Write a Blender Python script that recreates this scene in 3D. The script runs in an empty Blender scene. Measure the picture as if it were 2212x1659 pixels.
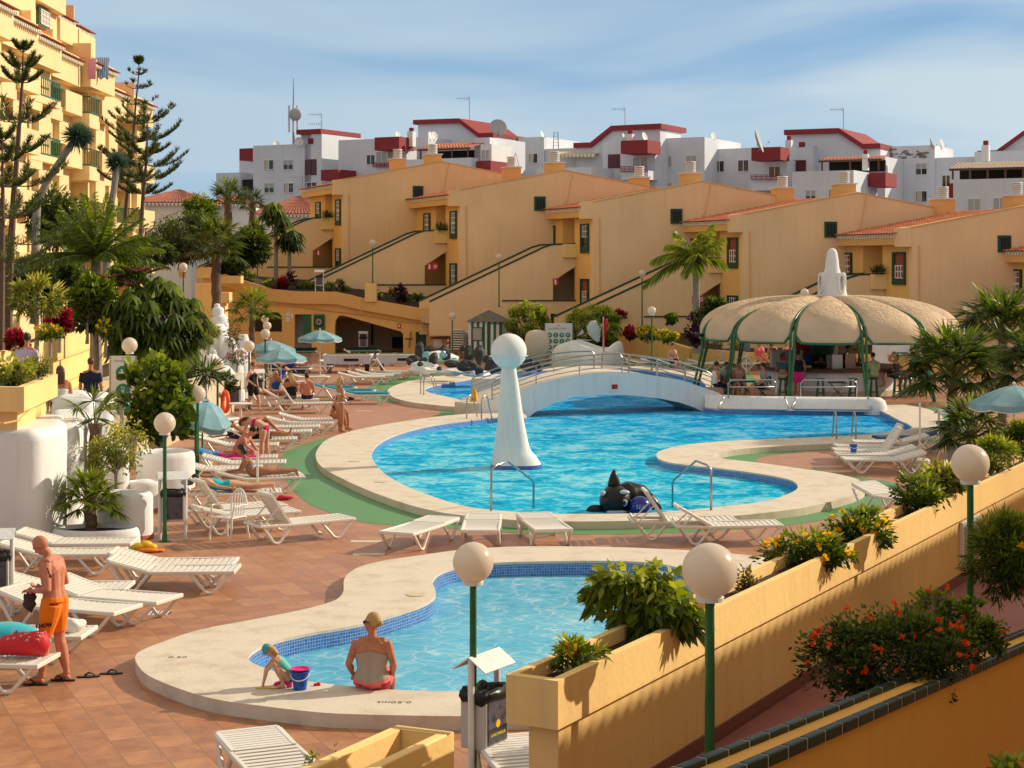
import bpy, math, random
import numpy as np
from mathutils import Vector, Matrix
from mathutils.geometry import delaunay_2d_cdt
random.seed(7);RNG=np.random.default_rng(7)
S=bpy.context.scene;COL=S.collection
H=5.1;F=3700.0;CX=1106.0;HY=573.0
R=math.radians
def G(px, py, z=0.0):
 Y=(H-z)*F/(py-HY)
 return Vector(((px-CX)*Y/F, Y, z))
def P(px, py, Y):
 return Vector(((px-CX)*Y/F, Y, H-(py-HY)*Y/F))
# ------------------------------------------------------------------ materials
def nt(m):
 m.use_nodes=True
 t=m.node_tree;t.nodes.clear();return t
def N(t, typ, **kw):
 n=t.nodes.new(typ)
 for k, v in kw.items():
  if k in n.inputs:n.inputs[k].default_value=v
  else:setattr(n, k, v)
 return n
def lk(t, a, b):t.links.new(a, b)
def c4(c):return(c[0], c[1], c[2], 1.0)
def ramp(t, stops, interp='LINEAR'):
 r=t.nodes.new('ShaderNodeValToRGB');e=r.color_ramp;e.interpolation=interp
 while len(e.elements)<len(stops):e.elements.new(0.5)
 for el, (p, c) in zip(e.elements, stops):
  el.position=p;el.color=c4(c)
 return r
def mat(name, col, rough=0.7, var=0.0, scale=2.0, bump=0.0, bscale=30.0, metal=0.0, spec=0.35, dirt=None, coat=0.0, objc=True):
 m=bpy.data.materials.new(name);t=nt(m)
 out=N(t, 'ShaderNodeOutputMaterial');b=N(t, 'ShaderNodeBsdfPrincipled')
 b.inputs['Roughness'].default_value=rough;b.inputs['Metallic'].default_value=metal
 b.inputs['Specular IOR Level'].default_value=spec;b.inputs['Coat Weight'].default_value=coat
 b.inputs['Base Color'].default_value=c4(col);lk(t, b.outputs[0], out.inputs[0])
 g=N(t, 'ShaderNodeNewGeometry')
 if var>0:
  n1=N(t, 'ShaderNodeTexNoise', Scale=scale, Detail=6.0, Roughness=0.65);lk(t, g.outputs['Position'], n1.inputs['Vector'])
  d=dirt or tuple(c*(1-var) for c in col);l=tuple(min(1, c*(1+var*.45)) for c in col)
  r=ramp(t, [(.28, d), (.5, col), (.75, l)]);lk(t, n1.outputs['Fac'], r.inputs[0]);lk(t, r.outputs[0], b.inputs['Base Color'])
 if bump>0:
  n2=N(t, 'ShaderNodeTexNoise', Scale=bscale, Detail=4.0);lk(t, g.outputs['Position'], n2.inputs['Vector'])
  bp=N(t, 'ShaderNodeBump', Strength=bump, Distance=0.02);lk(t, n2.outputs['Fac'], bp.inputs['Height']);lk(t, bp.outputs[0], b.inputs['Normal'])
 return m
def wall_mat(name, col, stain, var=.12, streak=.5):
 """painted render: broad tone drift, fine mottling and faint vertical weather streaks"""
 m=bpy.data.materials.new(name);t=nt(m)
 out=N(t, 'ShaderNodeOutputMaterial');b=N(t, 'ShaderNodeBsdfPrincipled', Roughness=.85);b.inputs['Specular IOR Level'].default_value=.2
 lk(t, b.outputs[0], out.inputs[0]);g=N(t, 'ShaderNodeNewGeometry')
 n1=N(t, 'ShaderNodeTexNoise', Scale=.35, Detail=3.0);lk(t, g.outputs['Position'], n1.inputs['Vector'])
 r=ramp(t, [(.3, tuple(c*(1-var) for c in col)), (.7, tuple(min(.95, c*(1+var*.4)) for c in col))]);lk(t, n1.outputs['Fac'], r.inputs[0])
 mp=N(t, 'ShaderNodeMapping');mp.inputs['Scale'].default_value=(3.2, 3.2, .22);lk(t, g.outputs['Position'], mp.inputs[0])
 n2=N(t, 'ShaderNodeTexNoise', Scale=1.2, Detail=6.0, Roughness=.7);lk(t, mp.outputs[0], n2.inputs['Vector'])
 r2=ramp(t, [(.5, (0, 0, 0)), (.8, (streak, streak, streak))]);lk(t, n2.outputs['Fac'], r2.inputs[0])
 mx=N(t, 'ShaderNodeMixRGB');lk(t, r2.outputs[0], mx.inputs[0]);lk(t, r.outputs[0], mx.inputs[1]);mx.inputs[2].default_value=c4(stain)
 lk(t, mx.outputs[0], b.inputs['Base Color'])
 n3=N(t, 'ShaderNodeTexNoise', Scale=14.0, Detail=5.0);lk(t, g.outputs['Position'], n3.inputs['Vector'])
 bp=N(t, 'ShaderNodeBump', Strength=.25, Distance=.02);lk(t, n3.outputs['Fac'], bp.inputs['Height']);lk(t, bp.outputs[0], b.inputs['Normal'])
 return m
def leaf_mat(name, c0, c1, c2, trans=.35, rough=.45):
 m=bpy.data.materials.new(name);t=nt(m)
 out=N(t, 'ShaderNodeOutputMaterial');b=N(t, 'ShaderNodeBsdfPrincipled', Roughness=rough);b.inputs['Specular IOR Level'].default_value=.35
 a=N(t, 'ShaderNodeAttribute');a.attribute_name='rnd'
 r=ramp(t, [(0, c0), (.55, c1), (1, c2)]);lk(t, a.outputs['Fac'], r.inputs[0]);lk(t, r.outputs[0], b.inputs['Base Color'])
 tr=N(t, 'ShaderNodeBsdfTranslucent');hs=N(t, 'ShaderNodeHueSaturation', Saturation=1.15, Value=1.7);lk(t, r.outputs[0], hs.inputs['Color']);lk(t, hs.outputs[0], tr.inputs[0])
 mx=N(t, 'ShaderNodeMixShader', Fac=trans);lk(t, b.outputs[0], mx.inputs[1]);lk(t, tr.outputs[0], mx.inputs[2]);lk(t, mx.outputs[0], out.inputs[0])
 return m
# ------------------------------------------------------------------ scene bookkeeping
MW={}
def thing(name, label, cat, loc=(0, 0, 0), rz=0.0, group=None, kind=None):
 o=bpy.data.objects.new(name, None);o.empty_display_size=.2;COL.objects.link(o)
 o.location=loc;o.rotation_euler=(0, 0, rz);o['label']=label;o['category']=cat
 if group:o['group']=group
 if kind:o['kind']=kind
 MW[o.name]=Matrix.Translation(Vector(loc))@Matrix.Rotation(rz, 4, 'Z')
 return o
def tag(o, label=None, cat=None, group=None, kind=None):
 if label:o['label']=label
 if cat:o['category']=cat
 if group:o['group']=group
 if kind:o['kind']=kind
 return o
def children_of(o):return[c for c in o.children]
def dup(root, loc, rz, label, group=None, skip=()):
 r=root.copy();COL.objects.link(r);r.location=loc;r.rotation_euler=(0, 0, rz);r['label']=label
 if group:r['group']=group
 for ch in list(root.children):
  if ch.name.split('.')[0] in skip:continue
  c=ch.copy();COL.objects.link(c);c.parent=r
  for g in list(ch.children):
   d=g.copy();COL.objects.link(d);d.parent=c
 return r
class MB:
 def __init__(s):s.v=[];s.f=[]
 def _a(s, vs, fs):
  n=len(s.v);s.v+=[tuple(v) for v in vs];s.f+=[tuple(i+n for i in f) for f in fs];return s
 def box(s, x0, x1, y0, y1, z0, z1, M=None):
  vs=[Vector((x, y, z)) for z in(z0, z1) for y in(y0, y1) for x in(x0, x1)]
  if M is not None:vs=[M@v for v in vs]
  return s._a(vs, [(0, 2, 3, 1), (4, 5, 7, 6), (0, 1, 5, 4), (2, 6, 7, 3), (0, 4, 6, 2), (1, 3, 7, 5)])
 def bar(s, a, b, w, h, up=Vector((0, 0, 1))):
  a=Vector(a);b=Vector(b);d=(b-a).normalized();sd=d.cross(up)
  if sd.length<1e-4:sd=Vector((1, 0, 0))
  sd=sd.normalized()*w/2;u=sd.cross(d).normalized()*h/2
  vs=[p+x*sd+y*u for p in(a, b) for y in(-1, 1) for x in(-1, 1)]
  return s._a(vs, [(0, 1, 3, 2), (4, 6, 7, 5), (0, 4, 5, 1), (2, 3, 7, 6), (0, 2, 6, 4), (1, 5, 7, 3)])
 def tube(s, pts, r, n=8, caps=True):
  pts=[Vector(p) for p in pts];m=len(pts)
  rs=r if isinstance(r, (list, tuple)) else[r]*m
  prev=None;vs=[]
  for i, p in enumerate(pts):
   d=(pts[min(i+1, m-1)]-pts[max(i-1, 0)])
   d=d.normalized() if d.length>1e-9 else Vector((0, 0, 1))
   if prev is None:
    a=d.orthogonal().normalized()
   else:
    a=(prev-d*prev.dot(d));a=a.normalized() if a.length>1e-6 else d.orthogonal().normalized()
   prev=a;b=d.cross(a)
   for k in range(n):
    t=2*math.pi*k/n;vs.append(p+(a*math.cos(t)+b*math.sin(t))*rs[i])
  fs=[(i*n+k, i*n+(k+1)%n, (i+1)*n+(k+1)%n, (i+1)*n+k) for i in range(m-1) for k in range(n)]
  if caps:fs+=[tuple(range(n-1, -1, -1)), tuple((m-1)*n+k for k in range(n))]
  return s._a(vs, fs)
 def ball(s, c, r, nu=14, nv=9, M=None):
  c=Vector(c);r=Vector((r, r, r)) if not hasattr(r, '__len__') else Vector(r)
  vs=[(0, 0, 1)]
  for j in range(1, nv):
   a=math.pi*j/nv
   vs+=[(math.sin(a)*math.cos(2*math.pi*i/nu), math.sin(a)*math.sin(2*math.pi*i/nu), math.cos(a)) for i in range(nu)]
  vs.append((0, 0, -1));vv=[]
  for v in vs:
   w=Vector((v[0]*r.x, v[1]*r.y, v[2]*r.z))
   if M is not None:w=M@w
   vv.append(w+c)
  fs=[(0, 1+i, 1+(i+1)%nu) for i in range(nu)]
  for j in range(nv-2):
   for i in range(nu):
    a=1+j*nu;fs.append((a+i, a+nu+i, a+nu+(i+1)%nu, a+(i+1)%nu))
  l=len(vs)-1;a=1+(nv-2)*nu
  fs+=[(l, a+(i+1)%nu, a+i) for i in range(nu)]
  return s._a(vv, fs)
 def lathe(s, prof, c=(0, 0, 0), n=24, sx=1, sy=1):
  vs=[];m=len(prof)
  for(r, z) in prof:
   vs+=[(c[0]+r*sx*math.cos(2*math.pi*k/n), c[1]+r*sy*math.sin(2*math.pi*k/n), c[2]+z) for k in range(n)]
  fs=[(i*n+k, i*n+(k+1)%n, (i+1)*n+(k+1)%n, (i+1)*n+k) for i in range(m-1) for k in range(n)]
  fs+=[tuple(range(n-1, -1, -1)), tuple((m-1)*n+k for k in range(n))]
  return s._a(vs, fs)
 def prism(s, poly, z0, z1, M=None):
  n=len(poly);ar=sum(poly[i][0]*poly[(i+1)%n][1]-poly[(i+1)%n][0]*poly[i][1] for i in range(n))
  if ar<0:poly=poly[::-1]
  vs=[Vector((p[0], p[1], z0)) for p in poly]+[Vector((p[0], p[1], z1)) for p in poly]
  if M is not None:vs=[M@v for v in vs]
  return s._a(vs, [tuple(range(n-1, -1, -1)), tuple(range(n, 2*n))]+[(i, (i+1)%n, n+(i+1)%n, n+i) for i in range(n)])
 def slab(s, pts, d):
  """planar polygon (3-D points) thickened by the vector d"""
  n=len(pts);d=Vector(d);pts=[Vector(p) for p in pts]
  vs=pts+[p+d for p in pts]
  return s._a(vs, [tuple(range(n-1, -1, -1)), tuple(range(n, 2*n))]+[(i, (i+1)%n, n+(i+1)%n, n+i) for i in range(n)])
 def poly(s, pts):return s._a(pts, [tuple(range(len(pts)))])
 def mesh(s, name, smooth=False):
  me=bpy.data.meshes.new(name);me.from_pydata(s.v, [], s.f);me.update()
  if smooth:me.polygons.foreach_set('use_smooth', [True]*len(me.polygons))
  return me
 def build(s, name, m, parent=None, world=False, smooth=False, bevel=0, seg=2, fix=False, angle=35, origin=None):
  if world and parent is not None:
   inv=MW[parent.name].inverted();s.v=[tuple(inv@Vector(v)) for v in s.v]
  loc=None
  if parent is None and origin is None and s.v:
   a=np.array(s.v);loc=Vector((float(a[:, 0].mean()), float(a[:, 1].mean()), float(a[:, 2].min())))
   s.v=[(v[0]-loc.x, v[1]-loc.y, v[2]-loc.z) for v in s.v]
  me=s.mesh(name, smooth)
  if fix:
   import bmesh
   bm=bmesh.new();bm.from_mesh(me);bmesh.ops.remove_doubles(bm, verts=bm.verts, dist=1e-4);bmesh.ops.recalc_face_normals(bm, faces=bm.faces);bm.to_mesh(me);bm.free()
  o=bpy.data.objects.new(name, me);COL.objects.link(o)
  if m:me.materials.append(m)
  if parent:o.parent=parent
  elif loc:o.location=loc
  if bevel:
   b=o.modifiers.new('Bevel', 'BEVEL');b.width=bevel;b.segments=seg;b.limit_method='ANGLE';b.angle_limit=R(angle)
   me.polygons.foreach_set('use_smooth', [True]*len(me.polygons))
   w=o.modifiers.new('WN', 'WEIGHTED_NORMAL');w.keep_sharp=False
  elif smooth=='auto':
   try:me.set_sharp_from_angle(angle=R(angle))
   except Exception:pass
  return o
def crom(pts, n=6, closed=True):
 out=[];m=len(pts);rng=range(m) if closed else range(m-1)
 g=(lambda i:Vector(pts[i%m])) if closed else(lambda i:Vector(pts[max(0, min(m-1, i))]))
 for i in rng:
  p0, p1, p2, p3=g(i-1), g(i), g(i+1), g(i+2)
  for k in range(n):
   t=k/n
   out.append(.5*((2*p1)+(p2-p0)*t+(2*p0-5*p1+4*p2-p3)*t*t+(3*p1-p0-3*p2+p3)*t**3))
 if not closed:out.append(Vector(pts[-1]))
 return out
def inpoly(x, y, poly):
 c=False;j=len(poly)-1
 for i in range(len(poly)):
  xi, yi=poly[i][0], poly[i][1];xj, yj=poly[j][0], poly[j][1]
  if(yi>y)!=(yj>y) and x<(xj-xi)*(y-yi)/(yj-yi)+xi:c=not c
  j=i
 return c
def sheet_data(outer, holes, z, extra=()):
 vs=[];ed=[]
 for lp in[outer]+list(holes):
  n0=len(vs);vs+=[Vector((p[0], p[1])) for p in lp];k=len(lp);ed+=[(n0+i, n0+(i+1)%k) for i in range(k)]
 vs+=[Vector(p) for p in extra]
 r=delaunay_2d_cdt(vs, ed, [], 1, 1e-5)
 V, Fc=r[0], r[2];fs=[]
 for f in Fc:
  cx=sum(V[i].x for i in f)/len(f);cy=sum(V[i].y for i in f)/len(f)
  if not inpoly(cx, cy, outer) or any(inpoly(cx, cy, h) for h in holes):continue
  ar=sum(V[f[i]].x*V[f[(i+1)%len(f)]].y-V[f[(i+1)%len(f)]].x*V[f[i]].y for i in range(len(f)))
  fs.append(tuple(f) if ar>0 else tuple(f[::-1]))
 return[(v.x, v.y, z) for v in V], fs
def sheet(name, outer, holes, z, m):
 b=MB();v, f=sheet_data(outer, holes, z);b._a(v, f)
 return tag(b.build(name, m, origin=1), kind='structure')
# ------------------------------------------------------------------ leaves
def leafobj(name, m, parent, pos, dirs, L, W, world=False, up=None, shape='dia', curl=0.0, rnd=None, droop=0.0):
 """many small leaf faces in one mesh; pos, dirs (n,3); L, W arrays or scalars"""
 pos=np.asarray(pos, float);dirs=np.asarray(dirs, float);n=len(pos)
 d=dirs/(np.linalg.norm(dirs, axis=1, keepdims=True)+1e-9)
 u=RNG.normal(size=(n, 3)) if up is None else np.asarray(up, float)+RNG.normal(size=(n, 3))*.25
 s_=np.cross(d, u);s_/=(np.linalg.norm(s_, axis=1, keepdims=True)+1e-9);nn=np.cross(s_, d)
 L=np.broadcast_to(np.asarray(L, float), (n,))[:, None];W=np.broadcast_to(np.asarray(W, float), (n,))[:, None]
 dz=np.array([0, 0, -1.0])*droop
 if shape=='dia':
  T=[(0, 0, 0), (.4, -.5, curl), (1, 0, 0), (.4, .5, curl)]
 elif shape=='blade':
  T=[(0, -.25, 0), (.5, -.5, 0), (1, 0, 0), (.5, .5, 0), (0, .25, 0)]
 else:
  T=[(0, 0, 0), (.3, -.48, curl), (.75, -.42, curl), (1, 0, 0), (.75, .42, curl), (.3, .48, curl)]
 k=len(T);V=np.empty((n, k, 3))
 for i, (a, b, c) in enumerate(T):
  V[:, i]=pos+d*L*a+s_*W*b+nn*W*c+dz*L*a*a
 V=V.reshape(-1, 3)
 if world and parent is not None:
  M=np.array(MW[parent.name].inverted());V=V@M[:3, :3].T+M[:3, 3]
 me=bpy.data.meshes.new(name);me.vertices.add(n*k);me.vertices.foreach_set('co', V.ravel().astype(np.float32))
 me.loops.add(n*k);me.loops.foreach_set('vertex_index', np.arange(n*k, dtype=np.int32))
 me.polygons.add(n);me.polygons.foreach_set('loop_start', (np.arange(n)*k).astype(np.int32));me.polygons.foreach_set('loop_total', np.full(n, k, dtype=np.int32))
 me.update(calc_edges=True)
 at=me.attributes.new('rnd', 'FLOAT', 'FACE')  # tone per leaf
 rv=RNG.random(n) if rnd is None else np.clip(rnd, 0, 1)
 at.data.foreach_set('value', rv.astype(np.float32))
 me.materials.append(m);o=bpy.data.objects.new(name, me);COL.objects.link(o)
 if parent:o.parent=parent
 return o
def cloud(n, c, r, clumps=26, cs=.34, shell=.55):
 """clumped points in an ellipsoid: returns positions, outward directions, leaf tone, lighter towards clump tops"""
 c=np.array(c, float);r=np.array(r, float)
 k=RNG.normal(size=(clumps, 3));k/=np.linalg.norm(k, axis=1, keepdims=True)
 k*=(shell+(1-shell)*RNG.random((clumps, 1)))*.86
 i=RNG.integers(0, clumps, n);o=RNG.normal(size=(n, 3));o/=np.linalg.norm(o, axis=1, keepdims=True)+1e-9
 o*=(RNG.random((n, 1))**.4)*cs*(.6+.8*RNG.random(clumps)[i][:, None])
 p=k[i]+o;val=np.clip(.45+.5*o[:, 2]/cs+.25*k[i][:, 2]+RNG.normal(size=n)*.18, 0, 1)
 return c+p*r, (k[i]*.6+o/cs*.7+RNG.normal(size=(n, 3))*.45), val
# ------------------------------------------------------------------ palette
YEL=(.93, .63, .255)
M_yel=wall_mat('yellow_render', YEL, (.64, .45, .25), .10, .6)
M_yelw=wall_mat('ochre_render', (.88, .53, .18), (.58, .35, .15), .12, .5)
M_gab=wall_mat('gable_render', (.89, .61, .335), (.66, .44, .25), .10, .4)
M_white=wall_mat('white_render', (.78, .79, .79), (.50, .46, .40), .08, .5)
M_wbld=wall_mat('white_block_render', (.69, .72, .79), (.50, .48, .48), .07, .4)
M_hotel=wall_mat('hotel_render', (.88, .66, .35), (.62, .45, .25), .08, .5)
M_plast=mat('white_plastic', (.80, .78, .72), .38, .06, 9, spec=.45)
M_wmetal=mat('white_metal', (.78, .77, .73), .4, .1, 6)
M_green=mat('green_paint', (.015, .13, .045), .35, .3, 5, spec=.5)
M_dgreen=mat('dark_green_paint', (.012, .06, .035), .5, .2, 5)
M_steel=mat('stainless', (.42, .42, .42), .25, .15, 12, metal=1.0)
M_globe=mat('opal_globe', (.84, .74, .62), .22, .05, 5, spec=.5)
M_red=mat('dark_red_paint', (.27, .028, .035), .7, .15, 3)
M_black=mat('black_plastic', (.012, .012, .013), .35)
M_dark=mat('dark_interior', (.02, .018, .016), .8)
M_glass=mat('window_glass', (.03, .035, .045), .08, spec=.6)
M_curt=mat('curtain', (.55, .50, .44), .9, .2, 6)
M_rcurt=mat('terracotta_curtain', (.33, .08, .035), .9, .2, 6)
M_sash=mat('white_sash', (.78, .76, .72), .5)
M_shut=mat('grey_shutter', (.42, .42, .42), .7, .1, 20)
M_soil=mat('soil', (.05, .03, .02), .95, .5, 12, bump=.8, bscale=40)
M_trunk=mat('bark', (.16, .10, .065), .9, .4, 14, bump=.7, bscale=30)
M_trunkg=mat('grey_bark', (.30, .26, .22), .9, .35, 10, bump=.6, bscale=25)
M_brown=mat('brown_bar_top', (.13, .06, .04), .4, .3, 6)
M_blue=mat('blue_plastic', (.01, .09, .42), .35)
M_pink=mat('pink_plastic', (.75, .02, .22), .35)
M_yelp=mat('yellow_plastic', (.80, .50, .02), .35)
M_redp=mat('red_plastic', (.70, .03, .02), .4)
M_rock=mat('black_rock', (.045, .045, .047), .75, .55, 2.5, bump=1.0, bscale=5)
M_canv=None
# roof tiles (curved clay)
def tile_mat(name, a, b):
 m=bpy.data.materials.new(name);t=nt(m);out=N(t, 'ShaderNodeOutputMaterial');p=N(t, 'ShaderNodeBsdfPrincipled', Roughness=.85)
 lk(t, p.outputs[0], out.inputs[0]);g=N(t, 'ShaderNodeNewGeometry');n=N(t, 'ShaderNodeTexVoronoi', Scale=4.5);lk(t, g.outputs['Position'], n.inputs['Vector'])
 r=ramp(t, [(0, a), (1, b)]);sp=N(t, 'ShaderNodeSeparateColor');lk(t, n.outputs['Color'], sp.inputs[0]);lk(t, sp.outputs[0], r.inputs[0]);lk(t, r.outputs[0], p.inputs['Base Color'])
 return m
M_tile=tile_mat('clay_tile', (.46, .13, .06), (.62, .22, .11))
M_tiled=tile_mat('dark_clay_tile', (.25, .07, .045), (.38, .13, .08))
# leaves
L_green=leaf_mat('leaf_green', (.022, .040, .006), (.085, .135, .014), (.27, .32, .045))
L_lime=leaf_mat('leaf_lime', (.045, .075, .008), (.18, .24, .02), (.42, .44, .07))
L_dark=leaf_mat('leaf_dark', (.014, .024, .006), (.048, .075, .014), (.13, .17, .03))
L_yelgr=leaf_mat('leaf_yellow_green', (.10, .12, .02), (.26, .28, .05), (.55, .50, .12))
L_bronze=leaf_mat('leaf_bronze', (.04, .035, .01), (.13, .12, .03), (.28, .17, .05))
L_red=leaf_mat('leaf_red', (.05, .004, .008), (.22, .01, .02), (.45, .03, .05))
L_purple=leaf_mat('leaf_purple', (.012, .006, .010), (.04, .012, .02), (.09, .03, .05))
L_fan=leaf_mat('leaf_fan', (.022, .042, .008), (.085, .13, .018), (.30, .33, .07), .35)
L_needle=leaf_mat('leaf_needle', (.025, .036, .010), (.07, .095, .022), (.17, .19, .055), .3)
L_blue=leaf_mat('leaf_bluegreen', (.015, .04, .025), (.05, .10, .06), (.13, .20, .12), .2)
L_yflow=leaf_mat('petal_yellow', (.75, .40, .01), (.85, .55, .02), (.9, .7, .05), .4)
L_oflow=leaf_mat('petal_orange', (.55, .04, .01), (.75, .07, .015), (.8, .14, .03), .35)
L_pflow=leaf_mat('petal_pink', (.3, .06, .25), (.5, .15, .4), (.65, .3, .5), .35)

def soften_globe():
 t=M_globe.node_tree;b=[n for n in t.nodes if n.type=='BSDF_PRINCIPLED'][0];o=[n for n in t.nodes if n.type=='OUTPUT_MATERIAL'][0]
 tr=N(t, 'ShaderNodeBsdfTranslucent');tr.inputs[0].default_value=(.86, .78, .68, 1);mx=N(t, 'ShaderNodeMixShader', Fac=.38);lk(t, b.outputs[0], mx.inputs[1]);lk(t, tr.outputs[0], mx.inputs[2]);lk(t, mx.outputs[0], o.inputs[0])
 t=M_plast.node_tree;b=[n for n in t.nodes if n.type=='BSDF_PRINCIPLED'][0];src=b.inputs['Base Color'].links[0].from_socket;oi=N(t, 'ShaderNodeObjectInfo');mr=N(t, 'ShaderNodeMapRange');mr.inputs[4].default_value=.5;lk(t, oi.outputs['Random'], mr.inputs[0])
 mx=N(t, 'ShaderNodeMixRGB');mx.inputs[2].default_value=(.66, .60, .49, 1);lk(t, mr.outputs[0], mx.inputs[0]);lk(t, src, mx.inputs[1]);lk(t, mx.outputs[0], b.inputs['Base Color'])
soften_globe()
# ------------------------------------------------------------------ camera, sun, sky
cam=bpy.data.cameras.new('camera');camo=bpy.data.objects.new('camera', cam);COL.objects.link(camo);S.camera=camo
camo.location=(0, 0, H);camo.rotation_euler=(R(90), 0, 0)
cam.sensor_width=36;cam.lens=36*F/2212;cam.shift_y=-(829.5-HY)/2212;cam.clip_end=6000;cam.clip_start=.1
SAZ=24.0;SEL=28.0
sd=Vector((math.cos(R(SAZ))*math.cos(R(SEL)), math.sin(R(SAZ))*math.cos(R(SEL)), math.sin(R(SEL))))
sun=bpy.data.lights.new('sun', 'SUN');sun.energy=4.7;sun.angle=R(.5);sun.color=(1.0, .86, .66)
so=bpy.data.objects.new('sun', sun);COL.objects.link(so);so.rotation_euler=sd.to_track_quat('Z', 'Y').to_euler()
w=bpy.data.worlds.new('World');S.world=w;w.use_nodes=True;t=w.node_tree;t.nodes.clear()
wo=N(t, 'ShaderNodeOutputWorld');bg=N(t, 'ShaderNodeBackground', Strength=.15)
sky=t.nodes.new('ShaderNodeTexSky');sky.sky_type='NISHITA';sky.sun_disc=False;sky.sun_elevation=R(SEL);sky.sun_rotation=R(90-SAZ)
sky.air_density=1.0;sky.dust_density=.6;sky.ozone_density=1.6
tc=N(t, 'ShaderNodeTexCoord');mp=N(t, 'ShaderNodeMapping');mp.inputs['Scale'].default_value=(1.6, 1.6, 9.0);mp.inputs['Rotation'].default_value=(R(4), R(-7), 0);mp.inputs['Location'].default_value=(.35, .2, .1)
lk(t, tc.outputs['Generated'], mp.inputs[0])
n1=N(t, 'ShaderNodeTexNoise', Scale=1.9, Detail=4.5, Roughness=.45, Distortion=.35);lk(t, mp.outputs[0], n1.inputs['Vector'])
cr=ramp(t, [(.36, (0, 0, 0)), (.47, (.5, .5, .5)), (.60, (1, 1, 1))]);lk(t, n1.outputs['Fac'], cr.inputs[0])
# clouds: thin grey-white veil; bluer towards the top of the view, paler to the right (towards the sun side)
sx=N(t, 'ShaderNodeSeparateXYZ');lk(t, tc.outputs['Generated'], sx.inputs[0])
rx=N(t, 'ShaderNodeMapRange');rx.inputs[1].default_value=-.3;rx.inputs[2].default_value=.45;lk(t, sx.outputs[0], rx.inputs[0])
cc=N(t, 'ShaderNodeMixRGB');cc.inputs[1].default_value=(2.9, 3.9, 4.8, 1);cc.inputs[2].default_value=(4.3, 5.0, 5.4, 1);lk(t, rx.outputs[0], cc.inputs[0])
rz_=N(t, 'ShaderNodeMapRange');rz_.inputs[1].default_value=0;rz_.inputs[2].default_value=.18;lk(t, sx.outputs[2], rz_.inputs[0])
bl=N(t, 'ShaderNodeMixRGB');bl.inputs[1].default_value=(1.75, 3.15, 4.7, 1);bl.inputs[2].default_value=(1.0, 2.2, 3.9, 1);lk(t, rz_.outputs[0], bl.inputs[0])
sb=N(t, 'ShaderNodeMixRGB', Fac=.8);lk(t, sky.outputs[0], sb.inputs[1]);lk(t, bl.outputs[0], sb.inputs[2])
m1=N(t, 'ShaderNodeMixRGB');lk(t, cr.outputs[0], m1.inputs[0]);lk(t, sb.outputs[0], m1.inputs[1]);lk(t, cc.outputs[0], m1.inputs[2])
zr=N(t, 'ShaderNodeMapRange');zr.inputs[1].default_value=.20;zr.inputs[2].default_value=.42;lk(t, sx.outputs[2], zr.inputs[0])
m2=N(t, 'ShaderNodeMixRGB');m2.inputs[2].default_value=(4.3, 3.8, 3.2, 1);lk(t, zr.outputs[0], m2.inputs[0]);lk(t, m1.outputs[0], m2.inputs[1]);lk(t, m2.outputs[0], bg.inputs[0]);lk(t, bg.outputs[0], wo.inputs[0])  # warm sky above the view, added to lift and warm the shade
S.view_settings.view_transform='Standard';S.view_settings.look='None';S.view_settings.exposure=0;S.view_settings.gamma=1
S.cycles.max_bounces=6;S.cycles.transparent_max_bounces=10;S.cycles.diffuse_bounces=3;S.cycles.caustics_reflective=False;S.cycles.caustics_refractive=False
# ------------------------------------------------------------------ ground outlines (traced, then laid out on the ground plane)
def loop(pts, z, n=4):return[(v.x, v.y) for v in crom([G(x, y, z) for x, y in pts], n)]
O_main=[(1006,881),(961,877),(898,870),(861,862),(841,853),(837,844),(848,835),(876,825),(911,817),(960,811),(1030,806),(1100,800),(1200,793),(1330,789),(1450,795),(1530,806),(1562,825),(1570,850),(1580,864),(1700,867),(1900,869),(1960,875),(2012,886),(2040,906),(2020,930),(1960,945),(1900,952),(1800,958),(1700,963),(1620,968),(1560,976),(1545,984),(1560,990),(1600,995),(1660,1002),(1730,1012),(1800,1022),(1855,1036),(1869,1053),(1853,1066),(1812,1079),(1740,1096),(1650,1108),(1550,1117),(1450,1122),(1300,1126),(1150,1125),(1050,1118),(960,1108),(880,1089),(800,1061),(740,1034),(697,1010),(683,990),(685,972),(705,950),(745,935),(800,922),(870,910),(950,899),(1015,892)]
I_main=[(1137,901),(1075,901),(1000,909),(930,919),(870,934),(825,953),(803,978),(812,1003),(835,1026),(880,1051),(940,1074),(1000,1092),(1060,1101),(1150,1108),(1250,1110),(1400,1108),(1500,1100),(1580,1092),(1650,1083),(1700,1068),(1723,1054),(1715,1040),(1690,1032),(1640,1023),(1560,1012),(1480,1004),(1435,996),(1418,985),(1428,973),(1480,961),(1560,953),(1650,949),(1750,945),(1850,940),(1920,933),(1968,925),(1960,915),(1941,907),(1911,891),(1890,886),(1800,885),(1659,884),(1524,880),(1532,856),(1515,822),(1460,807),(1400,800),(1330,797),(1200,799),(1110,804),(1060,812),(1038,815),(980,825),(938,833),(918,841),(925,847),(943,852),(986,861),(1018,869),(1075,872),(1115,885)]
O_kid=[(294,1414),(295,1432),(322,1460),(400,1492),(470,1511),(552,1523),(682,1538),(779,1543),(985,1547),(1120,1545),(1300,1532),(1500,1500),(1680,1420),(1750,1330),(1740,1260),(1690,1218),(1652,1204),(1560,1194),(1492,1189),(1340,1182),(1200,1180),(1100,1181),(1000,1187),(903,1200),(828,1211),(778,1224),(752,1239),(743,1254),(742,1276),(734,1289),(717,1299),(657,1316),(557,1336),(432,1360),(350,1387),(312,1402)]
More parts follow.
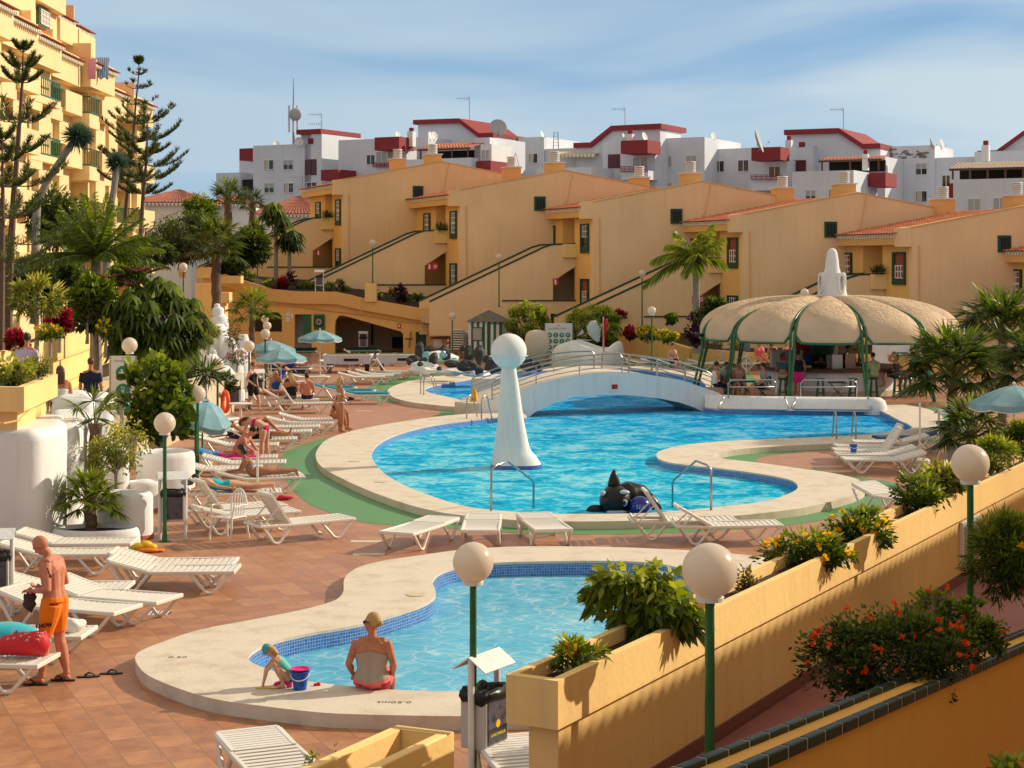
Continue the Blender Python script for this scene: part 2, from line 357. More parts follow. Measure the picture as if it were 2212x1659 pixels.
I_kid=[(536,1419),(552,1404),(582,1389),(657,1370),(774,1349),(857,1326),(907,1309),(932,1296),(941,1284),(939,1269),(934,1256),(950,1238),(990,1225),(1060,1216),(1200,1212),(1343,1212),(1440,1220),(1500,1244),(1530,1300),(1500,1380),(1400,1450),(1260,1480),(1110,1491),(985,1493),(857,1490),(747,1481),(657,1469),(587,1448),(550,1434),(540,1427)]
ZC=.16
oM=loop(O_main, ZC);iM=loop(I_main, ZC);oK=loop(O_kid, ZC);iK=loop(I_kid, ZC)
# ground, deck, painted strip
M_ground=mat('ground_mat', (.18, .13, .09), .95, .4, .3)
sheet('ground', [(-2500, -200), (2500, -200), (2500, 4000), (-2500, 4000)], [oM, oK], -.06, M_ground)
def deck_mat():
 m=bpy.data.materials.new('terracotta_tiles');t=nt(m);out=N(t, 'ShaderNodeOutputMaterial');b=N(t, 'ShaderNodeBsdfPrincipled');lk(t, b.outputs[0], out.inputs[0])
 g=N(t, 'ShaderNodeNewGeometry');mp=N(t, 'ShaderNodeMapping');mp.inputs['Rotation'].default_value=(0, 0, R(-24.5));lk(t, g.outputs['Position'], mp.inputs[0])
 sc=N(t, 'ShaderNodeVectorMath', operation='DIVIDE');sc.inputs[1].default_value=(.41, .50, 1);lk(t, mp.outputs[0], sc.inputs[0])
 fl=N(t, 'ShaderNodeVectorMath', operation='FLOOR');lk(t, sc.outputs[0], fl.inputs[0]);fr=N(t, 'ShaderNodeVectorMath', operation='FRACTION');lk(t, sc.outputs[0], fr.inputs[0])
 wn=N(t, 'ShaderNodeTexWhiteNoise');lk(t, fl.outputs[0], wn.inputs['Vector'])
 sx=N(t, 'ShaderNodeSeparateXYZ');lk(t, fr.outputs[0], sx.inputs[0])
 def edge(o, w):
  a=N(t, 'ShaderNodeMath', operation='SUBTRACT');lk(t, o, a.inputs[0]);a.inputs[1].default_value=.5
  c=N(t, 'ShaderNodeMath', operation='ABSOLUTE');lk(t, a.outputs[0], c.inputs[0])
  d=N(t, 'ShaderNodeMath', operation='GREATER_THAN');lk(t, c.outputs[0], d.inputs[0]);d.inputs[1].default_value=.5-w;return d.outputs[0]
 mxm=N(t, 'ShaderNodeMath', operation='MAXIMUM');lk(t, edge(sx.outputs[0], .014), mxm.inputs[0]);lk(t, edge(sx.outputs[1], .012), mxm.inputs[1])
 r=ramp(t, [(0, (.37, .165, .080)), (.5, (.43, .20, .10)), (1, (.50, .245, .125))]);lk(t, wn.outputs['Value'], r.inputs[0])
 n=N(t, 'ShaderNodeTexNoise', Scale=3.0, Detail=6.0, Roughness=.7);ad=N(t, 'ShaderNodeVectorMath', operation='ADD');ml=N(t, 'ShaderNodeVectorMath', operation='SCALE');ml.inputs['Scale'].default_value=3.7
 lk(t, fl.outputs[0], ml.inputs[0]);lk(t, ml.outputs[0], ad.inputs[0]);lk(t, sc.outputs[0], ad.inputs[1]);lk(t, ad.outputs[0], n.inputs['Vector'])
 n.inputs['Scale'].default_value=1.3
 r2=ramp(t, [(.36, (.62, .55, .58)), (.6, (1.10, 1.07, 1.0))]);lk(t, n.outputs['Fac'], r2.inputs[0])
 mu=N(t, 'ShaderNodeMixRGB', blend_type='MULTIPLY', Fac=.7);lk(t, r.outputs[0], mu.inputs[1]);lk(t, r2.outputs[0], mu.inputs[2])
 # pinker and greyer with distance along the deck
 ps=N(t, 'ShaderNodeSeparateXYZ');lk(t, g.outputs['Position'], ps.inputs[0]);mr=N(t, 'ShaderNodeMapRange');mr.inputs[1].default_value=20;mr.inputs[2].default_value=45;lk(t, ps.outputs[1], mr.inputs[0])
 pk=N(t, 'ShaderNodeMixRGB');pk.inputs[2].default_value=(.46, .235, .155, 1);sc2=N(t, 'ShaderNodeMath', operation='MULTIPLY');sc2.inputs[1].default_value=.6;lk(t, mr.outputs[0], sc2.inputs[0]);lk(t, sc2.outputs[0], pk.inputs[0]);lk(t, mu.outputs[0], pk.inputs[1])
 gm=N(t, 'ShaderNodeMixRGB');gm.inputs[2].default_value=(.24, .135, .085, 1);lk(t, mxm.outputs[0], gm.inputs[0]);lk(t, pk.outputs[0], gm.inputs[1]);lk(t, gm.outputs[0], b.inputs['Base Color'])
 rr=N(t, 'ShaderNodeMapRange');rr.inputs[3].default_value=.28;rr.inputs[4].default_value=.6;lk(t, n.outputs['Fac'], rr.inputs[0]);lk(t, rr.outputs[0], b.inputs['Roughness']);b.inputs['Specular IOR Level'].default_value=.35
 bp=N(t, 'ShaderNodeBump', Strength=.25, Distance=.01);iv=N(t, 'ShaderNodeMath', operation='SUBTRACT');iv.inputs[0].default_value=1;lk(t, mxm.outputs[0], iv.inputs[1]);lk(t, iv.outputs[0], bp.inputs['Height']);lk(t, bp.outputs[0], b.inputs['Normal'])
 return m
M_deck=deck_mat()
sheet('pool_deck', [(-22, 6), (40, 6), (60, 104), (-24, 104)], [oM, oK], 0.0, M_deck)
GR=[(931,1139),(853,1135),(765,1125),(678,1094),(643,1069),(618,1039),(603,1004),(610,984),(628,971),(660,958),(703,946),(786,930),(861,915),(930,904),(953,888),(940,879),(911,874),(836,870),(798,862),(783,848),(811,830),(873,816),(940,806),(1060,796),(1200,785),(1450,785),(1600,800),(1700,855),(2000,866),(2100,900),(2060,950),(1960,962),(1850,967),(1760,974),(1660,984),(1633,994),(1650,1001),(1700,1008),(1780,1017),(1850,1030),(1934,1045),(1926,1070),(1909,1090),(1809,1117),(1700,1135),(1560,1146),(1400,1153),(1200,1154),(1050,1148)]
sheet('painted_strip', [(v.x, v.y) for v in crom([G(x, y) for x, y in GR], 4)], [oM], .004, mat('green_floor_paint', (.10, .27, .10), .5, .25, 3.0, dirt=(.14, .24, .12)))
# coping and basins
M_cop=mat('coping_render', (.66, .59, .49), .75, .13, 2.2, bump=.25, bscale=18, dirt=(.52, .44, .34))
M_copside=mat('coping_side', (.60, .50, .36), .8, .18, 3)
def mosaic(name, c0, c1, grout):
 m=bpy.data.materials.new(name);t=nt(m);out=N(t, 'ShaderNodeOutputMaterial');b=N(t, 'ShaderNodeBsdfPrincipled', Roughness=.15);lk(t, b.outputs[0], out.inputs[0])
 uv=N(t, 'ShaderNodeUVMap');uv.uv_map='run';sc=N(t, 'ShaderNodeVectorMath', operation='DIVIDE');sc.inputs[1].default_value=(.045, .045, 1);lk(t, uv.outputs[0], sc.inputs[0])
 fl=N(t, 'ShaderNodeVectorMath', operation='FLOOR');lk(t, sc.outputs[0], fl.inputs[0]);fr=N(t, 'ShaderNodeVectorMath', operation='FRACTION');lk(t, sc.outputs[0], fr.inputs[0])
 wn=N(t, 'ShaderNodeTexWhiteNoise');lk(t, fl.outputs[0], wn.inputs['Vector']);r=ramp(t, [(0, c0), (1, c1)]);lk(t, wn.outputs['Value'], r.inputs[0])
 sx=N(t, 'ShaderNodeSeparateXYZ');lk(t, fr.outputs[0], sx.inputs[0])
 a=N(t, 'ShaderNodeMath', operation='LESS_THAN');a.inputs[1].default_value=.12;lk(t, sx.outputs[0], a.inputs[0]);c=N(t, 'ShaderNodeMath', operation='LESS_THAN');c.inputs[1].default_value=.14;lk(t, sx.outputs[1], c.inputs[0])
 mx=N(t, 'ShaderNodeMath', operation='MAXIMUM');lk(t, a.outputs[0], mx.inputs[0]);lk(t, c.outputs[0], mx.inputs[1])
 g=N(t, 'ShaderNodeMixRGB');lk(t, mx.outputs[0], g.inputs[0]);lk(t, r.outputs[0], g.inputs[1]);g.inputs[2].default_value=c4(grout);lk(t, g.outputs[0], b.inputs['Base Color']);return m
M_mos=mosaic('blue_mosaic', (.03, .12, .42), (.08, .24, .60), (.40, .50, .66))
def wallstrip(name, lp, z0, z1, m, kind='structure'):
 vs=[];fs=[];n=len(lp);L=[0]
 for i in range(n):L.append(L[-1]+math.dist(lp[i], lp[(i+1)%n]))
 for p in lp:vs+=[(p[0], p[1], z0), (p[0], p[1], z1)]
 for i in range(n):j=(i+1)%n;fs.append((2*i, 2*j, 2*j+1, 2*i+1))
 me=bpy.data.meshes.new(name);me.from_pydata(vs, [], fs);uv=me.uv_layers.new(name='run')
 for i in range(n):
  q=[(L[i], z0), (L[i+1], z0), (L[i+1], z1), (L[i], z1)]
  for k in range(4):uv.data[4*i+k].uv=q[k]
 me.materials.append(m);me.polygons.foreach_set('use_smooth', [True]*n)
 o=bpy.data.objects.new(name, me);COL.objects.link(o);o['kind']=kind;return o
def coping(name, o, i):
 b=MB();v, f=sheet_data(o, [i], ZC);b._a(v, f)
 # rounded nosing on both rims, then the outer side
 n=len(o)
 for lp, s in((o, 1), (i, -1)):
  n=len(lp);ring=[[], [], []]
  for k in range(n):
   a=Vector(lp[k-1]);c=Vector(lp[(k+1)%n]);d=(c-a).normalized();nr=Vector((d.y, -d.x))
   ring[0].append((lp[k][0], lp[k][1], ZC))
  b2=[(p[0], p[1], ZC-(.16 if s>0 else.045)) for p in lp]
  vs=[(p[0], p[1], ZC) for p in lp]+b2
  b._a(vs, [(q, (q+1)%n, n+(q+1)%n, n+q) for q in range(n)])
 ob=b.build(name, M_cop, origin=1);ob.data.materials.append(M_copside)
 return tag(ob, kind='structure')
coping('pool_coping', oM, iM);coping('pool_coping', oK, iK)
wallstrip('pool_wall', iM, -1.4, ZC-.04, M_mos);wallstrip('pool_wall', iK, -.7, ZC-.04, M_mos)
def floor_mat(name, c0, c1, line, ls):
 m=bpy.data.materials.new(name);t=nt(m);out=N(t, 'ShaderNodeOutputMaterial');b=N(t, 'ShaderNodeBsdfPrincipled', Roughness=.6);lk(t, b.outputs[0], out.inputs[0])
 g=N(t, 'ShaderNodeNewGeometry');n=N(t, 'ShaderNodeTexNoise', Scale=.5, Detail=3.0);lk(t, g.outputs['Position'], n.inputs['Vector'])
 r=ramp(t, [(.35, c0), (.65, c1)]);lk(t, n.outputs['Fac'], r.inputs[0]);lk(t, r.outputs[0], b.inputs['Base Color']);return m
sheet('pool_floor', iM, [], -1.35, floor_mat('pool_floor_paint', (.01, .42, .72), (.03, .62, .85), 0, 0))
sheet('pool_floor', iK, [], -.65, floor_mat('kids_floor_paint', (.33, .78, .93), (.40, .84, .96), 0, 0))
def water_mat(name, tintd, tintl, sc, bump, refl, body, turb, deep=False):
 """see-through water: noise paints ripple-bent light into the tint, dark to bright; sky reflected by Fresnel"""
 m=bpy.data.materials.new(name);t=nt(m);out=N(t, 'ShaderNodeOutputMaterial');g=N(t, 'ShaderNodeNewGeometry')
 mp=N(t, 'ShaderNodeMapping');mp.inputs['Scale'].default_value=(.75, .7, 1);mp.inputs['Rotation'].default_value=(0, 0, R(12));lk(t, g.outputs['Position'], mp.inputs[0])
 n=N(t, 'ShaderNodeTexNoise', Scale=sc, Detail=4.0, Roughness=.55, Distortion=1.1);lk(t, mp.outputs[0], n.inputs['Vector'])
 n2=N(t, 'ShaderNodeTexNoise', Scale=sc*.22, Detail=3.0, Distortion=.6);lk(t, mp.outputs[0], n2.inputs['Vector'])
 mxn=N(t, 'ShaderNodeMath', operation='MULTIPLY_ADD');lk(t, n2.outputs['Fac'], mxn.inputs[0]);mxn.inputs[1].default_value=.7;mlt=N(t, 'ShaderNodeMath', operation='MULTIPLY');mlt.inputs[1].default_value=.75;lk(t, n.outputs['Fac'], mlt.inputs[0]);lk(t, mlt.outputs[0], mxn.inputs[2])
 r=ramp(t, [(.52, tintd), (.68, tuple((a+b_)/2 for a, b_ in zip(tintd, tintl))), (.82, tintl)]);lk(t, mxn.outputs[0], r.inputs[0])
 tr0=N(t, 'ShaderNodeBsdfTransparent');lk(t, r.outputs[0], tr0.inputs[0])
 r3=ramp(t, body);lk(t, mxn.outputs[0], r3.inputs[0]);df=N(t, 'ShaderNodeBsdfDiffuse');lk(t, r3.outputs[0], df.inputs[0])
 if not deep:
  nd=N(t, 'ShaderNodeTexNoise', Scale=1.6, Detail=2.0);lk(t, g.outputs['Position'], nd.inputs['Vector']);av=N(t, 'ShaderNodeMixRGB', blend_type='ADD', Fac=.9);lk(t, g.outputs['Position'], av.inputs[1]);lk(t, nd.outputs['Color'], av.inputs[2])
  vo=N(t, 'ShaderNodeTexVoronoi', Scale=2.3, feature='DISTANCE_TO_EDGE');lk(t, av.outputs[0], vo.inputs['Vector']);vr=ramp(t, [(0, (1, 1, 1)), (.035, (.25, .25, .25)), (.09, (0, 0, 0))]);lk(t, vo.outputs['Distance'], vr.inputs[0])  # white lines: sun caustics painted into the water colour
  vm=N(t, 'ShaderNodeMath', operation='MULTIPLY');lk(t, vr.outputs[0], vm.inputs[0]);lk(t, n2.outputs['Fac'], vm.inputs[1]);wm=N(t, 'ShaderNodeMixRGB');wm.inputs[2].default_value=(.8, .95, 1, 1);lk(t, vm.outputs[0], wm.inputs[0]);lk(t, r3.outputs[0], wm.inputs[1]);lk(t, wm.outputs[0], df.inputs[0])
 if deep:
  sp=N(t, 'ShaderNodeSeparateXYZ');lk(t, g.outputs['Position'], sp.inputs[0]);ma=N(t, 'ShaderNodeMath', operation='MULTIPLY_ADD');lk(t, sp.outputs[0], ma.inputs[0]);ma.inputs[1].default_value=.9;lk(t, sp.outputs[1], ma.inputs[2])
  md=N(t, 'ShaderNodeMapRange');md.inputs[1].default_value=46;md.inputs[2].default_value=68;md.inputs[4].default_value=.8;lk(t, ma.outputs[0], md.inputs[0]);mm=N(t, 'ShaderNodeMixRGB', blend_type='MULTIPLY');mm.inputs[2].default_value=(.3, .55, .92, 1);lk(t, md.outputs[0], mm.inputs[0]);lk(t, r3.outputs[0], mm.inputs[1]);lk(t, mm.outputs[0], df.inputs[0])
 tr=N(t, 'ShaderNodeMixShader', Fac=turb);lk(t, tr0.outputs[0], tr.inputs[1]);lk(t, df.outputs[0], tr.inputs[2])
 bp=N(t, 'ShaderNodeBump', Strength=bump, Distance=.06);lk(t, n.outputs['Fac'], bp.inputs['Height'])
 gl=N(t, 'ShaderNodeBsdfGlossy', Roughness=.06);lk(t, bp.outputs[0], gl.inputs['Normal'])
 fr=N(t, 'ShaderNodeFresnel', IOR=1.33);lk(t, bp.outputs[0], fr.inputs['Normal']);fm=N(t, 'ShaderNodeMath', operation='MULTIPLY');fm.inputs[1].default_value=refl;lk(t, fr.outputs[0], fm.inputs[0])
 mx=N(t, 'ShaderNodeMixShader');lk(t, fm.outputs[0], mx.inputs[0]);lk(t, tr.outputs[0], mx.inputs[1]);lk(t, gl.outputs[0], mx.inputs[2]);lk(t, mx.outputs[0], out.inputs[0]);return m
sheet('pool_water', iM, [], -.02, water_mat('pool_water_mat', (.55, .85, .95), (1, 1, 1), 4.6, .9, .22, [(.50, (.0, .22, .46)), (.60, (.0, .40, .74)), (.70, (.0, .56, .86)), (.85, (.30, .80, .96))], .78, True))
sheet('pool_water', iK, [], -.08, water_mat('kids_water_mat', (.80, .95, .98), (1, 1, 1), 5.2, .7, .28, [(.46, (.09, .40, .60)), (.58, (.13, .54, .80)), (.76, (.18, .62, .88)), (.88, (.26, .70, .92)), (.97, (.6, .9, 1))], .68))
# ------------------------------------------------------------------ row houses
UV_=Vector((-2.8, 7.2, 0)).normalized();VV_=Vector((math.cos(R(4)), math.sin(R(4)), 0))
def tiled_roof(mb, W, a0, a1, b0, b1, z0, z1, pitch=.24, course=.42):
 """curved clay tiles: channels run from b0 (eave) to b1; W(a,b,z) maps to world"""
 nw=max(1, int(abs(a1-a0)/pitch));nc=max(1, int(abs(b1-b0)/course));k=4;vs=[];cols=nw*k+1
 for j in range(nc):
  for e in(0, 1):
   t=(j+e)/nc;b=b0+(b1-b0)*t;z=z0+(z1-z0)*t
   for i in range(cols):
    a=a0+(a1-a0)*i/(nw*k);h=abs(math.sin(math.pi*i/k))*.075+(.035 if e==0 else 0)
    vs.append(W(a, b, z+h))
 fs=[]
 for j in range(2*nc-1):
  for i in range(cols-1):
   q=j*cols+i;fs.append((q, q+1, q+cols+1, q+cols))
 mb._a(vs, fs)
def quadprism(mb, W, a0, a1, b0, b1, z0, z1):
 vs=[W(a, b, z) for z in(z0, z1) for b in(b0, b1) for a in(a0, a1)]
 mb._a(vs, [(0, 2, 3, 1), (4, 5, 7, 6), (0, 1, 5, 4), (2, 6, 7, 3), (0, 4, 6, 2), (1, 3, 7, 5)])
def polyab(mb, W, pts, a0, a1): # polygon in (b,z), extruded in a
 mb.slab([W(a0, b, z) for b, z in pts], W(a1, 0, 0)-W(a0, 0, 0))
def sash(root, W, a0, a1, b, z0, z1, style, out=-1):
 """green-framed sash window: frame and lower panel, white glazing bars, pane, curtain"""
 f=MB();o=.10*out
 quadprism(f, W, a0, a1, b, b+o, z1-.10, z1);quadprism(f, W, a0, a1, b, b+o, z0, z0+.32)
 quadprism(f, W, a0, a0+.12, b, b+o, z0+.32, z1-.10);quadprism(f, W, a1-.22, a1, b, b+o, z0+.32, z1-.10)
 win=f.build('window', M_dgreen, root, True)
 p=MB();quadprism(p, W, a0+.12, a1-.22, b, b+o*.15, z0+.32, z1-.10);p.build('pane', M_glass, win, True) if False else None
 g=MB();quadprism(g, W, a0+.12, a1-.22, b, b+o*.2, z0+.32, z1-.10);go=g.build('pane', M_rcurt if style in(1, 2) else M_glass, None, True, origin=1);go.parent=win;go.matrix_parent_inverse=Matrix();fixw(go, root)
 s=MB();zz0, zz1=z0+.32, z1-.10;mid=(zz0+zz1)/2;L, Rr=a0+.14, a1-.24
 rng=[(zz0, mid), (mid, zz1)] if style in(0, 2) else([(zz0, mid+.05)] if style==1 else[(mid-.05, zz1)])
 for(q0, q1) in rng:
  for zz in(q0, (q0+q1)/2-.015, q1-.05):quadprism(s, W, L, Rr, b+o*.5, b+o*.7, zz, zz+.045)
  for i in range(4):
   aa=L+(Rr-L-.04)*i/3;quadprism(s, W, aa, aa+.04, b+o*.5, b+o*.72, q0, q1)
 so_=s.build('sash', M_sash, None, True, origin=1);so_.parent=win;fixw(so_, root)
 return win
def fixw(o, root):
 """give a grandchild the same local frame as its parent part"""
 inv=MW[root.name].inverted()
 o.data.transform(inv)
M_dent=mat('dentil_white', (.78, .72, .62), .8)
M_cornice=wall_mat('cornice_render', (.80, .47, .17), (.55, .33, .13), .08, .3)
def subpart(b, name, m, part, root, **k):
 o=b.build(name, m, None, True, origin=1, **k);o.parent=part;fixw(o, root);return o
def row_house(X0, Y0, zt, zb, label, styles, idx):
 O=Vector((X0, Y0, 0));W=lambda a, b, z:O+UV_*a+VV_*b+Vector((0, 0, z))
 r=thing('row_house', label, 'house', (X0, Y0, zb), 0, 'ochre gabled holiday houses stepping down behind the pool')
 # gable wall with a thin coping
 g=MB();polyab(g, W, [(0, zb-3), (0, zt), (6.1, zt+1.15), (12.2, zt), (12.2, zb-3)], 0, .28);g.build('gable_wall', M_gab, r, True)
 g=MB()
 for(p, q) in(((-.03, zt), (6.1, zt+1.15)), ((6.1, zt+1.15), (12.25, zt))):
  g.slab([W(-.04, p[0], p[1]), W(-.04, q[0], q[1]), W(-.04, q[0], q[1]+.05), W(-.04, p[0], p[1]+.05)], UV_*.36)
 g.build('coping', M_cornice, r, True)
 # corner pier of the parapet beside the eave
 g=MB();polyab(g, W, [(-.55, zt-.95), (-.55, zt-.02), (0, zt+.05), (0, zt-.95)], 0.02, .6);g.build('pier_head', M_gab, r, True)
 # facade with upper recess (a 2.6..4.4) and porch below
 f=MB();e=zt-.85
 quadprism(f, W, .28, 2.6, 0, .3, zb-3, e);quadprism(f, W, 4.4, 8.2, 0, .3, zt-3.6, e);quadprism(f, W, 6.4, 8.2, 0, .3, zb-3, zt-3.6)
 quadprism(f, W, 2.6, 4.4, 1.2, 1.4, zt-3.6, e);quadprism(f, W, 2.6, 6.4, 1.6, 1.8, zb-3, zt-3.6);quadprism(f, W, 2.6, 6.4, 0, 1.6, zt-3.75, zt-3.6);quadprism(f, W, 6.2, 6.4, -4, 1.8, zb-3, zt-3.6)
 quadprism(f, W, 2.45, 2.6, .3, 1.6, zb-3, e);quadprism(f, W, 4.4, 4.55, .3, 1.4, zt-3.6, e);f.build('wall', M_yelw, r, True)
 c=MB();quadprism(c, W, .3, 8.4, -.5, 1.6, zt-.85, zt-.45);c.build('cornice', M_cornice, r, True)
 d=MB()
 for i in range(34):quadprism(d, W, .35+i*.235, .46+i*.235, -.58, -.50, zt-.50, zt-.36)
 quadprism(d, W, .3, 8.4, -.60, -.2, zt-.36, zt-.32);d.build('dentils', M_dent, r, True)
 t=MB();tiled_roof(t, W, .3, 8.4, -.75, 6.1, zt-.34, zt+.95);tiled_roof(t, W, .3, 8.4, 12.5, 6.1, zt-.25, zt+.95);t.build('roof', M_tile, r, True)
 sash(r, W, .5, 1.62, 0, zt-2.85, zt-1.2, styles[0]);sash(r, W, 5.4, 6.6, 0, zt-2.85, zt-1.2, styles[1])
 sash(r, W, .5, 1.62, 0, zt-6.0, zt-4.3, styles[2])
 sash(r, W, 4.6, 5.7, 1.6, zt-6.1, zt-4.3, styles[3])
 g=MB();quadprism(g, W, -.08, .02, 4.35, 5.0, zt-1.22, zt-.38);gw=g.build('vent_window', M_dgreen, r, True)
 g=MB()
 for i in range(3):quadprism(g, W, -.10, -.085, 4.47+i*.16, 4.58+i*.16, zt-1.1, zt-.5)
 subpart(g, 'slot', M_dark, gw, r)
 # outside stair: near parapet with porch opening, far parapet, steps
 zs=zt-2.35;zo=zt-3.95
 s=MB();polyab(s, W, [(-1.3, zb-1), (-1.3, zs-.05), (-1.8, zs-.2), (-8.3, zb+.9), (-8.3, zb-1)], 2.45, 2.65)
 polyab(s, W, [(0, zo+.35), (-1.3, zo-.5), (-1.3, zs-.05), (0, zs)], 2.45, 2.65);quadprism(s, W, 2.45, 2.65, -1.3, 0, zb-1, zb+.95)
 polyab(s, W, [(0, zt-3.9), (0, zs), (-1.3, zs-.05), (-1.8, zs-.2), (-8.3, zb+.9), (-8.3, zb-1), (-7, zb-1), (-1.3, zt-4.1)], 4.3, 4.45);st=s.build('stair_wall', M_gab, r, True)
 s=MB()
 for a in(2.43, 4.28):
  for(p, q) in(((0, zs), (-1.3, zs-.05)), ((-1.3, zs-.05), (-1.8, zs-.2)), ((-1.8, zs-.2), (-8.3, zb+.9))):
   s.slab([W(a, p[0], p[1]), W(a, q[0], q[1]), W(a, q[0], q[1]+.09), W(a, p[0], p[1]+.09)], UV_*.2)
 quadprism(s, W, 2.4, 2.68, -4.2, 0, zb+.95, zb+1.02);subpart(s, 'tile_edge', M_dgreen, st, r)
 s=MB();n=14
 for i in range(n):
  b=-1.3-7.0*i/n;z=zt-3.6-(zt-3.6-zb)*i/n;quadprism(s, W, 2.65, 4.3, b-7.0/n, b, z-.5, z)
 quadprism(s, W, 2.65, 4.3, -1.3, 0, zt-3.75, zt-3.6);s.build('steps', M_copside, r, True)
 s=MB();quadprism(s, W, 2.2, 2.44, -.75, .0, zs-.75, zs+.02);s.build('balcony_planter', M_yel, r, True, bevel=.02)
 s=MB();quadprism(s, W, 3.2, 3.75, 1.45, 1.6, zt-5.3, zt-4.2);s.build('hose_box', mat('hose_box_red', (.22, .01, .015), .4), r, True)
 # wall plant on the landing planter
 c=W(2.3, -.35, zs+.15);k=90;pos=np.array(c)+RNG.normal(size=(k, 3))*(.12, .12, .04);dr=RNG.normal(size=(k, 3))+(0, 0, .6)
 if idx in(0, 1, 4):leafobj('plant', L_dark, r, pos, dr, .45, .05, world=True, shape='blade')
 # chimneys: rendered stack, slab and a louvred white cap
 for(a, b) in((.9, 5.9), (6.0, 5.2)):
  s=MB();quadprism(s, W, a-.38, a+.42, b-.45, b+.45, zt, zt+1.62);ch=s.build('chimney', M_cornice, r, True)
  s=MB();quadprism(s, W, a-.44, a+.48, b-.51, b+.51, zt+1.62, zt+1.69);cc_=W(a, b, 0)
  for i in range(5):s.lathe([(.30, 0), (.30, .055)], (cc_.x, cc_.y, zt+1.74+i*.105), 18)
  s.lathe([(.22, 0), (.22, .5)], (cc_.x, cc_.y, zt+1.69), 12);s.lathe([(.33, 0), (.29, .05)], (cc_.x, cc_.y, zt+2.26), 18)
  subpart(s, 'louvre_cap', mat('cap_white', (.74, .71, .66), .7) if 'cap_white' not in bpy.data.materials else bpy.data.materials['cap_white'], ch, r)
 g=MB();g.tube([W(-.03, 6.6, zt+1.0), W(-.03, 6.3, zt-.6), W(-.03, 5.6, zt-1.7), W(-.03, 5.5, zb)], .018, 4);g.tube([W(-.03, .35, zt-.9), W(-.03, .38, zb)], .03, 5);g.build('cable', M_cornice, r, True)
 return r
HS=[(-10.6, 107.6, 10.48, 4.0), (-3.04, 100.3, 9.52, 2.95), (4.52, 95.5, 8.64, 2.1), (12.2, 90.4, 7.79, 1.35), (19.9, 85.2, 6.97, .5), (27.3, 80.0, 6.1, -.3)]
HL=['highest ochre gabled house at the left end of the row, nearest the palms', 'second ochre house from the left, its stair running down behind a globe lamp', 'middle ochre gabled house of the row, behind the two round bushes',
'ochre gabled house with the tall feathery palm in front of its stair', 'ochre house rising behind the right half of the domed pool bar', 'last ochre house, only its left edge showing at the right border']
ST=[(0, 3, 3, 3), (0, 0, 0, 0), (3, 3, 1, 0), (1, 1, 3, 0), (1, 2, 0, 0), (2, 2, 0, 0)]
for i, (a, b, c, d) in enumerate(HS):row_house(a, b, c, d, HL[i], ST[i], i)
# red fire signs on the stair walls (pictogram extinguisher)
M_sign=mat('sign_red', (.5, .02, .02), .5);M_signw=mat('sign_white', (.75, .74, .72), .5)
for(x, y, Y, two, lb) in((688, 546, 108.5, 0, 'red extinguisher sign beside the porch of the leftmost ochre house'), (928, 576, 101.5, 1, 'pair of red fire signs beside the porch of the second ochre house'),
(1200, 609, 96.6, 0, 'red extinguisher sign beside the porch behind the left round bush'), (1501, 647, 91.5, 1, 'pair of red fire signs behind the palm trunk')):
 c=P(x, y, Y-1.6);r=thing('fire_sign', lb, 'sign', c, 0, 'red fire safety signs on the stair walls')
 b=MB()
 for k in range(1+two):b.box(-.15+.33*k, .15+.33*k, -.02, 0, -.2, .2)
 b.build('plate', M_sign, r)
 b=MB();b.tube([(0, -.03, -.14), (0, -.03, .06), (0, -.03, .1)], [.05, .05, .02], 8);b.box(-.07, .0, -.04, -.025, .1, .13)
 if two:b.tube([(.33+.08*math.cos(t/8*6.283), -.03, .08*math.sin(t/8*6.283)) for t in range(9)], .025, 6)
 b.build('pictogram', M_signw, r)
# ------------------------------------------------------------------ white apartment blocks
AB=R(28);DB=Vector((math.cos(AB), -math.sin(AB), 0));EB=Vector((math.sin(AB), math.cos(AB), 0))
def fpt(x0, Y0, x, y):
 X0=(x0-CX)/F*Y0;k=(x-CX)/F;s=(k*Y0-X0)/(math.cos(AB)+k*math.sin(AB))
 Xp=X0+s*math.cos(AB);Yp=Y0-s*math.sin(AB);return Vector((Xp, Yp, H-(y-HY)*Yp/F)), s
def wbox(r, name, m, x0, x1, y0, y1, Y0, depth=6.0, out=0.0):
 """box whose front face spans px x0..x1 at height px y0 (top), y1 (bottom; None = ground)"""
 a, _=fpt(x0, Y0, x0, y0);b, _=fpt(x0, Y0, x1, y0);zt=a.z;zb=-.5 if y1 is None else H-(y1-HY)*a.y/F
 a=a-EB*out;b=b-EB*out;mb=MB()
 vs=[Vector((p.x, p.y, z)) for z in(zb, zt) for p in(a, b, a+EB*depth, b+EB*depth)]
 mb._a(vs, [(0, 2, 3, 1), (4, 5, 7, 6), (0, 1, 5, 4), (2, 6, 7, 3), (0, 4, 6, 2), (1, 3, 7, 5)]);return mb.build(name, m, r, True)
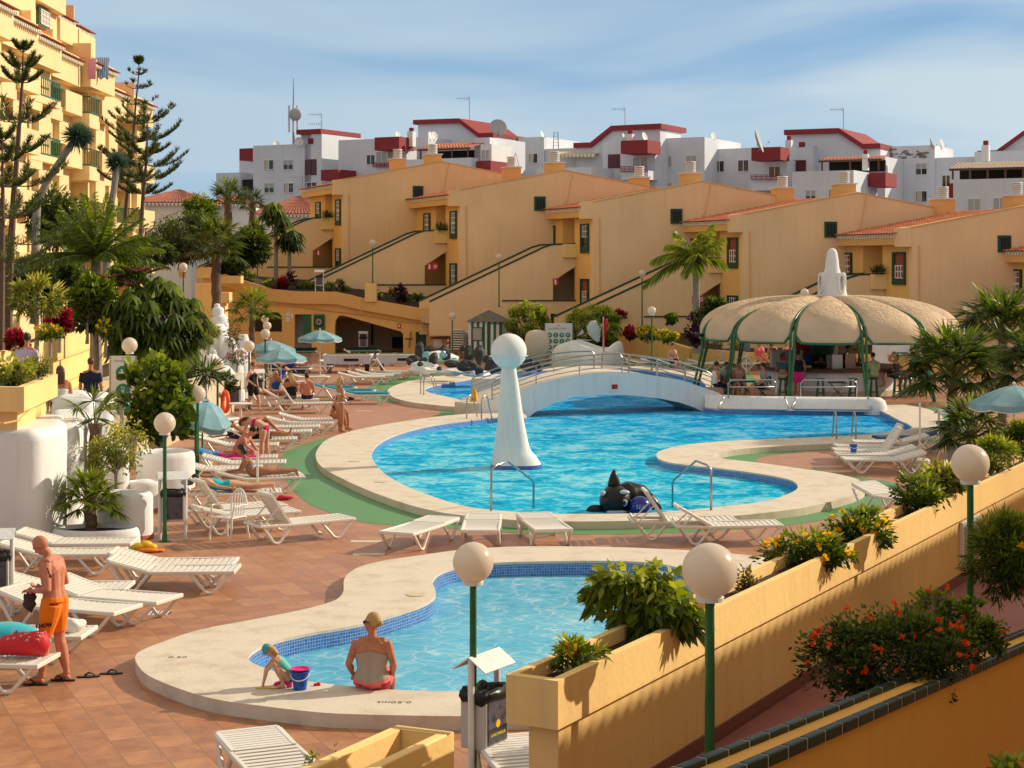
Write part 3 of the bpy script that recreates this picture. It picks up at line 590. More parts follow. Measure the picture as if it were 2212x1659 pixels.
def wwin(r, xf, Y, x0, x1, y0, y1, kind='glass'):
 w_=MB();a, _=fpt(xf, Y, x0, y1);b, _=fpt(xf, Y, x1, y0);d=DB;L=(b-a).dot(d);hh=b.z-a.z;e=-EB
 def q(mb, s0, s1, z0, z1, o0, o1):
  vs=[Vector((a.x, a.y, a.z))+d*s+Vector((0, 0, z))+e*o for z in(z0, z1) for o in(o0, o1) for s in(s0, s1)]
  mb._a(vs, [(0, 1, 3, 2), (4, 6, 7, 5), (0, 4, 5, 1), (2, 3, 7, 6), (0, 2, 6, 4), (1, 5, 7, 3)])
 for s0, s1, z0, z1 in((0, L, -.06, 0), (0, L, hh, hh+.06), (-.05, 0, -.06, hh+.06), (L, L+.05, -.06, hh+.06), (L/2-.03, L/2+.03, 0, hh)):q(w_, s0, s1, z0, z1, -.02, .07)
 wo_=w_.build('window', M_sash if kind!='brown' else M_red, r, True)
 p=MB()
 if kind=='half':
  q(p, .01, L-.01, 0, hh*.5, -.02, .02);subpart(p, 'pane', M_glass, wo_, r);p=MB();q(p, .01, L-.01, hh*.5, hh, -.02, .05);subpart(p, 'shutter', M_shut, wo_, r)
 elif kind=='shut':q(p, .01, L-.01, 0, hh, -.02, .04);subpart(p, 'shutter', M_shut, wo_, r)
 else:
  q(p, .01, L-.01, 0, hh, -.02, .02);subpart(p, 'pane', M_glass, wo_, r)
  if kind=='curtain':p=MB();q(p, .05, L*.45, 0, hh, .022, .03);subpart(p, 'curtain', M_curt, wo_, r)
 if kind=='brown':
  p=MB()
  for i in range(7):q(p, 0, L, hh*i/7, hh*i/7+.05, .08, .13)
  subpart(p, 'grille', M_red, wo_, r)
def fascia(r, pts, Y0, xf, th, depth, tilec=True):
 mb=MB();pp=[fpt(xf, Y0, x, y)[0] for x, y in pts];hz=th*Y0/F
 for a, b in zip(pp, pp[1:]):mb.slab([a-EB*.35, b-EB*.35, b-EB*.35-Vector((0, 0, hz)), a-EB*.35-Vector((0, 0, hz))], EB*(depth+.7))
 return mb.build('roof_fascia', M_red, r, True)
def gwall(r, pts, ybot, Y0, xf, depth):
 pp=[fpt(xf, Y0, x, y)[0] for x, y in pts];a=pp[0];b=pp[-1];mb=MB()
 mb.slab([Vector((a.x, a.y, 0))]+pp+[Vector((b.x, b.y, 0))], EB*depth);return mb.build('gable_wall', M_wbld, r, True)
def rail(r, xf, Y0, x0, x1, y0, y1, out):
 a, _=fpt(xf, Y0, x0, y0);b, _=fpt(xf, Y0, x1, y0);a=a-EB*out;b=b-EB*out;h=(y1-y0)*Y0/F;mb=MB()
 for k in range(4):z=Vector((0, 0, -h*k/3));mb.bar(a+z, b+z, .06, .07)
 n=6
 for k in range(n+1):p=a+(b-a)*k/n;mb.bar(p, p-Vector((0, 0, h)), .05, .05, Vector((1, 0, 0)))
 return mb.build('railing', M_red, r, True)
def dish(x, y, Y, rr, label, lit=M_white, az=40, mast=.5):
 c=P(x, y, Y);r=thing('satellite_dish', label, 'satellite dish', c-Vector((0, 0, mast)), R(az), 'satellite dishes on the white flat roofs')
 b=MB();b.lathe([(.02, -.10*rr), (rr*.5, -.06*rr), (rr*.85, .04*rr), (rr, .12*rr), (rr*.97, .15*rr), (rr*.8, .06*rr), (rr*.4, -.03*rr), (.01, -.06*rr)], (0, 0, 0), 20)
 Mx=Matrix.Translation((0, 0, mast))@Matrix.Rotation(R(72), 4, 'X');b.v=[tuple(Mx@Vector(v)) for v in b.v];b.build('reflector', lit, r, smooth=True)
 b=MB();b.tube([(0, .05, 0), (0, .05, mast)], .03, 6);b.bar((0, 0, mast-rr*.8), (0, -rr*.9, mast-.1), .02, .02);b.box(-.04, .04, -rr*.95, -rr*.8, mast-.14, mast-.05);b.build('bracket', M_steel, r)
def roofstack(x0, x1, ytop, ymid, Y, label):
 a=P(x0, ytop, Y);b=P(x1, ytop, Y);zc=P(x0, ymid, Y).z;w_=(b.x-a.x);c=Vector(((a.x+b.x)/2, Y, zc-.8))
 r=thing('roof_chimney', label, 'chimney', c, -AB, 'chimneys with red cowls on the white blocks');hh=a.z-c.z
 m=MB();m.box(-w_/2, w_/2, -w_/2, w_/2, -.6, .8);m.build('stack', M_white, r);m=MB()
 for i in range(3):m.lathe([(w_*.38, 0), (w_*.38, .12), (w_*.33, .14)], (0, 0, .8+i*(hh-.8)/3), 14)
 m.lathe([(w_*.3, 0), (w_*.3, hh-.82)], (0, 0, .8), 10);m.build('cowl', M_red, r)
def antenna(x, ytop, ybot, Y, label, arms=1, az=0):
 c=P(x, ybot, Y);h=(ybot-ytop)*Y/F;r=thing('tv_antenna', label, 'antenna', c, R(az), 'television antennas on the roofs');b=MB();b.tube([(0, 0, -.6), (0, 0, h)], .035, 6);b.build('mast', M_steel, r)
 b=MB()
 for k in range(arms):
  z=h-.12-k*.9;b.bar((0, 0, z), (-1.3, 0, z), .03, .03)
  for j in range(6):b.bar((-.1-j*.2, -.25, z+.12), (-.1-j*.2, .25, z-.12), .02, .02)
  b.bar((-.05, 0, z+.35), (-.25, 0, z), .02, .02);b.bar((-.05, 0, z-.35), (-.25, 0, z), .02, .02)
 b.build('yagi_arm', M_steel, r)
gp='white apartment blocks on the hill behind'
b1=thing('apartment_block', 'white block with four plain windows and small stair tower, leftmost behind the villas', 'apartment building', P(560, 573, 170), 0, gp)
wbox(b1, 'wall', M_wbld, 467, 519, 374, None, 172);wbox(b1, 'wall', M_wbld, 547, 658, 315, None, 168, 9);wbox(b1, 'wall', M_wbld, 517, 548, 347, None, 175, 6);wbox(b1, 'red_balcony', M_red, 517, 546, 321, 347, 172, 3);wbox(b1, 'balcony_void', M_dark, 519, 547, 388, 410, 171, 2)
wbox(b1, 'wall', M_wbld, 650, 694, 286, None, 166, 5);wbox(b1, 'wall', M_wbld, 672, 695, 290, None, 164.5, 8);wbox(b1, 'roof_fascia', M_red, 645, 698, 281, 291, 165.5, 7, .4);wbox(b1, 'red_balcony', M_red, 693, 731, 367, 390, 160, 3)
for q in((572, 591, 346, 366, 'curtain'), (613, 633, 346, 366, 'half'), (572, 592, 396, 416, 'half'), (614, 634, 396, 416, 'curtain')):wwin(b1, 547, 168, *q)
wwin(b1, 672, 164.5, 661, 683, 345, 377, 'brown');wwin(b1, 672, 164.5, 667, 676, 300, 310, 'brown');wwin(b1, 672, 164.5, 663, 684, 394, 425, 'glass')
b2=thing('apartment_block', 'white block under a red fascia bending down right, tiled veranda on its terrace', 'apartment building', P(950, 573, 165), 0, gp)
wbox(b2, 'wall', M_wbld, 731, 815, 303, None, 163, 9);wbox(b2, 'wall', M_wbld, 809, 878, 326, None, 160, 6);wbox(b2, 'red_balcony', M_red, 809, 862, 297, 325, 157.5, 2.6);wbox(b2, 'wall', M_wbld, 860, 925, 298, None, 162, 9)
wbox(b2, 'balcony_parapet', M_wbld, 878, 1018, 345, None, 156, 2);wbox(b2, 'wall', M_wbld, 1025, 1058, 298, 370, 157, 7);wbox(b2, 'wall', M_wbld, 1000, 1080, 300, None, 166, 8);wbox(b2, 'wall', M_white, 1038, 1062, 312, 350, 154, 4);wbox(b2, 'red_balcony', M_red, 1030, 1060, 348, 374, 153.5, 4)
gp2=[(903, 262), (995, 259), (1036, 290), (1069, 290)];gwall(b2, gp2, 330, 166, 903, 8);fascia(b2, [(896, 259.5), (995, 256), (1038, 288), (1069, 287)], 166, 903, 10, 8)
def veranda(r, x0, x1, y0, y1, ybot, Y, m=M_tile, posts=4, dep=3.0):
 a, _=fpt(x0, Y, x0, y1);b, _=fpt(x0, Y, x1, y1);L=(b-a).dot(DB);zt=P(x0, y0, Y).z;W=lambda s, bb, z:Vector((a.x, a.y, 0))+DB*s+EB*(bb)+Vector((0, 0, z))
 mb=MB();tiled_roof(mb, W, -.3, L+.3, -.5, dep, a.z, zt, .3, .5);rf=mb.build('tiled_canopy', m, r, True)
 mb=MB();zb=P(x0, ybot, Y).z
 for i in range(posts):mb.bar(W(L*i/(posts-1), -.3, zb), W(L*i/(posts-1), -.3, a.z), .14, .14, Vector((1, 0, 0)))
 mb.bar(W(-.3, -.3, a.z-.08), W(L+.3, -.3, a.z-.08), .15, .18);mb.build('canopy_post', M_brown, r, True)
 mb=MB();vs=[W(s, d, z) for z in(zb, a.z) for d in(dep-.3, dep) for s in(0, L)];mb._a(vs, [(0, 2, 3, 1), (4, 5, 7, 6), (0, 1, 5, 4), (2, 6, 7, 3), (0, 4, 6, 2), (1, 3, 7, 5)]);mb.build('veranda_back', M_dark, r, True)
veranda(b2, 912, 1014, 308, 323, 345, 157)
for q in((793, 810, 335, 355, 'glass'),):wwin(b2, 731, 163, *q)
wwin(b2, 809, 160, 814, 836, 328, 350, 'shut');wwin(b2, 809, 160, 838, 859, 328, 350, 'shut');rail(b2, 809, 160, 809, 860, 352, 361, .3);wwin(b2, 1038, 154, 1041, 1057, 324, 344, 'shut')
wwin(b2, 860, 162, 881, 903, 333, 346, 'glass')
b3=thing('apartment_block', 'white block with a yellow and white striped awning over its terrace', 'apartment building', P(1240, 573, 165), 0, gp)
wbox(b3, 'wall', M_wbld, 1080, 1175, 299, None, 167, 8);wbox(b3, 'wall', M_wbld, 1174, 1304, 322, None, 165, 6);wbox(b3, 'balcony_parapet', M_wbld, 1160, 1277, 364, None, 155, 5)
wwin(b3, 1080, 167, 1107, 1115, 332, 343, 'glass');wwin(b3, 1080, 167, 1143, 1161, 332, 352, 'curtain');wwin(b3, 1174, 165, 1253, 1300, 344, 362, 'shut')
mb=MB();a, _=fpt(1174, 164.6, 1214, 327);bb_, _=fpt(1174, 164.6, 1302, 327);n=22;aw=[]
for i in range(n):
 p=a+(bb_-a)*i/n;q=a+(bb_-a)*(i+1)/n;tgt=mb if i%2 else aw
 vs=[p, q, q-EB*1.6-Vector((0, 0, .35)), p-EB*1.6-Vector((0, 0, .35)), q-EB*1.62-Vector((0, 0, .62)), p-EB*1.62-Vector((0, 0, .62))]
 if i%2:mb._a(vs, [(0, 1, 2, 3), (3, 2, 4, 5)])
 else:aw.append(vs)
mb.build('awning', mat('awning_yellow', (.62, .42, .14), .8), b3, True);mb=MB()
for vs in aw:mb._a(vs, [(0, 1, 2, 3), (3, 2, 4, 5)])
mb.build('awning_stripe', M_white, b3, True)
b4=thing('apartment_block', 'white block whose red fascia roof climbs from left to right, boxed red balcony in front', 'apartment building', P(1400, 573, 163), 0, gp)
gwall(b4, [(1246, 313), (1280, 312), (1325, 275), (1426, 271)], 330, 162, 1246, 5);fascia(b4, [(1242, 309), (1278, 308), (1323, 272), (1431, 267)], 162, 1246, 11, 5.5)
wbox(b4, 'wall', M_wbld, 1302, 1345, 306, None, 159, 6);wbox(b4, 'wall', M_wbld, 1340, 1415, 332, None, 158, 6);wbox(b4, 'red_balcony', M_red, 1341, 1399, 304, 332, 155, 3);wbox(b4, 'wall', M_wbld, 1405, 1522, 300, None, 160, 9.5)
wbox(b4, 'balcony_parapet', M_wbld, 1341, 1400, 370, 389, 155.5, 2.6)
wwin(b4, 1302, 159, 1315, 1351, 334, 362, 'brown');wwin(b4, 1340, 158, 1368, 1399, 340, 362, 'shut');wwin(b4, 1405, 160, 1430, 1451, 338, 361, 'shut');wwin(b4, 1405, 160, 1483, 1504, 336, 359, 'shut');rail(b4, 1341, 155.5, 1341, 1399, 360, 370, .1);wwin(b4, 1405, 160, 1430, 1451, 396, 410, 'shut')
b5=thing('apartment_block', 'white block with peeling paint near its roofline and a long red fascia sloping down right', 'apartment building', P(1800, 573, 158), 0, gp)
wbox(b5, 'wall', M_wbld, 1520, 1630, 323, None, 161, 6);wbox(b5, 'red_balcony', M_red, 1623, 1686, 319, 347, 153, 2.4);wbox(b5, 'wall', M_wbld, 1618, 1700, 347, None, 156, 6);wbox(b5, 'wall', M_wbld, 1696, 1757, 317, None, 157, 7)
gwall(b5, [(1703, 284), (1814, 281), (1864, 314), (1902, 314)], 330, 158, 1703, 8);fascia(b5, [(1696, 281), (1814, 277), (1866, 311), (1904, 310)], 158, 1703, 11, 8)
wbox(b5, 'terrace_wall', M_wbld, 1711, 1844, 371, None, 145, 7);wbox(b5, 'red_balcony', M_red, 1877, 1913, 373, 403, 146, 3.5);wbox(b5, 'wall', M_wbld, 1850, 1912, 340, None, 152, 6);wbox(b5, 'wall', M_wbld, 1907, 2019, 317, None, 157, 7);wbox(b5, 'balcony_parapet', M_wbld, 1623, 1690, 390, 412, 153, 2.4)
veranda(b5, 1778, 1900, 338, 347, 371, 150, posts=3, dep=2.0)
for q in((1544, 1564, 348, 371, 'glass'), (1595, 1617, 346, 370, 'glass')):wwin(b5, 1520, 161, *q)
wwin(b5, 1618, 156, 1662, 1685, 360, 383, 'glass');wwin(b5, 1696, 157, 1701, 1740, 347, 375, 'brown');rail(b5, 1618, 153, 1623, 1690, 378, 388, .1);wwin(b5, 1696, 157, 1727, 1738, 308, 316, 'brown')
for q in((1741, 1762, 411, 436, 'half'), (1791, 1812, 409, 434, 'curtain')):wwin(b5, 1711, 145, *q)
for q in((1919, 1930, 356, 367, 'glass'), (1935, 1947, 355, 367, 'glass'), (1979, 2002, 353, 377, 'half'), (1979, 2002, 413, 436, 'curtain'), (1935, 1947, 415, 427, 'glass')):wwin(b5, 1907, 157, *q)
mb=MB();rr_=random.Random(3)
for i in range(26):
 x=rr_.uniform(1915, 2000);y=rr_.uniform(322, 342);c, _=fpt(1907, 157, x, y);c-=EB*.03;n=7;rad=rr_.uniform(.05, .28)
 mb.poly([c+DB*(rad*1.6*math.cos(6.283*k/n)*rr_.uniform(.6, 1))+Vector((0, 0, rad*.6*math.sin(6.283*k/n)*rr_.uniform(.5, 1))) for k in range(n)])
mb.build('peeled_patch', mat('bare_plaster', (.25, .22, .19), .9), b5, True)
b6=thing('apartment_block', 'white block cut off by the right border, dark roofed veranda above its blank wall', 'apartment building', P(2130, 573, 150), 0, gp)
wbox(b6, 'wall', M_wbld, 2019, 2108, 341, None, 155, 6);wbox(b6, 'wall', M_wbld, 2105, 2260, 328, None, 152, 7);gwall(b6, [(2116, 330), (2156, 329), (2214, 286), (2290, 284)], 330, 153, 2116, 6);fascia(b6, [(2113, 326), (2154, 325), (2212, 283), (2290, 281)], 153, 2116, 9, 6)
wbox(b6, 'terrace_wall', M_wbld, 2059, 2290, 388, None, 140, 6);veranda(b6, 2060, 2290, 350, 365, 388, 141, mat('pale_tile', (.48, .36, .25), .8, .2, 4), 7, 2.4);wbox(b6, 'red_balcony', M_red, 2050, 2060, 396, 427, 141, 3)
for q in((2092, 2117, 430, 455, 'shut'), (2147, 2172, 428, 453, 'shut')):wwin(b6, 2059, 140, *q)
wwin(b6, 2019, 155, 2036, 2052, 379, 403, 'glass')
dish(646, 306, 165, .45, 'white dish at the corner below the radio mast', az=20);dish(597, 311, 168, .4, 'white dish left on the leftmost flat roof', az=30);dish(859, 293, 158, .4, 'small white dish above the left red box balcony', az=60)
dish(930, 294, 158, .42, 'white dish beside the tall red fascia, left of two', az=60);dish(938, 294, 157, .42, 'white dish beside the tall red fascia, right of two', az=50);dish(1076, 276, 163, .85, 'large lattice dish at the foot of the first red fascia', M_shut, 10)
dish(1171, 293, 165, .45, 'thin white dish on the roof edge beside the wooden ladder', az=70);dish(1347, 298, 157, .45, 'white dish left of the red cowl over the second boxed balcony', az=70);dish(1392, 297, 156, .5, 'cream dish right of the red cowl over the second boxed balcony', az=60)
dish(1541, 296, 160, .45, 'white dish alone on the right end of a flat roof', az=50);dish(1637, 305, 150, 1.1, 'tall narrow dish seen edge on above a red box balcony', M_shut, 75);dish(1755, 313, 156, .42, 'white dish on the parapet left of the fascia wall', az=60)
dish(2012, 311, 153, .55, 'orange edged dish on the roof with peeling paint', mat('dish_orange', (.55, .25, .05), .5), 75);dish(2034, 312, 153, .5, 'white dish right of the orange one on the roof with peeling paint', az=60)
roofstack(882, 896, 277, 284, 158, 'red cowl chimney left of the first tall fascia');roofstack(1354, 1369, 281, 290, 157, 'red cowl chimney above the second boxed balcony');roofstack(1698, 1711, 294, 303, 155, 'red cowl chimney left of the long sloping fascia');roofstack(1864, 1876, 325, 333, 148, 'red cowl chimney above the tiled veranda');roofstack(2122, 2137, 304, 314, 148, 'red cowl chimney near the right border')
antenna(1014, 210, 258, 166, 'tall television antenna on the first red fascia roof');antenna(1350, 233, 265, 162, 'television antenna above the climbing red fascia');antenna(1822, 234, 275, 158, 'television antenna above the long sloping fascia');antenna(695, 245, 282, 165, 'small antenna on the stair tower roof', 2);antenna(653, 380, 430, 160, 'antenna low in front of the leftmost block', 3)
r=thing('radio_mast', 'grey radio mast with panel antennas and a drum dish on the leftmost flat roof', 'mast', P(634, 315, 166));b=MB();b.tube([(0, 0, 0), (0, 0, 3.2), (0, 0, 6.6)], [.12, .10, .03], 8)
b.build('pole', M_shut, r);b=MB()
for dx in(-.4, 0, .4):b.box(dx-.09, dx+.09, -.3, -.15, 1.3, 3.9)
b.build('panel_antenna', M_wbld, r);b=MB();b.ball((.25, -.45, 3.0), (.62, .22, .62), 16, 10);b.build('drum_dish', M_shut, r, smooth=True)
# wooden ladder standing on the flat roof
r=thing('ladder', 'small wooden step ladder standing on the white flat roof', 'ladder', P(1201, 320, 162));b=MB()
for sx in(-.25, .25):b.bar((sx, -.1, 0), (sx*.7, .3, 1.6), .05, .05);b.bar((sx, .8, 0), (sx*.7, .3, 1.6), .05, .05)
for k in range(5):b.bar((-.24+k*.02, -.08+k*.08, .25+k*.3), (.24-k*.02, -.08+k*.08, .25+k*.3), .05, .03)
b.build('rail', mat('old_wood', (.22, .18, .14), .9), r)
# ------------------------------------------------------------------ two villas with hipped clay roofs
def villa(name_lb, x0, x1, yeave, yridge, ybot, Y, dep, ang):
 a=P(x0, yeave, Y);b=P(x1, yeave, Y);L=b.x-a.x;r=thing('villa', name_lb, 'house', (a.x, Y, 0), R(ang));ze=a.z;zr=P(x0, yridge, Y).z
 m=MB();m.box(.5, L-.5, .5, dep-.5, -.1, ze);m.build('wall', M_white, r)
 W=lambda a_, b_, z:Vector((a_, b_, z));hp=min(dep/2, L/2)
 m=MB();c0=(0, 0, ze);c1=(L, 0, ze);c2=(L, dep, ze);c3=(0, dep, ze);r0=(hp, dep/2, zr);r1=(L-hp, dep/2, zr)
 def slope(p, q, s, t_):
  n=max(2, int((Vector(q)-Vector(p)).length/.28));k=3;J=12;vs=[]
  nm=(Vector(q)-Vector(p)).cross(Vector(t_)-Vector(p)).normalized()
  for j in range(J+1):
   for i in range(n*k+1):
    u=i/(n*k);v=j/J;A=Vector(p).lerp(Vector(q), u);B=Vector(t_).lerp(Vector(s), u);vs.append(A.lerp(B, v)+nm*(abs(math.sin(math.pi*i/k))*.07*(1-.5*v)+(.04 if j%2 else 0)))
  w_=n*k+1;m._a(vs, [(j*w_+i, j*w_+i+1, (j+1)*w_+i+1, (j+1)*w_+i) for j in range(J) for i in range(w_-1)])
 slope(c0, c1, r1, r0);slope(c1, c2, r1, r1);slope(c2, c3, r0, r1);slope(c3, c0, r0, r0);m.build('roof', M_tiled, r)
 m=MB()
 for i in range(int(L/.3)):m.box(.1+i*.3, .24+i*.3, -.02, .08, ze-.22, ze-.06)
 m.box(0, L, 0, .2, ze-.06, ze-.02);m.build('dentils', M_white, r);return r
villa('white villa with brown hipped tile roof beside the yellow hotel', 268, 425, 438, 402, 0, 132, 12, -3)
villa('low white villa with brown tile roof behind the palm crowns', 425, 560, 440, 418, 0, 140, 9, 2)
villa('white villa with reddish tile roof in front of the leftmost white block', 535, 690, 463, 417, 0, 135, 11, -6)
# ------------------------------------------------------------------ hotel on the left
hz=thing('hotel', 'tall yellow hotel with staggered balconies and green railings at the left', 'hotel', (-30, 100, 0))
XF=-25.3;pitch=6.2
M_rec=wall_mat('hotel_recess_shade', (.62, .36, .11), (.5, .3, .1), .08, .2)  # darker hotel render: the recess shade is put into the colour
tops={-1:17.3, 0:17.25, 1:17.2, 2:17.1, 3:17.15, 4:16.35, 5:16.2}
def hotel():
 wall=MB();rec=MB();par=MB();dents=MB();tiles=MB();side=MB();soff=MB()
 for i in range(-1, 6):
  y0=80.5+i*pitch;zt=tops.get(i, 31);jut=(.0, .55)[i%2];xf=XF+jut-max(0, i-3)*.12+(1.0 if i<1 else 0)
  wall.box(-40, xf-1.7, y0+.004, y0+pitch, -.2, zt);wall.box(xf-1.72, xf-.25, y0+pitch-2.4, y0+pitch-.02, -.2, zt-.9)
  wall.box(-40, xf-.6, y0+pitch-2.9, y0+pitch-2.2, -.2, zt-.7)
  par.box(xf-1.8, xf+.35, y0+.1, y0+pitch-.1, zt-1.7, zt);side=MB();side.box(xf-6, xf+.4, y0-.04, y0+.05, zt, zt+.8);side.build('party_wall', M_gab, hz, True)
  W=lambda a, b, z, xf=xf:Vector((xf+.75-b, a, z));tiled_roof(tiles, W, y0+.15, y0+pitch-.2, 0, 2.4, zt-.35, zt+.35, .3, .45)
  for k in range(18):dents.box(xf+.36, xf+.62, y0+.25+k*.32, y0+.4+k*.32, zt-.52, zt-.36)
  z=14.87-.02
  lv=[z+3.05*k for k in range(-5, 7)]
  for z1 in lv:
   if z1>zt-1.9 or z1<.8:continue
   # solid balcony front on part of the bay, railing on the rest
   par.box(xf-1.7, xf+.45, y0+2.5, y0+pitch-.05, z1-1.15, z1+.05) if(i+int(z1))%3 else par.box(xf-1.7, xf+.3, y0+.3, y0+pitch-.05, z1-1.3, z1-.85)
   par.box(xf-1.69, xf+.27, y0+.15, y0+2.6, z1-1.75, z1-.94)
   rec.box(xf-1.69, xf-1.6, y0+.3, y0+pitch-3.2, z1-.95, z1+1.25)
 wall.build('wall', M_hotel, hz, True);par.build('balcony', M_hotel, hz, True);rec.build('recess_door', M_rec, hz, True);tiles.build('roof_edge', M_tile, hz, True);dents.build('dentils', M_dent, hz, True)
 n=0
 for i in range(-1, 6):
  y0=80.5+i*pitch;zt=tops.get(i, 31);jut=(.0, .55)[i%2];xf=XF+jut-max(0, i-3)*.12+(1.0 if i<1 else 0)
  for k in range(-5, 7):
   z1=14.85+3.05*k
   if z1>zt-1.9 or z1<.8:continue
   full=not((i+int(z1))%3);ya=y0+.2;yb=y0+(pitch-.2 if full else 2.55);b=MB()
   x=xf+.28
   b.box(x-.04, x+.04, ya, yb, z1+.0, z1+.08);b.box(x-.04, x+.04, ya, yb, z1-.92, z1-.84)
   m_=int((yb-ya)/.36)
   for j in range(m_+1):yy=ya+(yb-ya)*j/m_;b.box(x-.02, x+.02, yy-.025, yy+.025, z1-.84, z1)
   b.box(x-1.4, x, ya-.03, ya+.03, z1, z1+.08);b.box(x-1.4, x, ya-.03, ya+.03, z1-.92, z1-.84)
   for j in range(8):b.box(x-1.4+j*.18, x-1.36+j*.18, ya-.02, ya+.02, z1-.84, z1)
   b.build('railing', M_green, hz, True)
hotel()
def upper(y0, y1, x, zb, zt, roof=True):
 b=MB();b.box(-42, x, y0, y1, zb, zt);b.build('upper_wall', M_hotel, hz, True, bevel=.02)
 if roof:
  b=MB();W=lambda a, bb, z:Vector((x+.6-bb, a, z));tiled_roof(b, W, y0+.1, y1-.1, 0, 2.2, zt-.1, zt+.55, .3, .45);b.build('roof_edge', M_tile, hz, True);b=MB();b.box(-42, x+.3, y0-.12, y0, zt-.2, zt+1.1);b.build('party_wall', M_gab, hz, True)
  b=MB();[b.box(x, x+.45, y0+.2+k*.3, y0+.35+k*.3, zt-.28, zt-.12) for k in range(int((y1-y0-.3)/.3))];b.build('dentils', M_dent, hz, True)
 b=MB();b.box(x-.1, x+.5, y0+.3, y1, zt-1.5, zt-.3);b.build('balcony', M_hotel, hz, True)
upper(70, 89.5, -24.9, 16.5, 30, False);upper(89.5, 96, -25.5, 16.5, 20.6);upper(96, 100.2, -25.9, 16.2, 19.3);upper(100.2, 104.4, -25.9, 16.2, 19.2)
# window high on the corner
c=Vector((-25.46, 92.9, 18.5));wv=MB();wv.box(c.x, c.x+.12, c.y-1.1, c.y+1.1, c.z-.5, c.z+.5);ww=wv.build('window', M_green, hz, True)
wv=MB();wv.box(c.x+.12, c.x+.14, c.y-.9, c.y+.9, c.z-.4, c.z+.4);subpart(wv, 'pane', M_curt, ww, hz);wv=MB()
for k in range(4):wv.box(c.x+.14, c.x+.18, c.y-.9+k*.58, c.y-.84+k*.58, c.z-.4, c.z+.4);wv.box(c.x+.14, c.x+.17, c.y-.9, c.y+.9, c.z-.4+k*.25, c.z-.35+k*.25)
subpart(wv, 'sash', M_sash, ww, hz)
# towels drying on the hotel balcony
def cloth(name, m, pts, parent=None, thick=.01, label=None, cat=None, rough=0):
 return None
c=P(222, 128, 101);r=thing('beach_towel', 'pale blue striped towel hanging over a hotel balcony railing', 'towel', c)
mt=bpy.data.materials.new('towel_blue_stripe');t=nt(mt);o_=N(t, 'ShaderNodeOutputMaterial');p_=N(t, 'ShaderNodeBsdfPrincipled', Roughness=.95);g_=N(t, 'ShaderNodeTexCoord');w_=N(t, 'ShaderNodeTexWave', Scale=2.6);rp=ramp(t, [(.4, (.20, .38, .68)), (.7, (.62, .74, .86))]);lk(t, g_.outputs['Object'], w_.inputs[0]);lk(t, w_.outputs['Fac'], rp.inputs[0]);lk(t, rp.outputs[0], p_.inputs[0]);lk(t, p_.outputs[0], o_.inputs[0])
b=MB();nx, nz=14, 10
b._a([(-.38+.76*i/nx+.03*math.sin(j*1.3), -.06+.09*math.sin(i*1.7)*(j/nz), .1-1.25*j/nz*(1-.06*math.sin(i*.9))) for j in range(nz+1) for i in range(nx+1)], [(j*(nx+1)+i, j*(nx+1)+i+1, (j+1)*(nx+1)+i+1, (j+1)*(nx+1)+i) for j in range(nz) for i in range(nx)]);b.build('cloth', mt, r, smooth=True)
c=P(199, 130, 99);r=thing('beach_towel', 'pink towel hanging half hidden beside the blue striped one', 'towel', c);b=MB()
b._a([(-.24+.48*i/nx, -.06+.06*math.sin(i*1.7)*(j/nz), .1-1.2*j/nz) for j in range(nz+1) for i in range(nx+1)], [(j*(nx+1)+i, j*(nx+1)+i+1, (j+1)*(nx+1)+i+1, (j+1)*(nx+1)+i) for j in range(nz) for i in range(nx)]);b.build('cloth', mat('towel_pink', (.75, .35, .45), .9), r, smooth=True)
# ------------------------------------------------------------------ long ramp wall with the games room openings
def cutwall(name, m, r, outer, holes, Y, reveal=.5, rm=None):
 """wall face in the plane Y = const traced in px, with real openings and reveals"""
 toxz=lambda q:((q[0]-CX)*Y/F, H-(q[1]-HY)*Y/F)
 o=[toxz(p) for p in outer];hs=[[toxz(p) for p in h] for h in holes]
 v, f=sheet_data(o, hs, 0);mb=MB();mb._a([(a[0], Y, a[1]) for a in v], f)
 for lp in[o]+hs:
  n=len(lp);mb._a([(p[0], Y, p[1]) for p in lp]+[(p[0], Y+reveal, p[1]) for p in lp], [(i, (i+1)%n, n+(i+1)%n, n+i) for i in range(n)])
 return mb.build(name, m, r, True)
rw=thing('ramp_wall', 'long curving ochre ramp wall with doors and games room opening beneath', 'wall', P(760, 765, 99), 0)
YR=99.0
top=[(440,600),(486,594),(530,608),(588,626),(640,631),(726,632),(755,637),(783,645),(840,656),(908,667),(1001,667),(1039,682),(1110,700),(1180,716),(1180,800)]
arch=[(723,768),(723,705),(725,692),(731,683),(740,681),(866,716),(871,722),(871,768)]
cutwall('wall', M_yelw, rw, top+[(440,800)], [[(636,770),(636,679),(673,679),(673,770)], arch, [(540,717),(540,675),(600,674),(609,684),(609,717)], [(898,770),(898,717),(921,717),(921,770)]], YR, .7)
b=MB();band=[(440,600),(486,594),(530,608),(588,626),(640,631),(726,632),(783,645),(908,667),(1001,667),(1039,682),(1110,700)]
for p, q in zip(band, band[1:]):
 A=P(*p, YR);B_=P(*q, YR);hz_=Vector((0, 0, -.66));e=Vector((0, -.28, 0));up=Vector((0, 0, .05))
 b._a([A+up, B_+up, B_+up+e, A+up+e, A+hz_, B_+hz_, B_+hz_+e, A+hz_+e], [(0, 3, 2, 1), (4, 5, 6, 7), (3, 7, 6, 2), (0, 1, 5, 4), (0, 4, 7, 3), (1, 2, 6, 5)])
b.build('parapet_band', M_cornice, rw, True)
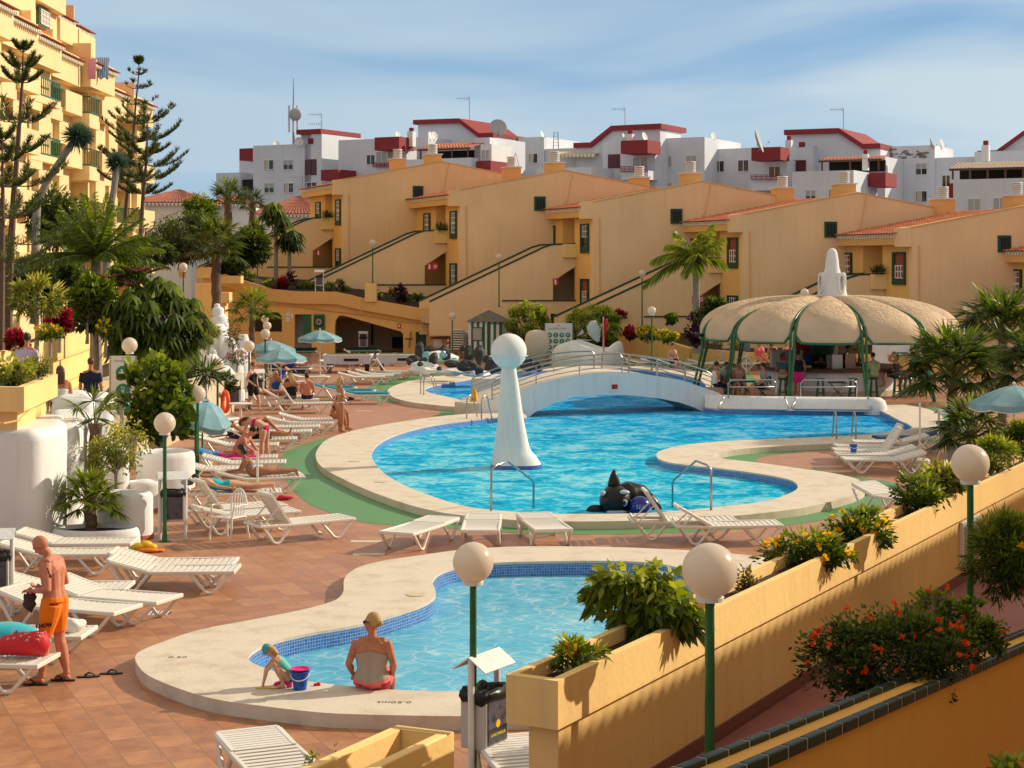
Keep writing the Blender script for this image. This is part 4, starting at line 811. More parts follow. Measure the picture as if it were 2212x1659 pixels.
b=MB();b.tube([P(x, y, YR-.06) for x, y in[(540,655),(640,662),(720,672),(760,676),(868,694),(950,704),(1040,712)]], .03, 5);b.tube([P(x, y, YR-.3) for x, y in[(781,642),(780,676)]], .03, 5);b.build('pipe', M_cornice, rw, True)
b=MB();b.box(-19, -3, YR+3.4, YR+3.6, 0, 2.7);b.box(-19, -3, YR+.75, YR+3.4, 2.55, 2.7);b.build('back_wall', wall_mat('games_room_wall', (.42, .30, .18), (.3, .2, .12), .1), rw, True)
def rectpx(r, name, m, x0, x1, y0, y1, Y, d=.08, **k):
 a=P(x0, y1, Y);c=P(x1, y0, Y);mb=MB();mb.box(a.x, c.x, Y-d, Y, a.z, c.z);return mb.build(name, m, r, True, **k)
b_=rectpx(rw, 'door', M_green, 655, 673, 680, 735, YR+.1);rectpx(rw, 'door_room', mat('room_grey', (.42, .42, .40), .9), 637, 672, 680, 762, YR+.9)
dg=rectpx(rw, 'door', M_green, 898, 921, 717, 762, YR+.35);b=MB()
for k in range(7):a=P(900+k*3, 761, YR+.27);c=P(901+k*3, 719, YR+.27);b.box(a.x, c.x, YR+.22, YR+.27, a.z, c.z)
subpart(b, 'plank_groove', M_dgreen, dg, rw)
rectpx(rw, 'dark_opening', M_dark, 847, 871, 728, 752, YR+3.3);rectpx(rw, 'dark_opening', M_dark, 802, 806, 702, 745, YR+3.3)
r=thing('dartboard', 'round dartboard on a green wooden panel on the ochre wall', 'dartboard', P(690, 712, YR));rectpx(r, 'panel', M_green, 678, 702, 679, 712, YR-.02, .05)
b=MB();c=P(688.5, 695, YR-.09)
for i in range(20):
 a0=6.2832*i/20;a1=6.2832*(i+1)/20
 if i%2:b.poly([c+Vector((.06*math.cos(a0), 0, .06*math.sin(a0))), c+Vector((.2*math.cos(a0), 0, .2*math.sin(a0))), c+Vector((.2*math.cos(a1), 0, .2*math.sin(a1))), c+Vector((.06*math.cos(a1), 0, .06*math.sin(a1)))])
b.build('segment', M_copside, r, True);b=MB();b.tube([c+Vector((0, .02, 0)), c+Vector((0, .0, 0)), c+Vector((0, .004, 0))], [.29, .27, .27], 20);b.build('board', M_black, r, True)
for(x, y, lb, h) in((651, 671, 'paper notices pinned on the ochre wall left of the open door', 0), (726, 688, 'dark notice on the pillar beside the games room opening', 1)):
 pass
r=thing('notice', 'white paper notices pinned left of the open green door', 'notice', P(626, 690, YR));rectpx(r, 'paper', M_signw, 617, 627, 676, 683, YR-.01, .02);rectpx(r, 'paper', M_signw, 628, 633, 677, 688, YR-.01, .02);rectpx(r, 'paper', M_signw, 617, 626, 685, 694, YR-.01, .02)
r=thing('fire_sign', 'red fire sign above the sloping end of the games room opening', 'sign', P(862, 708, YR), 0, None);rectpx(r, 'plate', M_sign, 859, 866, 699, 709, YR-.01, .03);rectpx(r, 'pictogram', M_signw, 861, 864, 701, 707, YR-.05, .01)
r=thing('meter_cabinet', 'small ochre meter cabinet with a white hatch beside the green door', 'cabinet', P(947, 760, YR-.5));rectpx(r, 'body', M_cornice, 933, 965, 731, 763, YR-.5, .4);rectpx(r, 'hatch', M_white, 936, 956, 731, 751, YR-.92, .04);rectpx(r, 'frame', M_signw, 940, 953, 734, 748, YR-.97, .02);rectpx(r, 'roof', M_brown, 931, 968, 728, 731, YR-.45, .55)
r=thing('broom', 'wooden brooms leaning on the wall by the green door', 'broom', P(886, 765, YR-.3));b=MB();b.tube([P(885, 752, YR-.4), P(889, 716, YR-.15)], .02, 6);b.tube([P(883, 750, YR-.5), P(886, 718, YR-.15)], .02, 6);b.build('handle', M_brown, r, True);b=MB();c=P(884, 732, YR-.5);b.box(c.x-.25, c.x+.2, c.y, c.y+.06, c.z-.04, c.z+.03);b.build('head', M_black, r, True)
r=thing('post', 'red and white banded post beside the stacked loungers', 'post', P(968, 768, 97));b=MB();b.tube([P(968, 768, 97), P(968, 733, 97)], .06, 8);b.build('pole', M_signw, r, True);b=MB()
for k in range(3):b.tube([P(968, 765-k*11, 97), P(968, 760-k*11, 97)], .066, 8)
b.build('band', M_redp, r, True)
# planting terrace between the wall and the houses
ter=MB();fr=[(486,594),(588,626),(726,632),(783,645),(908,667),(1001,667),(1039,682),(1110,704),(1180,716),(1330,735)]
bk=[(500,590),(620,600),(745,606),(830,622),(930,640),(1005,655),(1120,668),(1200,676),(1290,690),(1480,712)]
A_=[P(x, y+3, YR+.1) for x, y in fr];B2=[P(x, y+2, 108-i*1.5) for i, (x, y) in enumerate(bk)]
ter._a(A_+B2, [(i, i+1, len(fr)+i+1, len(fr)+i) for i in range(len(fr)-1)]);tag(ter.build('terrace_soil', M_soil, origin=1), kind='structure')
b=MB();n=len(fr)
low=[P(1318, 722, 93), P(1404, 724, 90), P(1500, 752, 86), P(1640, 762, 84), P(1900, 765, 82), P(2140, 768, 78)]
for p, q in zip(low, low[1:]):
 d=(q-p).normalized();nn=Vector((d.y, -d.x, 0)).normalized()*-.3
 b._a([p, q, q-nn, p-nn, Vector((p.x, p.y, -.1)), Vector((q.x, q.y, -.1)), Vector(((q-nn).x, (q-nn).y, -.1)), Vector(((p-nn).x, (p-nn).y, -.1))], [(0, 1, 2, 3), (4, 7, 6, 5), (0, 4, 5, 1), (3, 2, 6, 7), (0, 3, 7, 4), (1, 5, 6, 2)])
tag(b.build('planter_wall', M_yelw), 'low ochre planter wall with yellow flowers running behind the pool bar', 'wall')
b=MB();b._a([(p.x, p.y+.2, p.z-.12) for p in low]+[(p.x+3, p.y+6, p.z+.3) for p in low], [(i, i+1, len(low)+i+1, len(low)+i) for i in range(len(low)-1)]);tag(b.build('planter_soil', M_soil, origin=1), kind='structure')
r=thing('pedestal', 'square yellow pedestal block on the ramp wall', 'pedestal', P(800, 641, 98.6));a=P(788, 641, 98.6);c=P(813, 612, 98.6);b=MB();b.box(a.x, c.x, 98.6, 99.3, a.z-.3, c.z-.08);b.build('block', M_yel, r, True, bevel=.02);b=MB();b.box(a.x+.05, c.x-.05, 98.65, 99.25, c.z-.08, c.z);b.build('cap', M_yel, r, True)
# ------------------------------------------------------------------ striped beach hut
ZH=93.5;c0=P(1056, 769, ZH);r=thing('beach_hut', 'green and white striped wooden hut with a pyramid roof', 'hut', Vector((c0.x, ZH, 0)), R(-12))
b=MB();wht=MB();hw=.93;hh=2.05
for i in range(12):
 x=-hw+i*hw*2/12;(b if i%2 else wht).box(x, x+hw*2/12, -hw, -hw+.05, 0, hh)
 y=-hw+i*hw*2/12;(wht if i%2 else b).box(hw-.05, hw, y+.05, min(hw, y+.05+hw*2/12), 0, hh);(wht if i%2 else b).box(-hw, -hw+.05, y+.05, min(hw, y+.05+hw*2/12), 0, hh)
wht.build('wall', M_white, r);b.build('stripe', M_green, r)
b=MB();b.box(-hw+.06, hw-.06, -hw+.06, hw-.06, 0, hh-.02);b.build('interior', M_dark, r)
b=MB();e=hw+.12;b._a([(-e, -e, hh), (e, -e, hh), (e, e, hh), (-e, e, hh), (0, 0, hh+.62)], [(0, 1, 4), (1, 2, 4), (2, 3, 4), (3, 0, 4), (3, 2, 1, 0)]);b.build('roof', mat('slate_shingle', (.16, .14, .12), .95, .5, 9, bump=1, bscale=12), r)
b=MB();b.box(-.72, -.12, -hw-.03, -hw+.01, 1.0, 1.75);wn=b.build('window', M_green, r);b=MB();b.box(-.66, -.18, -hw-.04, -hw-.02, 1.06, 1.69);p=b.build('pane', M_shut, None, origin=1);p.parent=wn
b=MB()
for x in(.12, .80):b.box(x, x+.05, -hw-.04, -hw, 0, 1.95)
b.box(.12, .85, -hw-.04, -hw, 1.93, 1.98);b.build('door', M_green, r)
# ------------------------------------------------------------------ notice boards with round pictograms
def text_obj(txt, size, m, parent, loc, rot=(R(90), 0, 0), name='lettering', bold=0.0, world=False):
 cu=bpy.data.curves.new(name, 'FONT');cu.body=txt;cu.size=size;cu.align_x='CENTER';cu.align_y='CENTER';cu.offset=bold;cu.resolution_u=2
 o=bpy.data.objects.new(name+'_t', cu);COL.objects.link(o);dg=bpy.context.evaluated_depsgraph_get();me=bpy.data.meshes.new_from_object(o.evaluated_get(dg));bpy.data.objects.remove(o)
 me.materials.clear();me.materials.append(m);q=bpy.data.objects.new(name, me);COL.objects.link(q);q.parent=parent;q.location=loc;q.rotation_euler=rot;return q
M_teal=mat('pictogram_green', (.02, .22, .15), .5)
def board(loc, rz, w_, h_, z0, cols, rows, label, title='LAGUNA PARK 1'):
 r=thing('notice_board', label, 'notice board', loc, rz, None);b=MB();b.box(-w_/2, w_/2, -.02, .02, z0, z0+h_);b.build('panel', M_signw, r, bevel=.01)
 b=MB();b.box(-w_/2-.03, -w_/2, -.03, .03, 0, z0+h_);b.box(w_/2, w_/2+.03, -.03, .03, 0, z0+h_);b.build('leg', M_steel, r)
 s_=w_/(cols+.4);b=MB();wk=MB();rad=s_*.40
 for j in range(rows):
  for i in range(cols):
   x=-w_/2+s_*(i+.7);z=z0+h_-w_*.32-s_*(j+.5);b.tube([(x, -.022, z), (x, -.03, z)], rad, 16)
   a=(i*2+j*3)%5*.6;dx=rad*.6*math.cos(a);dz=rad*.6*math.sin(a);wk.bar((x-dx, -.033, z-dz), (x+dx, -.033, z+dz), rad*.28, .006, Vector((0, 1, 0)));wk.tube([(x-dx*.2, -.032, z+rad*.35), (x-dx*.2, -.036, z+rad*.35)], rad*.2, 8)
 b.build('pictogram', M_teal, r);wk.build('pictogram_mark', M_signw, r)
 text_obj(title, w_*.10, mat('letter_grey', (.12, .14, .13), .6) if 'letter_grey' not in bpy.data.materials else bpy.data.materials['letter_grey'], r, (0, -.024, z0+h_-w_*.20));text_obj('LP', w_*.10, bpy.data.materials['letter_grey'], r, (0, -.024, z0+h_-w_*.09), name='emblem')
 return r
c=P(1207, 777, 88.6);board((c.x, c.y, 0), 0, 1.4, 1.85, .25, 4, 4, 'wide white rules board with rows of green pictograms between the round bushes')
# ------------------------------------------------------------------ dolphin fountain
ZD=86.0;c=P(1271, 785, ZD);r=thing('dolphin_fountain', 'white fountain basin with a pale upright dolphin figure', 'fountain', Vector((c.x, ZD, 0)))
b=MB();n=40
def lump(k, base, amp):return base*(1+amp*math.sin(3*k+1)+amp*.6*math.sin(5*k))
rings=[(1.5, 0, 0), (1.55, .3, 0), (1.5, .9, .0), (1.42, 1.25, .0), (1.3, 1.32, 0), (1.15, 1.22, 0), (1.05, 1.0, 0)]
vs=[]
for(rad, z, _) in rings:
 for k in range(n):
  a=6.2832*k/n;q=rad*1.17*(1+.05*math.sin(4*a+.5));zz=z*.85+(.18*math.sin(3*a+2) if z>1 else 0);vs.append((q*math.cos(a), q*.75*math.sin(a), zz))
fs=[(i*n+k, i*n+(k+1)%n, (i+1)*n+(k+1)%n, (i+1)*n+k) for i in range(len(rings)-1) for k in range(n)]+[tuple((len(rings)-1)*n+k for k in range(n))]
b._a(vs, fs);b.build('basin', M_white, r, smooth=True)
M_dol=mat('dolphin_paint', (.42, .52, .54), .4, .1, 5);b=MB();pth=[(.15, 0, 1.3), (.05, 0, 1.55), (-.05, 0, 1.8), (-.12, 0, 2.05), (-.05, 0, 2.25), (.05, 0, 2.36)]
pth=[(x+.35, y, z*1.0-.05) for x, y, z in pth];b.tube(pth, [.06, .22, .34, .33, .22, .04], 14);b.build('dolphin_body', M_dol, r, smooth=True);b=MB()
b._a([(-.3, 0, 1.9), (-.55, 0, 1.55), (-.42, .02, 1.6), (-.22, 0, 1.7)], [(0, 1, 2, 3), (3, 2, 1, 0)]);b._a([(.2, 0, 1.8), (.45, 0, 1.75), (.42, 0, 1.7), (.2, 0, 1.6)], [(0, 1, 2, 3), (3, 2, 1, 0)]);b._a([(.1, 0, 1.35), (-.6, 0, 1.42), (-.55, 0, 1.32), (.1, .25, 1.3), (.5, 0, 1.42)], [(0, 1, 2, 3, 4), (4, 3, 2, 1, 0)]);b.build('fin', M_dol, r)
# white rounded booth behind the parasol
c=P(1160, 778, 86.5);r=thing('shower_booth', 'smooth off-white rounded shower booth behind the tilted blue parasol', 'shower booth', Vector((c.x, 86.5, 0)));b=MB();b.lathe([(.58, 0), (.58, 1.4), (.52, 1.65), (.38, 1.78), (.15, 1.83)], (0, 0, 0), 26, 1.05, .8);b.build('shell', mat('booth_cream', (.62, .52, .42), .7, .05, 3), r, smooth=True)
c=P(1303, 785, 84);r=thing('flag', 'red warning flag hanging on a thin pole by the dolphin fountain', 'flag', Vector((c.x, 84, 0)));b=MB();zt=P(1303, 684, 84).z;b.tube([(0, 0, 0), (0, 0, zt)], .03, 6);b.build('pole', M_shut, r);b=MB()
b._a([(0+.22*(i/4)*(1-j/9)+.03*math.sin(j), .04*math.sin(i*2+j), zt-.1-j*.2) for j in range(9) for i in range(5)], [(j*5+i, j*5+i+1, (j+1)*5+i+1, (j+1)*5+i) for j in range(8) for i in range(4)]);b.build('cloth', mat('flag_red', (.55, .02, .02), .8), r)
# ------------------------------------------------------------------ rock cascade beside the upper pool
rc=thing('rock_cascade', 'black volcanic rocks set in white plaster with a small blue cascade', 'rock feature', G(985, 815))
def rock(name, cx, cy, wpx, hpx, Y, m, r, seed, asp=.8):
 c=P(cx, cy, Y);s=Y/F;rr=random.Random(seed);b=MB();b.ball((0, 0, 0), 1, 12, 8);ph=[rr.uniform(0, 6) for _ in range(6)];out=[]
 for v in b.v:
  v=Vector(v);k=1+.16*math.sin(3*v.x+ph[0])+.15*math.sin(4*v.y+ph[1])+.16*math.sin(3.5*v.z+ph[2])+.07*math.sin(9*v.x+ph[3])*math.sin(8*v.z+ph[4]);out.append((c.x+v.x*k*wpx*s/2, c.y+v.y*k*wpx*s/2*asp, c.z+v.z*k*hpx*s/2))
 b.v=out;return b.build(name, m, r, True)
for i, q in enumerate([(893,776,28,26,77),(905,768,26,50,79),(935,780,18,40,74),(930,753,34,14,82),(960,756,30,18,81),(965,768,22,20,78),(1000,752,14,16,82),(1012,764,20,28,79),(1035,768,26,44,78),(980,787,36,18,73),(1012,790,44,22,72),(1036,802,22,16,71),(1068,790,44,30,73),(1140,786,40,26,74),(1160,792,30,18,73),(948,796,12,8,71.5),(908,786,14,10,71.5),(885,782,14,14,75),(918,776,14,10,73),(1052,775,18,20,76)]):rock('rock', *q, M_rock, rc, i)
for i, q in enumerate([(920,795,66,22,74),(975,803,70,18,73),(1030,808,60,12,72),(955,772,70,30,80),(1075,802,30,12,73)]):rock('plaster', *q, M_white, rc, 50+i)
for i, q in enumerate([(922,772,22,20,75.5),(958,766,16,14,77.5),(978,780,30,8,75)]):rock('cascade_water', *q, mat('cascade_blue', (.22, .50, .55), .2), rc, 80+i)
# ------------------------------------------------------------------ ball statue standing in the pool
ZS=43.4;X_=(1113-CX)*ZS/F;r=thing('pool_statue', 'white ball on a flaring pillar standing in the pool with spout nozzles', 'statue', (X_, ZS, -.05))
prof=[(1012,1060,1170),(1003,1061,1169),(1000,1062,1166),(985,1064,1158),(978,1066,1150),(964,1068,1143),(940,1071,1138),(905,1075,1131),(870,1078,1126),(835,1080,1121),(810,1082,1117),(797,1083,1115),(787,1084,1113)]
def stat(pf, m, name, n=28):
 vs=[]
 for(y, xl, xr) in pf:
  a=P(xl, y, ZS);c=P(xr, y, ZS);cx=(a.x+c.x)/2-X_;rx=(c.x-a.x)/2;z=a.z+.05;ry=max(rx*.92, .16)
  for k in range(n):
   t_=6.2832*k/n;co, si=math.cos(t_), math.sin(t_);pw=.72
   vs.append((cx+rx*math.copysign(abs(co)**pw, co), ry*math.copysign(abs(si)**pw, si), z))
 mb=MB();m_=len(pf);mb._a(vs, [(i*n+k, i*n+(k+1)%n, (i+1)*n+(k+1)%n, (i+1)*n+k) for i in range(m_-1) for k in range(n)]);return mb.build(name, m, r, smooth=True)
stat([(1040,1057,1174), (1012,1058,1172), (1001,1060,1170)], mat('blue_small_tile', (.06, .14, .42), .15, .4, 40), 'tiled_base');stat([(1001.5,1061,1169), (998,1063,1166)]+prof[3:], M_white, 'pillar')
g=P(1099, 759, ZS);gx=g.x-X_;gz=g.z+.05;b=MB();b.ball((gx, 0, gz), .455, 32, 20);b.build('ball', M_white, r, smooth=True);b=MB()
for k in range(12):
 a=6.2832*(k+.3)/12;b.tube([(gx+.43*math.cos(a), .43*math.sin(a), gz-.13), (gx+.50*math.cos(a), .50*math.sin(a), gz-.11)], .016, 6)
b.build('nozzle', M_white, r)
# ------------------------------------------------------------------ footbridge
fp0=P(1137, 901, 57.8);dBr=Vector((6.32, 2.3, 0)).normalized();nBr=Vector((-dBr.y, dBr.x, 0))
def brp(x, y):
 k=(x-CX)/F;s=(k*fp0.y-fp0.x)/(dBr.x-k*dBr.y);p=fp0+dBr*s;return Vector((p.x, p.y, H-(y-HY)*p.y/F))
tp=[(1040,874),(1065,864),(1095,853),(1123,843),(1168,827),(1205,818),(1243,811),(1280,806),(1318,804),(1355,805),(1393,808),(1432,814),(1471,821),(1510,834),(1554,849),(1560,856)]
up_=[(1524,892),(1500,880),(1471,870),(1432,862),(1393,857),(1343,853),(1293,853),(1243,857),(1193,872),(1158,889),(1137,905),(1137,930)]
r=thing('footbridge', 'white arched footbridge crossing the pool with curved steel railings', 'bridge', (fp0.x, fp0.y, 0))
topw=[brp(*p) for p in tp];und=[brp(*p) for p in up_];poly=[brp(1040, 930)]+topw+[brp(1560, 892)]+und
toL=lambda p:((p-fp0).dot(dBr), p.z);P2=[toL(p) for p in poly];v, f=sheet_data(P2, [], 0);b=MB();wB=2.3
frm=lambda s, z, w_:fp0*1+dBr*s+nBr*w_+Vector((0, 0, z-fp0.z))
b._a([frm(a[0], a[1], 0) for a in v], f);b._a([frm(a[0], a[1], wB) for a in v], [q[::-1] for q in f]);n=len(P2)
b._a([frm(p[0], p[1], 0) for p in P2]+[frm(p[0], p[1], wB) for p in P2], [(i, (i+1)%n, n+(i+1)%n, n+i) for i in range(n)]);b.build('arch', M_white, r, True)
b=MB();tl=[toL(p) for p in topw];vs=[frm(s, z+.012, w_) for s, z in tl for w_ in(.18, wB-.18)];b._a(vs, [(2*i, 2*i+2, 2*i+3, 2*i+1) for i in range(len(tl)-1)]);b.build('walkway', M_cop, r, True)
def brail(s0, s1, w_, nm='railing'):
 b=MB();hs=(.62, .47, .31, .15)
 def zt_(s):
  for(a, za), (c, zc) in zip(tl, tl[1:]):
   if a<=s<=c:return za+(zc-za)*(s-a)/(c-a)
  return tl[0][1] if s<tl[0][0] else tl[-1][1]
 for j, h in enumerate(hs):
  nn=16;pts=[frm(s0+(s1-s0)*i/nn, zt_(s0+(s1-s0)*i/nn)+h, w_) for i in range(nn+1)]
  if j==0:pts=[frm(s0, zt_(s0), w_), frm(s0, zt_(s0)+h-.09, w_), frm(s0+.08, zt_(s0)+h, w_)]+pts[1:-1]+[frm(s1-.08, zt_(s1)+h, w_), frm(s1, zt_(s1)+h-.09, w_), frm(s1, zt_(s1), w_)]
  b.tube(pts, .024 if j==0 else.017, 7)
 for i in range(1, 3):s=s0+(s1-s0)*i/3;b.tube([frm(s, zt_(s), w_), frm(s, zt_(s)+.62, w_)], .018, 6)
 b.build(nm, M_steel, r, True)
brail(-1.2, 3.55, .08);brail(3.8, 7.0, .08);brail(-1.2, 3.4, wB-.08);brail(3.7, 7.0, wB-.08)
b=MB();c=brp(1327, 829);b.box(-.16, .16, -.03, -.005, -.26, .26, Matrix.Translation(c)@Matrix.Rotation(math.atan2(dBr.y, dBr.x), 4, 'Z'));sg=b.build('warning_sign', M_signw, r, True);b=MB();b.box(-.11, .11, -.04, -.031, -.18, -.02, Matrix.Translation(c)@Matrix.Rotation(math.atan2(dBr.y, dBr.x), 4, 'Z'));subpart(b, 'prohibition_mark', M_sign, sg, r)
# round plinths at the left landing and wet floor sign
for(x, y, w_, h_, lb) in((1048, 903, 1.05, .30, 'low round cream plinth under the wet floor sign'), (1062, 866, .78, .62, 'taller round cream plinth at the left end of the bridge')):
 c=G(x, y-4);r=thing('plinth', lb, 'plinth', (c.x, c.y+.5, .0));b=MB();b.lathe([(w_, 0), (w_, h_+.1), (w_*.97, h_+.16), (w_*.85, h_+.17)], (0, 0, 0), 28, 1, .8);b.build('drum', M_cop, r, smooth='auto')
c=P(1024, 882, 58.2);r=thing('wet_floor_sign', 'yellow folding wet floor warning cone beside the pool ladder', 'warning sign', c, R(-10));b=MB()
b._a([(-.16, -.16, 0), (.16, -.16, 0), (.16, .16, 0), (-.16, .16, 0), (-.05, -.03, .66), (.05, -.03, .66), (.05, .03, .66), (-.05, .03, .66)], [(0, 1, 5, 4), (1, 2, 6, 5), (2, 3, 7, 6), (3, 0, 4, 7), (4, 5, 6, 7), (3, 2, 1, 0)]);b.build('cone', mat('sign_yellow', (.75, .36, .01), .5), r);b=MB();b._a([(-.05, -.128, .30), (.05, -.128, .30), (0, -.105, .40)], [(0, 1, 2)]);b.box(-.06, .06, -.155, -.145, .12, .2);b.build('marking', M_black, r)
# ------------------------------------------------------------------ pool ladders and handrails
def ladder(x, y, hd, label, z=ZC, w_=.55, hgt=.75, out=.75):
 c=G(x, y, z);r=thing('pool_ladder', label, 'pool ladder', c, R(hd), 'curved steel pool ladders');
 for s in(-w_/2, w_/2):
  b=MB();pts=[(s, 0, 0), (s, 0, hgt*.7)]+[(s, -.22+.22*math.cos(t_/6*math.pi), hgt*.7+.22*math.sin(t_/6*math.pi)) for t_ in range(1, 6)]+[(s, -.46, hgt*.55), (s, -out, -.2), (s, -out, -.9)]
  b.tube(pts, .022, 8);b.build('handrail', M_steel, r, smooth=True)
 b=MB()
 for k in range(3):b.box(-w_/2, w_/2, -out-.04, -out+.04, -.35-k*.25, -.32-k*.25)
 b.build('step', M_steel, r)
ladder(912, 852, 105, 'steel ladder at the left tip of the upper pool');ladder(1024, 905, 150, 'steel ladder beside the round plinth near the statue');ladder(1828, 948, -180, 'steel ladder on the right bank in front of the bar')
def entry_rail(xa, ya, xb, yb, label):
 a=G(xa, ya, ZC);c=P(xb, yb, a.y+2.2);r=thing('entry_handrail', label, 'handrail', a, 0, 'bent steel handrails at the pool steps');b=MB();t_=c-a;t_.y=1.7
 b.tube([(0, 0, 0), (0, 0, .82), (t_.x*.12, .1, .90), (t_.x*.38, t_.y*.38, .92), (t_.x*.97, t_.y*.97, .40), (t_.x, t_.y, .32), (t_.x, t_.y, -.5)], .024, 8);b.build('tube', M_steel, r, smooth=True)
entry_rail(1061, 1103, 1152, 1103, 'bent steel handrail in front of the statue');entry_rail(1536, 1102, 1448, 1094, 'bent steel handrail right of the inflatable whale')
# ------------------------------------------------------------------ pool bar
BC=Vector((12.15, 65.8, 0));RB=5.05;RE=4.78;ZE=2.36;ZT=3.75
bar=thing('pool_bar', 'round pool bar under a ribbed sand coloured dome on green posts', 'pool bar', BC)
b=MB();b.lathe([(5.3, -.1), (5.3, .2), (5.1, .22)], (0, 0, 0), 48);b.build('platform', M_deck, bar)
M_dome=mat('dome_plaster', (.66, .49, .33), .95, .12, 1.5, bump=0);t=M_dome.node_tree;pb=[n for n in t.nodes if n.type=='BSDF_PRINCIPLED'][0];g_=[n for n in t.nodes if n.type=='NEW_GEOMETRY'][0]
n_=N(t, 'ShaderNodeTexNoise', Scale=3.2, Detail=8.0, Roughness=.62, Distortion=1.2);lk(t, g_.outputs['Position'], n_.inputs['Vector']);sx_=N(t, 'ShaderNodeSeparateXYZ');lk(t, g_.outputs['Position'], sx_.inputs[0]);mr_=N(t, 'ShaderNodeMapRange');mr_.inputs[1].default_value=2.8;mr_.inputs[2].default_value=3.5;mr_.inputs[3].default_value=.12;mr_.inputs[4].default_value=1.0;lk(t, sx_.outputs[2], mr_.inputs[0])
bp_=N(t, 'ShaderNodeBump', Distance=.22);lk(t, mr_.outputs[0], bp_.inputs['Strength']);lk(t, n_.outputs['Fac'], bp_.inputs['Height']);lk(t, bp_.outputs[0], pb.inputs['Normal'])
phi0=R(-100.5+15);NL=12
def dome_pt(ph, a, lobe=True, off=0.0):
 u=((ph-phi0)%(2*math.pi/NL))/(2*math.pi/NL);bulge=math.sin(math.pi*u)**.6 if lobe else 0
 rr=RE*math.cos(a)**.9+off+bulge*.32*math.cos(a)*(.35+.65*math.sin(min(a*2, math.pi/2)));zz=ZE+(ZT-ZE)*math.sin(a)**.85+bulge*.34*math.sin(a)**.7*math.cos(a)**.25-(.03*bulge if a<.12 else 0)
 return Vector((rr*math.cos(ph), rr*math.sin(ph), zz+off*.3))
for L in range(NL):
 b=MB();nu, nv=16, 16;vs=[]
 for j in range(nv+1):
  a=1.52*j/nv
  for i in range(nu+1):
   u=i/nu;lo=.022+.05*max(0, 1-j/1.2);uu=lo+(1-2*lo)*u;vs.append(dome_pt(phi0+2*math.pi/NL*(L+uu), a))
 b._a(vs, [(j*(nu+1)+i, j*(nu+1)+i+1, (j+1)*(nu+1)+i+1, (j+1)*(nu+1)+i) for j in range(nv) for i in range(nu)]);b.build('dome_panel', M_dome, bar, smooth=True)
for L in range(NL):
 ph=phi0+2*math.pi/NL*L;b=MB();dx=Vector((math.cos(ph), math.sin(ph), 0));sd_=Vector((-math.sin(ph), math.cos(ph), 0))
 for s in(-.075, .075):b.tube([dx*(RB+.25)+Vector((0, 0, .2))+sd_*s*.3]+[dx*(RB+.25-(RB+.25-RE)*k/4)+Vector((0, 0, .2+(ZE-.2)*k/4))+sd_*s*min(1, k/3) for k in range(1, 4)]+[dome_pt(ph, 1.5*k/12, False, .09)+sd_*s for k in range(13)], .048, 8)
 b.build('post', M_green, bar, smooth=True)
b=MB()
for L in range(NL):
 pts=[dome_pt(phi0+2*math.pi/NL*(L+.03+.94*i/10), 0, True, .02)-Vector((0, 0, .05 if 0<i<10 else-.25)) for i in range(11)];b.tube(pts, .045, 6)
b.build('eave_rim', M_green, bar, smooth=True)
b=MB();b.lathe([(2.55, .2), (2.55, 1.12), (2.5, 1.14)], (0, 0, 0), 40);b.build('counter_front', M_white, bar);b=MB();b.lathe([(2.62, .2), (2.62, .42), (2.6, .43)], (0, 0, 0), 40);b.build('skirting', M_copside, bar)
b=MB();b.lathe([(2.5, 1.13), (2.8, 1.13), (2.82, 1.24), (2.78, 1.26), (1.9, 1.26), (1.9, 1.13)], (0, 0, 0), 40);b.build('counter_top', M_brown, bar)
b=MB();b.tube([(.12, 0, .2), (.12, 0, 4.0)], .24, 20);b.build('column', M_white, bar, smooth=True);b=MB();b.lathe([(.35, 1.7), (.55, 2.2), (.75, 2.6), (.8, 3.2)], (-.35, -.7, 0), 20);b.build('hood', M_dgreen, bar)
pc=[(3.45, .62), (3.9, .58), (4.3, .50), (4.6, .42), (4.8, .33), (5.0, .27), (5.3, .24), (5.6, .19), (5.72, .12), (5.76, .03)]
b=MB();b.lathe([(q, z) for z, q in pc], (.15, 0, 0), 26);b.build('chimney', M_white, bar, smooth=True)
b=MB()
for k in range(4):
 a=R(-62+90*k);Mx=Matrix.Translation((.15+.42*math.cos(a), .42*math.sin(a), 4.42))@Matrix.Rotation(a+math.pi/2, 4, 'Z');n=20
 o=[(.15*math.copysign(abs(math.cos(6.2832*i/n))**.6, math.cos(6.2832*i/n)), .40*math.copysign(abs(math.sin(6.2832*i/n))**.8, math.sin(6.2832*i/n))) for i in range(n)]
 vs=[Mx@Vector((x, -.16, z)) for x, z in o]+[Mx@Vector((x*.5, -.16, z*.72)) for x, z in o]+[Mx@Vector((x*.5, .1, z*.72)) for x, z in o]+[Mx@Vector((x, .15, z)) for x, z in o]
 b._a(vs, [(i, (i+1)%n, n+(i+1)%n, n+i) for i in range(n)]+[(n+i, n+(i+1)%n, 2*n+(i+1)%n, 2*n+i) for i in range(n)]+[(3*n+i, 3*n+(i+1)%n, (i+1)%n, i) for i in range(n)]+[tuple(2*n+i for i in range(n))])
b.build('chimney_slot', M_white, bar)
# lamp collars on two posts
b=MB()
for L in(9, 1):
 ph=phi0+2*math.pi/NL*L;b.tube([(5.0*math.cos(ph), 5.0*math.sin(ph), 2.38), (5.0*math.cos(ph), 5.0*math.sin(ph), 2.5)], .2, 14)
b.build('collar', M_black, bar)
